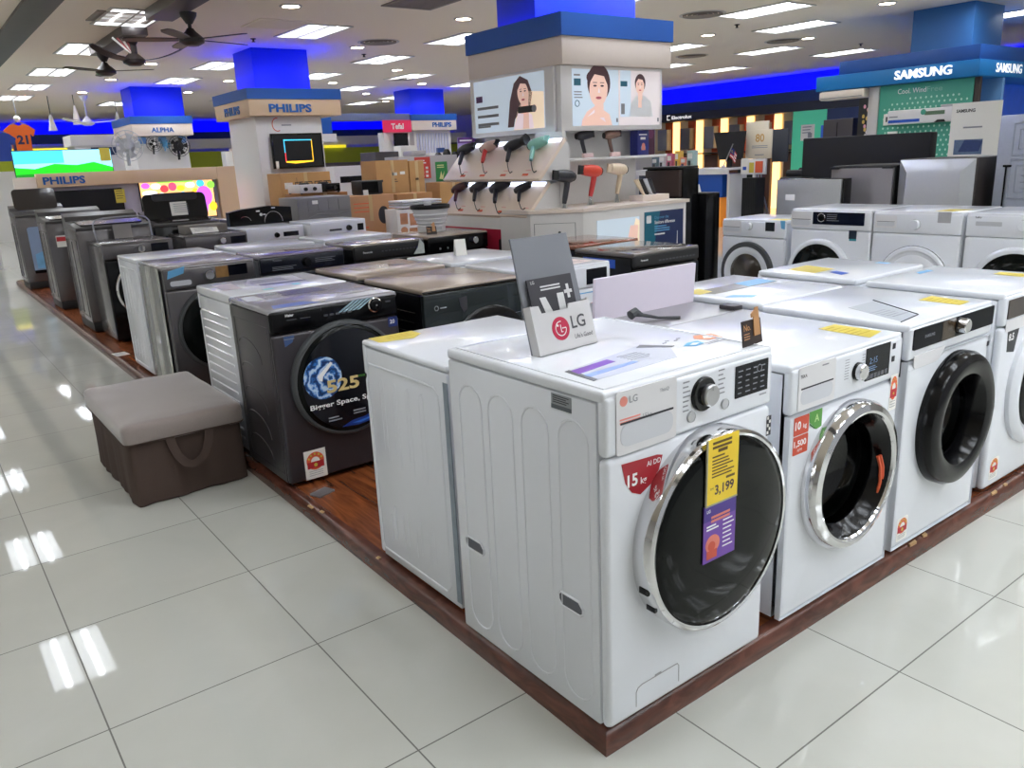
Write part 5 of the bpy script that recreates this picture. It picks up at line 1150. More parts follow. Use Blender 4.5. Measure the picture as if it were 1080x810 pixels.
t = thing('display_unit', 'white hair dryer display unit with niche, shelf and counter below the lightboxes', 'display unit', (0, 0, 0))
m = MB(); m.box(3.00, 3.36, .0005, 4.16, 3.94, 1.005, .004); m.prism([(2.70, 3.62), (3.0, 3.36), (3.0, 4.0), (2.70, 4.0)], .0005, 1.005); m.build('counter_body', LAMW, t)
m = MB(); m.prism([(2.68, 3.62), (2.99, 3.34), (4.18, 3.34), (4.18, 3.95), (2.68, 3.95)], 1.005, 1.03); m.build('counter_top', CREAM, t)
m = MB(); m.box(3.10, 3.90, 1.03, 4.12, 3.945, 1.599); m.box(3.04, 3.62, 1.03, 3.075, 3.945, 1.599); m.build('niche_wall', LAMW, t)
m = MB(); m.box(3.08, 3.64, 1.375, 4.22, 3.90, 1.395, .002); m.build('shelf', LAMW, t)
m = MB(frame((3.0, 3.359, 0), (1, 0, 0), (0, 0, 1))); m.plate(.14, .55, .60, .93, 0, .004, 0); m.prism([(.40, .56), (.60, .56), (.60, .90), (.56, .92), (.50, .76)], .004, .0045, 1)
for i in range(4): m.prism([(.42+i*.035, .58), (.45+i*.035, .58), (.52+i*.022, .86), (.50+i*.022, .87)], .0045, .005, 2)
m.build('drawer_poster', [PBG, PSAND, SKIN], t, label='pale poster with pink legs')
m = MB(frame((3.0, 3.359, 0), (1, 0, 0), (0, 0, 1))); m.plate(.66, .55, 1.12, .955, 0, .004, 0); m.prism([(.66, .55), (.74, .55), (.84, .955), (.66, .955)], .004, .0044, 2); m.rrect(.68, .865, .735, .925, .008, .0044, .005, 1)
m.text('Discover the', .775, .895, .022, .005, 3); m.text('Sonicare difference', .775, .855, .026, .005, 1, bold=.02, width=.24); m.lines(.775, .99, .83, 3, .008, .018, .0044, 3); m.lines(.775, .90, .765, 1, .012, .02, .0044, 1)
m.prism([(1.035, .55), (1.06, .55), (1.052, .66), (1.049, .78), (1.046, .78), (1.042, .66)], .0044, .006, 1)
m.build('brush_poster', [M('navy_poster', (34, 48, 92), .4, var=.02), WINK, M('teal_poster', (24, 110, 134), .4, var=.08), LBLUE], t, label='navy and teal poster reading Discover the Sonicare difference')
m = MB(frame((2.685, 3.634, 0), (.3, -.26, 0), (0, 0, 1))); m.plate(.05, .45, .36, .93, 0, .004, 0); m.lathe([(.011, .004), (.011, .012), (0, .013)], .24, .86, 14, 1); m.tube([(.05, .45, .004), (.05, .93, .004), (.36, .93, .004), (.36, .45, .004)], .0025, 5, mi=1); m.build('cabinet_door', [LAMW, RUBBER], t, label='white cupboard door with a lock')
# slanted boards on the left face
def slant(x_top, z_top, x_bot, z_bot, y0, y1, nm):
    m = MB(); F = frame((x_bot, y1, z_bot), (0, -1, 0), (x_top-x_bot, 0, z_top-z_bot)); m.F = F; L = math.hypot(x_top-x_bot, z_top-z_bot)
    m.box(0, 0, -.03, y1-y0, L, 0, .003); o = m.build(nm, M('slanted_cream_board', (244, 226, 210), .35, var=.01, emit=.0), t)
    m = MB(F); m.plate(.02, L-.045, y1-y0-.02, L-.012, .0004, .006, 0); m.build('led_strip', LED_WARM if nm == 'x' else M('cool_led_strip', (224, 232, 255), .5, var=0, emit=2.2, ecol=(210, 224, 255)), o)
    m = MB(F)
    for i in range(4): u = .18+i*.285; m.plate(u+.06, .03, u+.13, .05, .0005, .002, 0); m.plate(u+.07, .08, u+.13, .085, .0005, .0015, 1)
    m.build('price_strips', [ORANGE, PINK_INK], o)
    return F, L
FA, LA = slant(3.03, 1.555, 2.76, 1.262, 3.58, 4.90, 'upper_board'); FB_, LB = slant(2.93, 1.235, 2.69, .985, 3.66, 4.86, 'lower_board')
m = MB(frame((0, 4.90, 0), (1, 0, 0), (0, 0, 1))); m.prism([(2.80, 1.245), (3.09, 1.245), (3.09, 1.52), (3.035, 1.52)], 0, 1.30); m.prism([(2.73, .985), (3.09, .985), (3.09, 1.24), (2.955, 1.215)], .04, 1.24); m.build('wedge_support', LAMW, t)
m = MB(); m.box(2.71, 3.66, .0005, 3.0, 4.86, .98, .003); m.build('side_cabinet', LAMW, t)
m = MB(frame((2.709, 4.84, 0), (0, -1, 0), (0, 0, 1))); m.plate(.02, .55, 1.15, .875, 0, .003); m.build('red_front', M('raspberry_panel', (196, 40, 72), .4), t)
m = MB(frame((2.705, 4.84, 0), (0, -1, 0), (0, 0, 1))); m.rrect(.80, .60, .92, .80, .02, .0, .002); m.build('cutout', MATTE_BLACK, t)

# hair dryers -------------------------------------------------------------------
def dryer(label, F, body, nozzle=MATTE_BLACK, cord=True, s=1.0, handle=None, style=0, parts=True, group=None, big=False):
    """F: barrel along +u, handle towards -v, n up off the board."""
    t = thing('hair_dryer', label, 'hair dryer', (0, 0, 0), 0, group)
    R_ = .037*s
    def lat(prof, o, d, mat, nm, seg=20):
        d = Vector(d).normalized(); a = Vector((0, 0, 1)) if abs(d.z) < .9 else Vector((0, 1, 0)); u = a.cross(d).normalized(); v = d.cross(u)
        Fl = Matrix(((u.x, v.x, d.x, o[0]), (u.y, v.y, d.y, o[1]), (u.z, v.z, d.z, o[2]), (0, 0, 0, 1)))
        m = MB(F @ Fl); m.lathe(prof, 0, 0, seg); return m.build(nm, mat, t)
    c = (0, 0, R_+.004)
    lat([(0, -.075*s), (R_*.7, -.072*s), (R_*1.0, -.05*s), (R_*1.08, -.01*s), (R_*.95, .05*s), (R_*.78, .085*s), (R_*.7, .085*s), (0, .08*s)], c, (1, 0, 0), body, 'barrel')
    if style == 1: lat([(R_*.82, .08*s), (R_*.95, .10*s), (R_*1.25, .135*s), (R_*1.2, .135*s), (0, .12*s)], c, (1, 0, 0), nozzle, 'diffuser')
    else:
        m = MB(F); z = R_+.004
        q = [[m._v((.08*s, -R_*.7, z-R_*.65)), m._v((.08*s, R_*.7, z-R_*.65)), m._v((.08*s, R_*.7, z+R_*.65)), m._v((.08*s, -R_*.7, z+R_*.65))], [m._v((.108*s, -R_*.8, z-R_*.2)), m._v((.108*s, R_*.8, z-R_*.2)), m._v((.108*s, R_*.8, z+R_*.2)), m._v((.108*s, -R_*.8, z+R_*.2))]]
        m.face(q[0][::-1]); m.face(q[1])
        for k in range(4): m.face([q[0][k], q[0][(k+1) % 4], q[1][(k+1) % 4], q[1][k]])
        m.build('nozzle', nozzle, t)
    m = MB(F); z = R_+.004; m.tube([(-.025*s, -.01*s, z), (-.022*s, -.06*s, z), (-.010*s, -.13*s, z), (-.004*s, -.165*s, z)], [R_*.55, R_*.5, R_*.46, R_*.36], 12); m.build('handle', handle or body, t)
    lat([(R_*.72, 0), (R_*.72, .004), (0, .004)], (-.075*s, 0, z), (-1, 0, 0), MATTE_BLACK, 'intake_grille', 16)
    if cord:
        m = MB(F); m.tube([(-.004*s, -.165*s, z), (.002, -.20*s, z*.7), (.010, -.24*s, .006), (.035, -.27*s, .005), (.055, -.26*s, .005)], .0035, 6); m.build('cord', MATTE_BLACK, t)
    return t
DK = M('dryer_dark', (46, 46, 54), .3, var=.02); DR = M('dryer_red', (206, 60, 60), .35); DP = M('dryer_pink_white', (222, 190, 180), .35); DM = M('dryer_mint', (156, 214, 200), .4); DBR = M('dryer_maroon', (76, 34, 40), .35); DC = M('dryer_cream', (226, 206, 178), .35); DO = M('dryer_orange_red', (226, 74, 52), .35)
def on_board(F, u, v, rot): return F @ Matrix.Translation((u, v, .0)) @ Matrix.Rotation(rot, 4, 'Z')
top = [(.13, .30, DK, None, 'dark grey hair dryer at the far left of the upper slanted board', 0), (.46, .31, DP, DR, 'pale hair dryer with red handle on the upper slanted board', 0), (.80, .31, DK, None, 'black hair dryer with round diffuser on the upper slanted board', 1), (1.10, .31, DM, None, 'mint green hair dryer on the upper slanted board', 0)]
for u, v, bm_, hm, lb, st in top: dryer(lb, on_board(FA, u, v, math.radians(20)), bm_, MATTE_BLACK if bm_ is not DM else DM, True, 1.05, hm, st)
low = [(.10, .25, DBR, 'maroon hair dryer at the far left of the lower slanted board'), (.38, .26, DK, 'dark hair dryer second from left on the lower slanted board'), (.68, .26, DK, 'dark wide hair dryer third from left on the lower slanted board'), (.98, .25, DK, 'small black hair dryer at the right end of the lower slanted board')]
for i, (u, v, bm_, lb) in enumerate(low): dryer(lb, on_board(FB_, u, v, math.radians(28)), bm_, MATTE_BLACK, True, [.95, 1.0, 1.1, .85][i])
def stand_dryer(label, x, y, z, body, rz, s=1.15, handle=None, st=0, lift=.19):
    F = Matrix.Translation((x, y, z+lift*s)) @ Matrix.Rotation(rz, 4, 'Z') @ frame((0, .03, 0), (-1, 0, .10), (0.10, 0, 1)).to_3x3().to_4x4()
    t = dryer(label, F, body, MATTE_BLACK if body is not DC else DC, False, s, handle, st)
    m = MB(); c, s_ = math.cos(rz), math.sin(rz)
    hb = F @ Vector((-.004*s, -.16*s, .037*s+.004))
    m.tube([(hb.x, hb.y, z+.001), (hb.x, hb.y, hb.z+.01)], [.028, .010], 12); m.build('stand', glass_mat('acrylic_clear', (226, 230, 232)), t)
    return t
stand_dryer('dark grey hair dryer standing upright at the left end of the counter', 3.02, 3.52, 1.0312, DK, math.radians(8), 1.25)
stand_dryer('orange red hair dryer on the counter', 3.34, 3.58, 1.0312, DO, math.radians(-4), 1.2, DR, 0, .22)
stand_dryer('cream hair dryer on a clear stand on the counter', 3.66, 3.60, 1.0312, DC, math.radians(4), 1.2, None, 0, .22)
stand_dryer('black hair dryer on the shelf under the lightbox', 3.36, 3.76, 1.3962, DK, math.radians(170), .9)
stand_dryer('bronze hair dryer on the shelf beside the black one', 3.66, 3.76, 1.3962, M('dryer_bronze', (140, 112, 100), .3, .3), math.radians(170), .9)
for x, c, lb in ((3.30, PINK_INK, 'pink card under the black shelf hair dryer'), (3.60, PINK_INK, 'pink card under the bronze shelf hair dryer')):
    m = MB(); m.box(x, 3.66, 1.3962, x+.10, 3.69, 1.43, .002); tag(m.build('price_card', M('pale_pink_card', (240, 208, 204), .5)), lb, 'card')
t = thing('product_box', 'dark blue gift box standing on the shelf below the lightbox', 'box', (4.02, 3.76, 1.3962), math.radians(8))
m = MB(); m.box(-.08, -.04, 0, .08, .04, .20, .003); m.build('box', M('indigo_box', (44, 50, 128), .4, var=.03), t)
m = MB(frame((-.08, -.0405, 0), (1, 0, 0), (0, 0, 1))); m.plate(.02, .16, .13, .17, 0, .001, 0); m.plate(.04, .125, .11, .145, 0, .001, 0); m.ell(.08, .06, .035, .022, 0, .001, 1); m.prism([(.05, .04), (.11, .04), (.10, .09), (.08, .10), (.06, .09)], .001, .0016, 2); m.build('box_print', [WINK, LBLUE, PINK_INK], t)
t = thing('product_box', 'maroon gift box standing at the shelf end', 'box', (4.16, 3.80, 1.3962))
m = MB(); m.box(-.05, -.04, 0, .05, .04, .23, .003); m.build('box', M('maroon_box', (84, 46, 66), .4), t)
m = MB(frame((-.05, -.0405, 0), (1, 0, 0), (0, 0, 1))); m.ell(.05, .17, .032, .04, 0, .001, 0); m.build('box_print', M('plum_print', (120, 60, 96), .5), t)
t = thing('straightener_tray', 'pale tray of hair straighteners at the right end of the counter', 'tray', (3.95, 3.58, 1.0312))
m = MB(); m.box(-.16, -.08, 0, .16, .08, .045, .004); m.build('tray', CREAM, t)
for i in range(4):
    m = MB(); m.tube([(-.06+i*.045, 0, .04), (-.15+i*.05, .02, .17)], [.011, .014], 8); m.tube([(-.055+i*.045, 0, .04), (-.12+i*.05, .02, .175)], [.008, .010], 8); m.build('straightener', [DC, MATTE_BLACK, SHADE_W, DK][i], t)
# black cabinets at the right of the counter
t = thing('black_cabinet', 'tall glossy black cabinet at the right end of the hair dryer counter', 'cabinet', (4.38, 3.70, 0))
m = MB(); m.box(-.10, -.20, .0005, .10, .22, 1.27, .004); m.build('body', BLACK, t); m = MB(); m.box(-.15, -.18, 1.271, .12, .22, 1.29, .003); m.build('top', MATTE_BLACK, t)
m = MB(); m.box(-.14, -.19, 1.04, -.102, .2, 1.26, .003); m.build('side_shelf', M('dark_brown_panel', (60, 46, 42), .4), t)
t = thing('black_cabinet', 'lower glossy black cabinet right of the tall black one', 'cabinet', (4.60, 3.62, 0))
m = MB(); m.box(-.11, -.20, .0005, .07, .22, 1.045, .004); m.build('body', BLACK, t); m = MB(); m.box(-.11, -.2, 1.045, .07, .22, 1.056, .003); m.build('top', MATTE_BLACK, t)
m = MB(frame((4.585, 3.60, 1.0565), (1, 0, 0), (0, .35, 1))); m.plate(-.05, .006, .05, .07, 0, .002); m.plate(-.05, .0, .05, .006, -.06, .002); tag(m.build('white_card', PAPER), 'small white folded card on the lower black cabinet', 'card')

# ------------------------------------------------------------------ steel appliances behind the right bank
t = thing('steel_appliance', 'silver appliance with an inset framed front, left of three behind the right bank', 'appliance', (5.33, 2.775, 0), -PI/2)
m = MB(); m.box(-.305, -.30, .0005, .31, -.19, 1.145, .006); m.build('body', BLACK, t)
m = MB(frame((-.305, -.30, 0), (1, 0, 0), (0, 0, 1))); m.prism([(.0, .2), (.60, .2), (.60, 1.14), (.0, 1.14)], 0, .02); o = m.build('door', STEEL, t)
m = MB(frame((-.305, -.32, 0), (1, 0, 0), (0, 0, 1)))
a = [m._v(p) for p in ((.0, .2, 0), (.60, .2, 0), (.60, 1.14, 0), (0, 1.14, 0))]; b = [m._v(p) for p in ((.07, .25, .03), (.53, .25, .03), (.53, 1.06, .03), (.07, 1.06, .03))]
for k in range(4): m.face([a[k], a[(k+1) % 4], b[(k+1) % 4], b[k]])
m.face(b); m.build('bevelled_frame', M('satin_silver', (184, 186, 188), .35, .6), o)
m = MB(frame((-.305, -.351, 0), (1, 0, 0), (0, 0, 1))); m.plate(.11, .97, .20, 1.02, 0, .001); m.build('spec_sticker', PAPER, o)
t = thing('steel_appliance', 'plain grey fronted appliance with dark sides, middle of three behind the right bank', 'appliance', (5.56, 2.455, 0), -PI/2)
m = MB(); m.box(-.275, -.28, .0005, .275, .30, 1.235, .006); m.build('body', MATTE_BLACK, t)
m = MB(frame((-.30, -.28, 0), (1, 0, 0), (0, 0, 1))); m.rrect(.03, .2, .562, 1.215, .006, 0, .022); o = m.build('door', M('warm_silver', (170, 166, 168), .35, .5, var=.03), t)
m = MB(frame((-.30, -.303, 0), (1, 0, 0), (0, 0, 1))); m.plate(.02, .93, .19, 1.02, 0, .001, 0); m.plate(.04, .95, .17, .995, .001, .0014, 1); m.build('spec_sticker', [PAPER, GINK], o)
m = MB(frame((-.30, -.29, 1.215), (1, 0, 0), (0, 0, 1))); m.plate(.02, -.005, .10, .012, 0, .03); m.build('hinge_clip', MATTE_BLACK, t)
m = MB(frame((-.30, -.29, 1.215), (1, 0, 0), (0, 0, 1))); m.plate(.48, -.005, .56, .012, 0, .03); m.build('hinge_clip', MATTE_BLACK, t)
t = thing('steel_appliance', 'silver appliance with a slanting upper rim and dark brown side, behind the right bank', 'appliance', (5.58, 1.865, 0), -PI/2)
m = MB(); m.box(-.285, -.30, .0005, .30, .32, 1.275, .006); m.build('body', M('dark_brown_side', (52, 46, 44), .45), t)
m = MB(frame((-.30, -.30, 0), (1, 0, 0), (0, 0, 1)))
a = [m._v(p) for p in ((.015, .2, 0), (.585, .2, 0), (.585, 1.27, 0), (.015, 1.27, 0))]; b = [m._v(p) for p in ((.06, .25, .05), (.54, .25, .05), (.50, 1.17, .05), (.10, 1.17, .05))]
for k in range(4): m.face([a[k], a[(k+1) % 4], b[(k+1) % 4], b[k]])
m.face(b); m.build('bevelled_front', M('satin_silver', (184, 186, 188), .35, .6), t)
t = thing('refrigerator', 'tall silver refrigerator with embossed back at the right picture edge', 'refrigerator', (5.70, 1.02, 0), -PI/2)
m = MB(); m.box(-.46, -.34, .0005, .46, .34, 1.56, .01)
m.F = frame((-.46, -.34, 0), (1, 0, 0), (0, 0, 1))
for a in ((.10, .98, .46, 1.25), (.10, 1.28, .46, 1.50)):
    m.tube([(a[0], a[1], 0), (a[2], a[1], 0), (a[2], a[3], 0), (a[0], a[3], 0)], .008, 6, closed=True); m.tube([(a[0]+.04, a[1]+.04, 0), (a[2]-.02, a[1]+.04, 0), (a[2]-.02, a[3]-.04, 0), (a[0]+.04, a[3]-.04, 0)], .006, 6, closed=True)
    for i in range(4): m.tube([(a[0]+.08, a[1]+.07+i*.045, 0), (a[2]-.05, a[1]+.07+i*.045, 0)], .005, 6)
m.F = ID; m.build('body', M('galvanised_back', (168, 174, 186), .35, .5, var=.08), t)
m = MB(frame((-.46, -.345, 0), (1, 0, 0), (0, 0, 1))); m.tube([(.075, .80, 0), (.075, 1.20, 0)], .006, 6); m.plate(.055, 1.20, .11, 1.215, -.004, .006); m.build('cable', BLACK, t)
t = thing('room_divider', 'long matt black divider standing behind the silver appliances', 'divider', (6.60, 3.10, 0), -PI/2)
m = MB(); m.box(-.76, -.06, .70, .56, .06, 1.485, .012); m.build('panel', M('charcoal_leatherette', (27, 26, 29), .6, var=.06, spec=.25), t)
m = MB(); m.box(-1.0, -.10, 1.0, -.60, .12, 1.10, .02); m.box(-.98, -.02, 1.10, -.75, .06, 1.17, .02); m.build('side_arm', MATTE_BLACK, t)
m = MB(); m.box(-.70, -.04, .0005, -.64, .04, .70); m.build('post', MATTE_BLACK, t)
m = MB(); m.box(.44, -.04, .0005, .50, .04, .70); m.build('post', MATTE_BLACK, t)

# ------------------------------------------------------------------ teal air conditioner booth on the right
t = thing('brand_booth', 'teal air conditioner booth with a big blue column and lettered blue header', 'booth', (0, 0, 0))
m = MB(); m.box(9.70, 3.70, 2.11, 10.50, 4.45, CEIL-.001, .004); m.build('column', M('steel_blue_column', (52, 112, 176), .5, var=.02), t)
HB1 = M('header_dark_blue', (22, 78, 156), .45, var=.02); HB2 = M('header_light_blue', (12, 116, 186), .4, var=.02)
m = MB(); m.box(9.32, 3.42, 2.30, 13.2, 5.20, 2.465, .004); m.build('upper_header', HB1, t)
m = MB(); m.box(9.30, 3.40, 2.115, 13.2, 5.52, 2.30, .006); m.build('lower_header', HB2, t)
GLOWW = M('lit_white_letters', (255, 255, 255), .5, var=0, emit=.35, ecol=(255, 255, 255))
m = MB(frame((9.299, 5.52, 0), (0, -1, 0), (0, 0, 1))); m.text('SAMSUNG', 1.11, 2.165, .105, 0, 0, bold=.02, ext=.02, width=.70); m.build('lettering', GLOWW, t)
m = MB(frame((9.30, 3.399, 0), (1, 0, 0), (0, 0, 1))); m.text('SAMSUNG', .43, 2.165, .105, 0, 0, bold=.015, ext=.004, width=.72); m.build('lettering', GLOWW, t)
TEAL = M('teal_board', (70, 164, 140), .45, var=.02)
m = MB(); m.box(9.42, 3.50, .0005, 9.50, 4.66, 2.11, .002); m.build('teal_board', TEAL, t)
m = MB(frame((9.419, 4.66, 0), (0, -1, 0), (0, 0, 1))); m.text('Cool. Wind', .24, 1.995, .06, 0, 0, bold=.005, width=.36); m.text('Free', .61, 1.995, .06, 0, 1, width=.19)
random.seed(3)
for j in range(13):
    for i in range(16):
        u, v = .08+i*.066+(j % 2)*.033, 1.93-j*.058
        if v > 1.90 and not .35 < u < 1.05: continue
        if v > 1.84 and u < .12: continue
        m.ell(u, v, .011, .014, 0, .002, 2, 10)
m.build('dotted_print', [WINK, M('pale_teal_ink', (140, 200, 184), .5), M('mint_dot', (190, 232, 218), .5, var=0)], t)
m = MB(); m.box(9.40, 4.66, .0005, 9.48, 4.80, 2.11, .002); m.build('grey_post', M('light_grey_post', (190, 186, 184), .5), t)
m = MB(); m.box(9.44, 3.44, .0005, 9.50, 3.50, 2.11); m.build('dark_edge', M('dark_brown_edge', (60, 50, 48), .5), t)
BS = M('blue_backlit_panel', (20, 60, 150), .35, var=.5, vscale=6, emit=.25, ecol=(20, 70, 170))
m = MB(); m.box(9.50, 4.0, .0005, 13.0, 4.06, 2.11); m.build('blue_backdrop', BS, t)
m = MB(); m.box(10.0, 3.42, .0005, 10.06, 4.0, 2.11); m.build('partition', M('light_blue_partition', (120, 170, 220), .4), t)
t = thing('air_conditioner', 'white wall air conditioner box with blue strip on the teal board', 'air conditioner', (9.34, 4.02, 1.62), -PI/2)
m = MB(); m.box(-.42, -.10, 0, .42, .075, .17, .015); m.build('body', WHITE2, t)
m = MB(frame((-.42, -.101, 0), (1, 0, 0), (0, 0, 1))); m.plate(.02, .02, .42, .055, 0, .002, 0); m.plate(.48, .09, .72, .135, 0, .002, 1); m.lathe([(.034, 0), (.034, .002), (0, .002)], .46, .13, 20, 2); m.plate(.03, .085, .14, .10, 0, .002, 3); m.prism([(.60, 0), (.74, 0), (.72, .03), (.64, .03)], 0, .003, 4); m.build('front_labels', [BLUE, M('green_grey_label', (92, 120, 96), .5), TEAL, GINK, MATTE_BLACK], t)
m = MB(); m.box(.24, -.09, .171, .44, .06, .20, .006); m.build('top_bracket', SHADE_W, t)
t = thing('air_conditioner', 'white wall air conditioner under the left end of the blue header', 'air conditioner', (9.42, 5.06, 1.99), -PI/2)
m = MB(); m.box(-.40, -.14, 0, .26, .075, .115, .03); m.build('body', M('beige_plastic', (220, 208, 196), .4), t)
m = MB(frame((-.40, -.141, 0), (1, 0, 0), (0, 0, 1))); m.plate(.03, .018, .63, .028, 0, .002); m.build('louvre', GINK, t)
for y, z, w, h, lb in ((4.49, 1.62, .16, .14, 'small white info card with dark screen on the left of the teal board'), (4.44, 1.30, .13, .24, 'cream info card below the small screen card on the teal board'), (3.60, 1.22, .13, .20, 'white thermostat box low on the teal board')):
    tt = thing('info_card', lb, 'card', (9.405, y, z), -PI/2)
    m = MB(); m.box(-w/2, -.012, 0, w/2, .012, h, .002); m.build('card', PAPER, tt)
    m = MB(frame((-w/2, -.0125, 0), (1, 0, 0), (0, 0, 1))); m.plate(w*.2, h*.3, w*.75, h*.75, 0, .001); m.build('print', INK if h < .22 else PSAND, tt)
t = thing('poster_stand', 'white brand poster stand with a landscape picture before the teal booth', 'poster', (8.5, 3.02, 0), -PI/2)
m = MB(); m.box(-.27, -.006, .95, .25, .006, 1.79, .002); m.build('board', PAPER, t)
m = MB(); m.box(-.02, .008, .0005, .02, .04, 1.5); m.box(-.2, -.15, .0005, .2, .15, .02, .004); m.build('stand', STEEL, t)
m = MB(frame((-.27, -.0065, 0), (1, 0, 0), (0, 0, 1))); m.text('SAMSUNG', .05, 1.69, .035, 0, 0, bold=.03, width=.20); m.lines(.14, .34, 1.52, 1, .016, .03, 0, 1, False); m.plate(.06, 1.24, .36, 1.40, 0, .001, 2); m.prism([(.11, 1.27), (.33, 1.27), (.36, 1.38), (.17, 1.40)], .001, .0014, 4); m.plate(.02, .97, .20, 1.06, 0, .001, 3); m.build('poster_print', [INK, GINK, M('slate_print', (90, 110, 140), .5, var=.3), BLUE, M('navy_print', (40, 60, 110), .5, var=.3)], t)
m = MB(); m.box(.24, .03, .0005, .50, .05, 1.32); m.build('brown_board', M('rust_brown_board', (96, 48, 34), .5, var=.1), t)

# ------------------------------------------------------------------ right hand built-in wall with blue soffit
mb = MB(); mb.box(15.5, 5.0, 2.36, 15.52, 20.0, 2.60); mb.box(15.52, 5.0, 2.36, 15.99, 20, 2.38); structure('trim_2', mb, M('soffit_fascia_dark', (24, 58, 126), .5))
mb = MB(); mb.box(15.94, 5.0, 2.40, 15.999, 20.0, 2.999); structure('trim_3', mb, M('soffit_wall_blue', (28, 44, 228), .6))
t = thing('led_strip', 'blue cove light hidden above the dark fascia along the right wall', 'light', (0, 0, 0))
m = MB(); m.box(15.56, 5.2, 2.40, 15.60, 19.8, 2.43); m.build('light_bar', LED_BLUE, t); m = MB(); m.box(15.55, 5.2, 2.385, 15.61, 19.8, 2.40); m.build('channel', STEEL, t)
t = thing('appliance_bay', 'built-in wall of orange and cream appliance bays under the blue soffit', 'shelving', (0, 0, 0))
m = MB(); m.box(15.42, 5.0, 2.16, 15.6, 14.6, 2.355); m.build('sign_header', M('header_navy_black', (26, 34, 58), .4), t)
m = MB(frame((15.419, 14.6, 0), (0, -1, 0), (0, 0, 1))); m.text('Electrolux', 1.02, 2.215, .085, 0, 0, bold=.02, ext=.006, width=.66); m.plate(.86, 2.20, .875, 2.32, 0, .006); m.plate(.86, 2.305, .96, 2.32, 0, .006); m.plate(.86, 2.20, .96, 2.215, 0, .006); m.build('lettering', GLOWW, t)
ORG = M('burnt_orange_panel', (206, 88, 40), .5, var=.03); BEI = M('beige_panel', (222, 200, 160), .5, var=.03); BRO = M('chestnut_panel', (130, 66, 42), .5)
m = MB(); m.box(15.9, 5.0, .0005, 15.99, 14.6, 2.35); m.build('back_wall', BEI, t)
GRY = M('steel_front', (140, 142, 146), .4, .3)
y = 14.4; k = 0
while y > 10.1:
    for nm, wd, mt in (('pale_panel', .26, BEI), ('orange_panel', .30, ORG), ('light_strip', .12, LED_WARM)):
        m = MB(); m.box(15.80 if mt is not LED_WARM else 15.76, y-wd, .0005, 15.89, y, 2.15); m.build(nm, mt, t); y -= wd
    m = MB(); m.box(15.60, y+.20, 1.45, 15.79, y+.52, 1.98, .006); m.build('oven_front', GRY if k % 2 == 0 else M('dark_steel_front', (104, 104, 108), .4, .3), t)
    m = MB(); m.box(15.70, y+.14, .0005, 15.79, y+.56, 1.30); m.build('dark_niche', M('dark_niche_panel', (92, 60, 44), .5), t)
    y -= .10; k += 1
m = MB(); m.box(15.45, 10.0, 1.32, 15.85, 14.5, 1.35); m.build('long_shelf', MATTE_BLACK, t)
m = MB(); m.box(15.40, 9.15, .0005, 15.6, 9.98, 2.155); m.build('teal_panel', M('sea_green_panel', (72, 188, 150), .5, var=.02, emit=.12, ecol=(90, 210, 160)), t)
m = MB(frame((15.399, 9.98, 0), (0, -1, 0), (0, 0, 1))); m.plate(.22, 1.52, .56, 1.86, 0, .003, 0); m.lines(.26, .50, 1.80, 3, .02, .06, .003, 1); m.plate(.40, 1.58, .50, 1.68, .003, .004, 1); m.build('info_sheet', [PAPER, GINK], t)
m = MB(); m.box(15.40, 5.0, .0005, 15.6, 9.14, 2.155); m.build('navy_panel', M('navy_wall_panel', (34, 56, 104), .5), t)
# dark display wall left of the teal booth (refrigerators, flower panel)
for y0, y1, z1, c, lb in ((6.42, 6.60, 1.72, BLUE, 'narrow blue banner left of the teal booth'), (5.88, 6.38, 1.79, GRAPH, 'dark grey refrigerator left of the teal booth')):
    tt = thing('refrigerator' if c is GRAPH else 'banner', lb, 'refrigerator' if c is GRAPH else 'banner', (11.2, (y0+y1)/2, 0), -PI/2)
    w_ = y1-y0; m = MB(); m.box(-w_/2, -.02 if c is BLUE else -.3, .0005, w_/2, .02 if c is BLUE else .3, z1, .004); m.build('body', c, tt)
    if c is GRAPH: m = MB(); m.box(-.015, -.304, .05, -.005, -.299, z1-.05); m.build('door_gap', BLACK, tt); m = MB(); m.box(-.04, -.34, .7, -.03, -.30, 1.3, .004); m.build('handle', CHROME, tt)
tt = thing('display_wall', 'black display wall with a flower picture and a lit white sign left of the teal booth', 'display', (10.9, 5.30, 0), -PI/2)
m = MB(); m.box(-.50, .0, .0005, .45, .06, 2.09); m.build('board', MATTE_BLACK, tt)
m = MB(frame((-.5, -.001, 0), (1, 0, 0), (0, 0, 1)))
m.prism([(.02, 1.3), (.30, 1.3), (.33, 1.75), (.28, 2.0), (.18, 2.07), (.06, 1.95), (.01, 1.7)], 0, .002, 2)
for i in range(26): m.ell(.06+.24*random.random(), 1.50+.46*random.random(), .022, .03, .002, .003, random.choice((0, 1, 3)), 9)
m.plate(.12, 1.32, .30, 1.46, .003, .004, 4); m.build('flower_picture', [M('petal_pink', (226, 160, 176), .5), M('petal_white', (230, 220, 210), .5), MATTE_BLACK, M('petal_gold', (214, 180, 90), .5), PAPER], tt)
m = MB(frame((-.5, -.001, 0), (1, 0, 0), (0, 0, 1))); m.plate(.33, 1.93, .92, 2.07, 0, .004, 0); m.text('', 0, 0, .1); m.plate(.44, 1.80, .86, 1.86, 0, .004, 0); m.plate(.50, 1.35, .84, 1.68, 0, .006, 0); m.plate(.60, 1.45, .70, 1.56, .006, .007, 1); m.ell(.72, 1.56, .05, .05, .006, .007, 1, 16); m.build('lit_sign', [M('backlit_white', (236, 240, 250), .5, var=0, emit=.6, ecol=(236, 240, 250)), INK], tt)

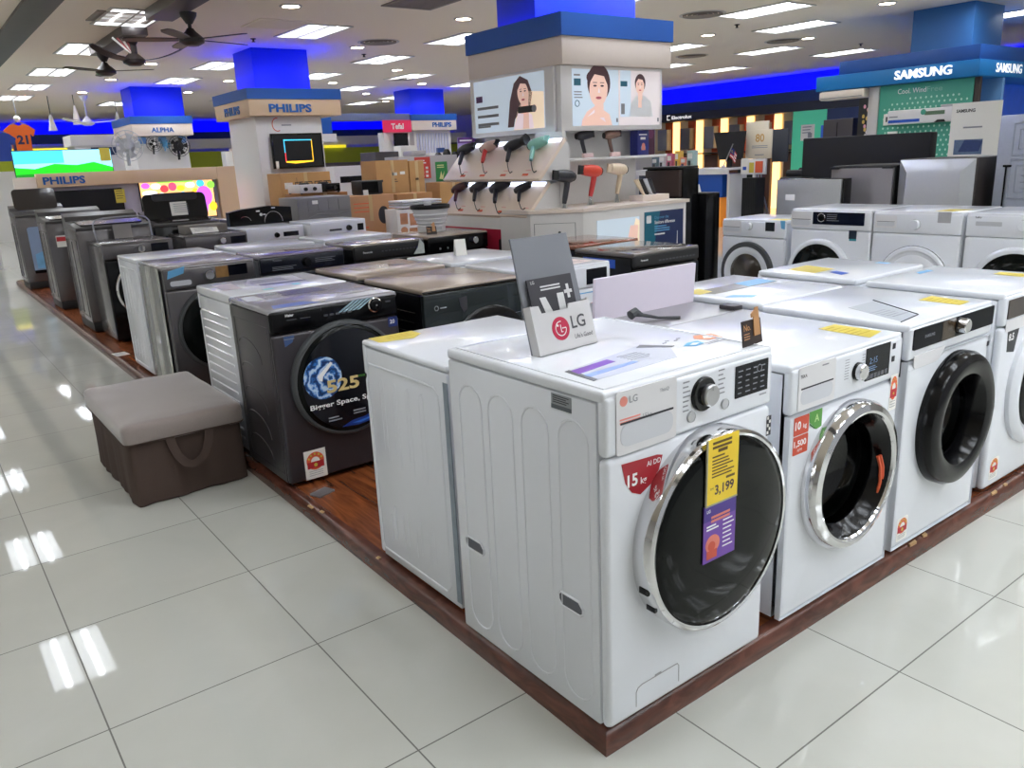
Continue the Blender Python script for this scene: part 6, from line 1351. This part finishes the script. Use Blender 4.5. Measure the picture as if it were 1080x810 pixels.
# ------------------------------------------------------------------ service counter, chair, boards
t = thing('service_counter', 'white service counter with a blue front panel right of the hair care pillar', 'counter', (11.5, 8.6, 0), -PI/2)
m = MB(); m.box(-2.2, -.30, 1.04, .16, .35, 1.08, .004); m.box(-2.2, -.302, .97, .16, -.28, 1.04); m.build('counter_top', LAMW, t)
m = MB(); m.box(-.70, -.25, .55, -.01, .30, .969, .002); m.build('blue_panel', M('counter_blue', (16, 78, 170), .45), t)
m = MB(); m.box(-2.15, -.23, .0005, -.71, .30, .97); m.build('carcass', M('counter_carcass', (60, 66, 84), .5), t)
m = MB(); m.box(-.26, -.22, .0005, -.06, .25, .549, .003); m.build('orange_pedestal', M('amber_pedestal', (246, 160, 66), .5, emit=.12, ecol=(246, 160, 66)), t)
m = MB(); m.box(.06, -.20, .0005, .12, .30, .97); m.build('leg_panel', LAMW, t)
# things on the counter
CT = 1.0812
def on_counter(name, label, cat, dy, dx, build, group=None):
    tt = thing(name, label, cat, (11.4+dx, 9.6-dy, CT), -PI/2, group); build(tt); return tt
bl = [('pink product box, left on the service counter', -.25, (214, 120, 150), .13, .30), ('yellow product box on the service counter', -.06, (236, 196, 90), .10, .34), ('coral product box on the service counter', .10, (226, 140, 120), .13, .22), ('pale teal product box on the service counter', .27, (176, 200, 196), .15, .34), ('white product box at the left end of the service counter', -.45, (210, 214, 216), .14, .30), ('grey blue product box at the far left of the service counter', -.64, (110, 130, 140), .14, .24)]
for lb, dy, col, w_, h_ in bl:
    def bb(tt, col=col, w_=w_, h_=h_):
        m = MB(); m.box(-w_/2, -.07, 0, w_/2, .07, h_, .003); m.build('box', M('box_%d_%d_%d' % col, col, .5, var=.05), tt)
        m = MB(frame((-w_/2, -.0705, 0), (1, 0, 0), (0, 0, 1))); m.plate(.015, h_*.55, w_-.02, h_*.85, 0, .001, 0); m.plate(.02, h_*.15, w_*.6, h_*.45, 0, .001, 1); m.build('box_print', [PAPER, INK], tt)
    on_counter('product_box', lb, 'box', dy, -.15, bb)
def bb(tt):
    m = MB(); m.tube([(0, 0, .001), (-.005, 0, .05)], [.05, .03], 14); m.build('base', WHITE2, tt)
    m = MB(); m.tube([(0, 0, .03), (.20, 0, .42)], .010, 8); m.build('pole', STEEL, tt)
    m = MB(); 
    P_ = lambda s, q: Vector((.17+.14*s-.04*q, .02*math.sin(s*5), .36-.17*q-.12*s))
    n = 10
    for i in range(n):
        a, b = i/n, (i+1)/n
        for k in range(7):
            q0, q1 = k/7, (k+1)/7; m.face([m._v(P_(a, q0)), m._v(P_(b, q0)), m._v(P_(b, q1)), m._v(P_(a, q1))], 2 if (b <= .5 and k < 4) else (0 if k % 2 == 0 else 1))
    o = m.build('flag', [M('flag_red', (206, 60, 70), .7), M('flag_white', (236, 226, 226), .7), M('flag_blue', (36, 50, 120), .7)], tt)
    m = MB(); c = P_(.22, .28); m.F = frame((c.x, c.y-.012, c.z), (1, 0, -.6), (0, 0, 1)); m.ell(0, 0, .022, .022, 0, .003, 0); m.ell(.008, .003, .016, .016, .003, .004, 1); m.build('flag_emblem', [YELLOW, M('flag_blue', (36, 50, 120), .7)], o)
on_counter('table_flag', 'small striped flag on a slanted pole at the counter end', 'flag', .93, -.05, bb)
t = thing('monitor', 'black monitor seen from behind on the service counter', 'monitor', (11.6, 8.74, CT), -PI/2)
m = MB(frame((0, 0, .34), (1, 0, 0), (0, 0, 1))); m.prism([(-.36, .30), (.36, .30), (.30, -.20), (-.22, -.20)], -.02, .02); m.build('screen_back', MATTE_BLACK, t); m = MB(); m.box(-.05, -.02, .01, .05, .02, .2); m.box(-.15, -.1, 0, .15, .1, .012); m.build('stand', MATTE_BLACK, t)
def office_chair(label, x, y, rz):
    t = thing('visitor_chair', label, 'chair', (x, y, 0), rz)
    m = MB(); m.box(-.24, -.24, .43, .24, .24, .48, .02); m.build('seat', MATTE_BLACK, t)
    m = MB(frame((0, .22, .50), (1, 0, 0), (0, .18, 1))); m.rrect(-.23, .05, .23, .50, .05, -.02, .02); m.build('backrest', MATTE_BLACK, t)
    for s in (-1, 1): m = MB(); m.tube([(s*.23, .30, .80), (s*.23, .22, .45), (s*.23, -.22, .43), (s*.23, -.24, .05), (s*.23, -.20, .015), (s*.23, .24, .013)], .012, 8); m.build('frame_leg', CHROME, t)
    return t
office_chair('black cantilever chair with chrome frame by the service counter', 14.7, 10.85, math.radians(160))
office_chair('black chair half hidden by the cream anniversary sign', 13.2, 8.35, math.radians(-100))
t = thing('sign_board', 'cream sign board with a gold 80 standing behind the counter', 'sign', (11.8, 8.14, 0), -PI/2)
m = MB(); m.box(-.33, -.012, 1.22, .19, .012, 1.73, .004); m.box(-.40, .014, 1.22, .10, .03, 1.88, .06); m.build('board', M('cream_board', (224, 212, 190), .5), t)
m = MB(frame((-.07, -.0125, 0), (1, 0, 0), (0, 0, 1))); m.text('80', 0, 1.52, .14, 0, 0, 'C', bold=.02); m.lines(-.17, .17, 1.44, 2, .012, .03, 0, 1, False); m.lines(-.10, .10, 1.28, 1, .015, .04, 0, 1, False); m.build('lettering', [M('gold_print', (196, 150, 84), .4), GINK], t)
for s in (-1, 1): m = MB(); m.tube([(-.07+s*.02, 0.02, 1.24), (-.07+s*.04, .03, .70), (-.07+s*.28, .05, .013)], .015, 8); m.build('stand_leg', STEEL, t)
m = MB(); m.box(.195, -.008, 1.15, .52, .03, 1.72, .01); m.build('side_board', M('slate_board', (54, 58, 66), .5), t)
t = thing('brochure_rack', 'white brochure rack with leaflets below the cream sign board', 'rack', (11.5, 8.10, 0), -PI/2)
m = MB(); m.box(-.28, -.02, .95, .26, .02, 1.22, .004); m.box(-.03, .0, .0005, .03, .04, .95); m.box(-.2, -.12, .0005, .2, .14, .02); m.build('rack', WHITE2, t)
m = MB(frame((-.3, -.021, 0), (1, 0, 0), (0, 0, 1))); m.plate(.04, .97, .18, 1.24, 0, .006, 0); m.plate(.21, .98, .31, 1.16, 0, .006, 1); m.plate(.34, .98, .50, 1.18, 0, .006, 2); m.plate(.07, 1.03, .15, 1.09, .006, .007, 3); m.build('leaflets', [PAPER, YELLOW, ORANGE, BLUE], t)
t = thing('floor_lectern', 'black cloth covered stand before the brochure rack', 'stand', (11.3, 7.96, 0), -PI/2)
m = MB(); m.prism([(-.15, -.12), (.15, -.12), (.16, .12), (-.16, .12)], .0005, .90); 
for i in range(7): m.tube([(-.14+i*.047, -.122, .02), (-.13+i*.043, -.122, .88)], .010, 6)
m.build('cloth', M('black_cloth', (26, 26, 28), .8), t)

# ------------------------------------------------------------------ television wall on the far left
t = thing('television_wall', 'maple framed television wall with blue brand lettering', 'display wall', (0, 0, 0))
TY = 12.30
m = MB(); m.box(.62, TY, 1.305, 3.18, TY+.14, 1.50, .003); m.build('maple_rail', PWOOD, t)
m = MB(); m.prism([(3.182, TY), (3.46, TY-.05), (3.46, TY+.14), (3.182, TY+.14)], .0005, 1.50); m.build('maple_upright', PWOOD, t)
m = MB(); m.box(.34, TY+.02, .0005, .615, TY+.18, 1.46, .003); m.build('cream_end', CREAM, t)
m = MB(); m.box(.62, TY+.10, .0005, 3.18, TY+.18, 1.304); m.build('back_panel', M('pale_lilac_panel', (204, 200, 214), .5), t)
m = MB(frame((.62, TY-.001, 0), (1, 0, 0), (0, 0, 1))); m.text('PHILIPS', .075, 1.35, .105, 0, 0, bold=.03, ext=.008, width=.55); m.build('lettering', PHB, t)
def s_bal(m, w, h):
    m.plate(.015, .015, w-.015, h-.015, .0002, .001, 11); m.prism([(.2, h-.015), (w*.75, h-.015), (w*.7, h-.06), (.3, h-.05)], .001, .0014, 9)
    for u, v, a, b, c in ((.10, .22, .07, .055, 7), (.12, .30, .09, .03, 10), (.40, .36, .05, .045, 7), (.52, .26, .045, .04, 1), (.26, .27, .05, .03, 10), (.30, .12, .10, .05, 2), (.52, .12, .08, .05, 11), (.46, .17, .05, .035, 1), (.60, .17, .05, .04, 9), (.78, .24, .10, .11, 8), (.75, .38, .05, .04, 1), (.16, .10, .08, .05, 3), (.88, .12, .05, .05, 2), (.68, .12, .03, .05, 7), (.08, .38, .05, .03, 8), (.20, .37, .06, .03, 10), (.30, .34, .05, .04, 3), (.62, .37, .06, .03, 10), (.50, .34, .05, .03, 2), (.22, .22, .05, .05, 7), (.68, .28, .05, .05, 2), (.88, .36, .05, .04, 9)): m.ell(u*w/.92, v*h/.44, a*w/.92, b*h/.44, .001+.0002*c, .0014+.0002*c, c, 24)
    m.prism([(.78*w/.92-.05, .15*h/.44), (.78*w/.92+.05, .15*h/.44), (.78*w/.92+.012, .03*h/.44), (.78*w/.92-.012, .03*h/.44)], .001, .0028, 8)
tv('bright television showing colourful balloons in the maple frame', 2.54, TY+.03, .72, 1.14, .62, s_bal)
T2 = tv('dark television with a yellow tag in the maple frame', 1.20, TY+.03, .78, 1.06, .47, lambda m, w, h: (m.plate(.015, .015, w-.015, h-.015, .0002, .001, 0), m.plate(.06, h*.55, .16, h*.60, .001, .002, 10), m.prism([(.05, h*.62), (.08, h*.62), (.10, h*.72)], .001, .002, 9)))
m = MB(frame((.39, -.001, 0), (1, 0, 0), (0, 0, 1))); m.plate(.03, .25, .17, .45, 0, .004, 0); m.lines(.045, .155, .42, 4, .008, .035, .004, 1); m.build('price_tag', [YELLOW, INK], T2)
# far left: landscape television, shop fittings
def s_land(m, w, h):
    m.plate(.01, .01, w-.01, h-.01, .0002, .001, 6); m.plate(.01, h*.6, w*.5, h-.01, .001, .0013, 1)
    m.prism([(.01, .01), (w-.01, .01), (w-.01, h*.42), (w*.8, h*.60), (w*.62, h*.52), (w*.4, h*.58), (w*.2, h*.44), (.01, h*.50)], .0013, .0018, 4)
    m.prism([(.01, .01), (w*.5, .01), (w*.42, h*.20), (w*.22, h*.30), (.01, h*.28)], .0018, .0022, 5)
T3 = tv('large television showing a green landscape at far left', 1.30, 14.1, 1.36, 1.46, .52, s_land)
m = MB(frame((.73, -.001, 0), (1, 0, 0), (0, 0, 1))); m.plate(-.18, .32, -.02, .53, 0, .006); m.build('price_tag', YELLOW, T3)
m = MB(); m.box(-.7, 0, -1.36, .7, .5, -.01); m.build('pedestal', M('grey_pedestal', (150, 146, 152), .5), T3)
mb = MB(); mb.box(1.6, 25.0, 2.38, 15.9, 25.02, 2.62); mb.box(1.6, 25.02, 2.38, 15.9, 25.6, 2.40); structure('trim_4', mb, M('soffit_fascia_dark', (24, 58, 126), .5))
mb = MB(); mb.box(1.6, 25.9, 2.40, 15.9, 25.999, 2.999); structure('trim_5', mb, M('soffit_wall_blue', (28, 44, 228), .6))
t = thing('led_strip', 'blue cove light hidden above the dark fascia along the far wall', 'light', (0, 0, 0))
m = MB(); m.box(1.7, 25.08, 2.42, 15.8, 25.12, 2.45); m.build('light_bar', LED_BLUE, t); m = MB(); m.box(1.7, 25.07, 2.405, 15.8, 25.13, 2.42); m.build('channel', STEEL, t)
# shop counters and panels along the far wall
OLIVE = M('lime_olive_panel', (176, 190, 40), .5, var=.05); 
t = thing('wall_bay', 'lime green shop bay with a lit yellow top at the far left', 'shelving', (0, 0, 0))
m = MB(); m.box(0.8, 22.0, 1.65, 2.9, 22.4, 2.10); m.build('lime_panel', OLIVE, t); m = MB(); m.box(0.8, 21.9, 2.08, 2.9, 22.0, 2.16); m.build('lit_edge', M('lit_yellow_edge', (250, 236, 60), .5, var=0, emit=.5, ecol=(250, 230, 50)), t); m = MB(); m.box(0.8, 22.0, .0005, 2.9, 22.4, 1.65); m.build('base', LAMW, t)
m = MB(frame((0, 21.89, 0), (1, 0, 0), (0, 0, 1))); m.plate(1.9, 1.98, 2.4, 2.06, 0, .01); m.build('sign_plate', GINK, t)
t = thing('wall_bay', 'long lime green shop bay between the pillars at the back', 'shelving', (0, 0, 0))
m = MB(); m.box(3.9, 24.0, 1.55, 12.6, 24.3, 2.02); m.build('lime_panel', OLIVE, t); m = MB(); m.box(8.4, 23.9, 2.02, 11.2, 24.0, 2.10); m.build('lit_edge', M('lit_yellow_edge', (250, 236, 60), .5, var=0, emit=.5, ecol=(250, 230, 50)), t); m = MB(); m.box(3.9, 24.0, .0005, 12.6, 24.3, 1.55); m.build('base', M('dim_base', (120, 112, 112), .5), t)
m = MB(); m.box(3.9, 23.95, 2.10, 12.6, 24.3, 2.38); m.build('white_header', LAMW, t)
t = thing('wall_bay', 'pale grey shop bay with dark goods right of the rear pillar', 'shelving', (0, 0, 0))
m = MB(); m.box(13.0, 23.0, 2.05, 15.4, 23.3, 2.38); m.build('white_header', LAMW, t); m = MB(); m.box(13.0, 23.1, .0005, 15.4, 23.3, 2.05); m.build('back_panel', M('dim_grey_panel', (120, 120, 124), .5), t)
m = MB(); m.box(13.1, 22.8, .0005, 13.7, 23.1, 1.9); m.build('dark_goods', MATTE_BLACK, t); m = MB(); m.box(13.75, 22.9, 1.5, 15.2, 23.1, 2.0); m.build('lime_goods', OLIVE, t)
t = thing('shop_kiosk', 'white kiosk with a dark lettered sign left of the fan pillar', 'kiosk', (0, 0, 0))
m = MB(); m.box(2.12, 17.8, .0005, 3.1, 18.6, 2.05, .01); m.box(2.06, 17.75, 2.05, 3.16, 18.6, 2.27, .02); m.build('kiosk_body', LAMW, t)
m = MB(frame((2.12, 17.79, 0), (1, 0, 0), (0, 0, 1))); m.plate(.30, 1.86, .78, 2.02, 0, .006, 0); m.text('AI', .52, 1.90, .09, .007, 1, bold=.05); m.build('sign_panel', [M('slate_sign', (44, 62, 100), .4), WINK], t)
# shirts on hangers
def jersey(label, x, y, z, col, num):
    t = thing('hanging_shirt', label, 'shirt', (x, y, z))
    m = MB(frame((0, 0, 0), (1, 0, 0), (0, 0, 1))); m.prism([(-.16, -.46), (.16, -.46), (.17, -.12), (.22, -.18), (.27, -.06), (.16, .03), (.07, .05), (0, .02), (-.07, .05), (-.16, .03), (-.27, -.06), (-.22, -.18), (-.17, -.12)], -.06, .06); m.build('shirt', col, t)
    if num:
        m = MB(frame((0, -.061, 0), (1, 0, 0), (0, 0, 1))); m.text('21', .02, -.32, .17, .002, 0, 'C', bold=.04); m.plate(-.16, -.46, -.11, -.22, 0, .002, 0); m.build('print', M('jersey_navy', (36, 36, 80), .6), t)
    m = MB(); m.tube([(-.14, 0, .04), (0, 0, .10), (.14, 0, .04)], .010, 6); m.tube([(0, 0, .10), (0, 0, CEIL-z-.002)], .006, 6); m.build('hanger', GINK, t)
    m = MB(); m.sphere((0, 0, .15), .06); m.build('hanger_ball', PAPER, t)
jersey('orange numbered jersey hanging at the far left', 1.20, 17.8, 2.44, M('jersey_orange', (240, 110, 30), .7), True)
jersey('navy shirt hanging at the left picture edge', .72, 16.8, 2.24, M('jersey_blue', (20, 50, 130), .7), False)
# small hanging goods on the ceiling at the far left
for x, y, z, h, lb, c in ((2.15, 17.2, 2.62, .36, 'white cone lamp hanging at the far left', LAMW), (1.75, 17.5, 2.50, .3, 'white pendant fan hanging beside the cone lamp', LAMW), (3.25, 18.8, 2.6, .36, 'white cone lamp hanging left of the fan pillar', LAMW)):
    t = thing('pendant_lamp', lb, 'lamp', (x, y, z))
    m = MB(); m.lathe([(.012, h/2), (.03, h*.3), (.075, -h*.45), (.078, -h/2), (0, -h*.46)], seg=20); m.build('shade', c, t); m = MB(); m.tube([(0, 0, h/2-.01), (0, 0, CEIL-z-.002)], .008, 6); m.build('cord', MATTE_BLACK, t)

# ------------------------------------------------------------------ fans
def blade(m, a, r0, r1, w, tilt=.18, up=0.0, droop=0.0, z=0):
    n = 8; prev = None
    for i in range(n+1):
        s = i/n; r = r0+(r1-r0)*s; ww = w*(.55+.9*s-.75*s*s) if s < .95 else w*.45
        zc = z+up*s*s*(r1-r0)-droop*s
        c, sn = math.cos(a), math.sin(a); cur = []
        for k, th in ((-1, .004), (1, .004), (1, -.004), (-1, -.004)):
            x = r*c-k*ww/2*sn; y = r*sn+k*ww/2*c; cur.append(m._v((x, y, zc+k*ww/2*tilt+th)))
        if prev:
            for k in range(4): m.face([prev[k], prev[(k+1) % 4], cur[(k+1) % 4], cur[k]])
        else: m.face(cur)
        prev = cur
    m.face(prev[::-1])
def ceiling_fan(label, x, y, zh, nb, a0, r, col, col2, drop_r=.02, up=0.0, stripes=False, w=.14):
    t = thing('ceiling_fan', label, 'ceiling fan', (x, y, zh))
    H = CEIL-.10-zh
    m = MB(); m.lathe([(.03, H-.10), (.075, H-.03), (.08, H-.001), (0, H-.001)], seg=24); m.build('canopy', col, t)
    m = MB(); m.tube([(0, 0, .03), (0, 0, H-.08)], drop_r, 12); m.build('rod', col, t)
    m = MB(); m.lathe([(0, -.06), (.06, -.058), (.115, -.03), (.12, .005), (.09, .035), (.05, .07), (.03, .10), (0, .10)], seg=28); m.build('motor', col, t)
    for i in range(nb):
        m = MB(); blade(m, a0+2*PI*i/nb, .10, r, w, .14, up); m.build('blade', col2, t)
    if stripes:
        m = MB()
        for k in range(4): m.tube([(-.05-.05*k, -.03, H-.01), (-.02, -.03, .06)], .012, 6, mi=k % 2)
        m.build('striped_ribbon', [M('ribbon_red', (170, 90, 90), .6), PAPER], t)
    return t
FB1 = M('espresso_fan', (46, 38, 36), .4, var=.05); FB2 = M('walnut_fan_blade', (92, 70, 58), .5, var=.1)
for y0, y1, lb in ((6.05, 7.85, 'dark ceiling rail that holds the nearest fan'), (8.85, 10.65, 'dark ceiling rail that holds the two rear fans')):
    t = thing('mounting_rail', lb, 'rail', (1.40, (y0+y1)/2, CEIL)); m = MB(); m.box(-.13, -(y1-y0)/2, -.099, .13, (y1-y0)/2, -.001, .006); m.build('rail', M('rail_grey_brown', (92, 84, 80), .5), t)
    m = MB(); m.box(-.135, -(y1-y0)/2-.005, -.09, .135, -(y1-y0)/2+.02, -.005, .003); m.build('end_cap', FB1, t)
ceiling_fan('dark ceiling fan with five blades, nearest of the three', 1.52, 7.30, 2.66, 5, math.radians(16), .62, FB1, FB1, .018)
ceiling_fan('dark ceiling fan with upswept blades and striped ribbons, middle of the three', 1.39, 9.03, 2.665, 3, math.radians(-30), .55, FB1, FB1, .05, .25, True)
ceiling_fan('ceiling fan with pale and walnut straight blades, farthest of the three', 1.36, 10.35, 2.69, 3, math.radians(-32), .58, FB1, FB2, .014, 0, False, .11)
t = ceiling_fan('white ceiling fan below the blue cove at the far left', 2.15, 16.2, 2.42, 3, math.radians(-20), .60, LAMW, LAMW, .012, .1)
def wall_fan(label, x, y, z, R, col, blk):
    t = thing('fan', label, 'fan', (x, y, z))
    Ff = frame((0, 0, 0), (1, 0, 0), (0, 0, 1)); m = MB(Ff)
    for k in range(4): r = R*(k+1)/4; m.tube([(r*math.cos(a), r*math.sin(a), .05*(1-(k/4)**2)) for a in [2*PI*i/28 for i in range(28)]], R*.025, 5, closed=True)
    for i in range(12): a = 2*PI*i/12; m.tube([(R*.2*math.cos(a), R*.2*math.sin(a), .05), (R*math.cos(a), R*math.sin(a), .0)], R*.02, 4)
    m.build('guard', col, t)
    m = MB(Ff)
    for i in range(5): a = 2*PI*i/5; m.prism([(R*.15*math.cos(a), R*.15*math.sin(a)), (R*.85*math.cos(a-.25), R*.85*math.sin(a-.25)), (R*.85*math.cos(a+.35), R*.85*math.sin(a+.35))], .012, .018)
    m.lathe([(R*.2, .0), (R*.2, .05), (0, .06)], 0, 0, 18); m.build('fan_blades', blk, t)
    m = MB(Ff); m.lathe([(R*.4, -.12), (R*.5, -.02), (0, 0)], 0, 0, 18); m.tube([(0, -.03, -.08), (0, -R*1.3, -.10)], R*.12, 8); m.build('motor', col, t)
    return t
wall_fan('black and white fan on the fan pillar', 2.98, 15.05, 1.97, .14, MATTE_BLACK, LAMW)
wall_fan('all black fan on the right of the fan pillar', 3.42, 15.05, 1.92, .19, MATTE_BLACK, MATTE_BLACK)
wall_fan('small pale blue fan between the two dark fans on the pillar', 3.20, 15.10, 1.96, .09, LBLUE, LBLUE)
wall_fan('large pale standing fan left of the fan pillar', 2.42, 14.6, 1.93, .26, SHADE_W, SHADE_W)
for x, lb in ((2.84, 'pale blue square sign, left under the fan pillar fascia'), (3.20, 'pale blue square sign, middle under the fan pillar fascia'), (3.56, 'pale blue square sign, right under the fan pillar fascia')):
    m = MB(frame((x, 15.28, 2.0), (1, 0, 0), (0, 0, 1))); m.rrect(-.07, -.02, .07, .10, .02, 0, .012); tag(m.build('blue_sign', M('sky_sign', (120, 170, 226), .4)), lb, 'sign')
t = thing('merchandise_stack', 'white boxed goods and small appliances on the ledge right of the fan pillar', 'boxes', (4.55, 15.3, 0))
m = MB(); m.box(-.35, -.2, .0005, .55, .3, 1.52); m.build('ledge', LAMW, t)
for i, (x, w_, h_, c) in enumerate(((-.25, .14, .28, PAPER), (-.08, .14, .34, M('cream_box', (230, 214, 196), .5)), (.10, .15, .30, M('cream_box', (230, 214, 196), .5)))): m = MB(); m.box(x, -.15, 1.521, x+w_, .1, 1.52+h_, .004); m.build('box', c, t)
m = MB(); m.box(.30, -.15, 1.521, .52, .1, 1.95, .004); m.build('tall_box', PAPER, t); m = MB(); m.box(.29, -.155, 1.95, .53, .105, 2.06, .004); m.build('red_top', M('coral_red_top', (216, 70, 60), .5), t)
# shoe care display on the rear pillar, posters
t = thing('ironing_display', 'white shelf with blue steam irons under the rear pillar lettering', 'display', (8.62, 14.55, 1.62))
m = MB(); m.box(-.10, -.12, -.14, .36, .22, .0, .01); m.box(.02, .0, -1.6195, .24, .2, -.14); m.build('shelf', LAMW, t)
m = MB(); m.prism([(.16, -.08), (.34, -.08), (.36, .0), (.30, .06), (.18, .02)], .001, .10); m.build('steam_iron', M('navy_iron', (44, 74, 130), .4), t); m = MB(frame((0, -.121, 0), (1, 0, 0), (0, 0, 1))); m.plate(-.04, -.10, .14, -.06, 0, .002); m.build('shelf_lettering', BLUE, t)
t = thing('promo_board', 'purple and white iron poster right of the rear pillar shelf', 'poster', (9.42, 14.3, 0))
m = MB(); m.box(-.22, -.01, 1.30, .24, .01, 1.92, .003); m.box(-.02, .012, .0005, .02, .05, 1.7); m.build('board', M('lilac_poster', (166, 150, 206), .5, var=.1), t)
m = MB(frame((-.22, -.011, 0), (1, 0, 0), (0, 0, 1))); m.plate(0, .0+1.80, .46, 1.92, 0, .002, 0); m.plate(.05, 1.84, .38, 1.87, .002, .003, 1); m.prism([(.10, 1.34), (.40, 1.34), (.44, 1.50), (.30, 1.56), (.14, 1.46)], 0, .002, 2); m.build('print', [M('deep_purple', (96, 50, 130), .5), WINK, M('navy_iron', (44, 74, 130), .4)], t)
# grey gondola with red and green posters
t = thing('gondola', 'grey gondola end with a red poster and a green poster', 'gondola', (5.49, 9.95, 0))
m = MB(); m.box(-.34, -.1, .0005, .72, .35, 1.52, .008); m.build('body', M('gondola_grey', (176, 172, 176), .5), t)
m = MB(); m.box(-.10, -.09, 1.521, .16, .2, 1.60, .02); m.build('top_block', M('gondola_grey', (176, 172, 176), .5), t)
m = MB(frame((-.34, -.101, 0), (1, 0, 0), (0, 0, 1))); m.plate(.27, 1.18, .55, 1.50, 0, .004, 0)
for i in range(3):
    for j in range(3): m.plate(.30+i*.08, 1.20+j*.06, .345+i*.08, 1.235+j*.06, .004, .005, 1)
m.lines(.30, .50, 1.44, 2, .016, .035, .004, 1); m.build('red_poster', [M('poster_red', (200, 70, 60), .5), WINK], t)
m = MB(frame((-.34, -.101, 0), (1, 0, 0), (0, 0, 1))); m.plate(.64, 1.12, .86, 1.42, 0, .004, 0); m.prism([(.70, 1.16), (.74, 1.28), (.76, 1.20), (.80, 1.28), (.77, 1.15)], .004, .005, 1); m.lines(.67, .83, 1.36, 2, .014, .03, .004, 1); m.build('green_poster', [M('poster_green', (52, 140, 76), .5), M('leaf_cream', (226, 226, 160), .5)], t)
carton(5.72, 9.45, 0, .50, .4, 1.12, 'tan carton below the green poster', 0, CARD, lambda m: m.lines(.2, .45, 1.0, 2, .015, .04, .0005, 1))
carton(6.15, 9.55, 0, .30, .3, 1.22, 'white carton beside the hair dryer boards', 0, M('white_carton', (206, 198, 194), .7))
# dark goods and white machines beside the wall television
t = thing('white_cabinet', 'white cabinet with a dark slot right of the wall television', 'cabinet', (5.02, 11.2, 0))
m = MB(); m.box(-.42, -.25, .0005, .36, .3, 1.42, .008); m.build('body', WHITE2, t); m = MB(frame((-.42, -.251, 0), (1, 0, 0), (0, 0, 1))); m.plate(.08, 1.16, .52, 1.26, 0, .004); m.build('slot', BLACK, t)
t = thing('dark_fridge', 'dark tall machine between the white cabinet and the tall cartons', 'refrigerator', (5.62, 11.3, 0))
m = MB(); m.box(-.22, -.25, .0005, .22, .3, 1.62, .01); m.build('body', GRAPH, t); m = MB(); m.box(-.215, -.256, .9, .215, -.25, .908); m.build('door_gap', BLACK, t); m = MB(); m.box(.15, -.28, 1.0, .17, -.25, 1.4, .004); m.build('handle', CHROME, t)
t = thing('white_cabinet', 'narrow white machine behind the tall cartons', 'cabinet', (6.02, 11.3, 0))
m = MB(); m.box(-.16, -.2, .0005, .2, .3, 1.5, .01); m.build('body', WHITE2, t); m = MB(); m.box(-.10, -.206, 1.2, .12, -.2, 1.4, .003); m.build('panel', SHADE_W, t)
t = thing('goods_shelf', 'shelf of dark and white small appliances behind the tall cartons', 'shelf', (7.3, 12.6, 0))
m = MB(); m.box(-1.4, -.2, .0005, .9, .3, 1.42, .004); m.build('shelf_unit', LAMW, t)
random.seed(11)
for i in range(11):
    x = -1.3+i*.2; h_ = .08+.16*random.random(); m = MB(); c = random.choice((MATTE_BLACK, WHITE2, SHADE_W, GRAPH, MATTE_BLACK)); m.lathe([(.07, 1.4205), (.085, 1.44), (.08, 1.42+h_*.7), (.04, 1.42+h_), (0, 1.42+h_)], x, 0, 16); m.build('small_appliance', c, t)
m = MB(); m.box(-.62, -.15, 1.421, -.28, .1, 1.74, .005); m.build('white_carton', PAPER, t)
# blue cube display right of the wall television
t = thing('booth_header', 'blue booth corner with a small white sign right of the wall television', 'sign', (0, 0, 0))
m = MB(); m.box(4.95, 13.0, 2.0, 5.6, 13.3, 2.38, .004); m.build('blue_block', PBLUE, t); m = MB(frame((4.98, 12.99, 0), (1, 0, 0), (0, 0, 1))); m.plate(.10, 1.86, .68, 2.0, 0, .02, 0); m.plate(.16, 1.90, .24, 1.95, .02, .024, 1); m.plate(.28, 1.90, .36, 1.95, .02, .024, 1); m.build('sign_plate', [LAMW, INK], t)
m = MB(); m.box(4.98, 13.0, .0005, 5.08, 13.3, 2.0); m.build('post', M('navy_post', (40, 50, 84), .5), t)
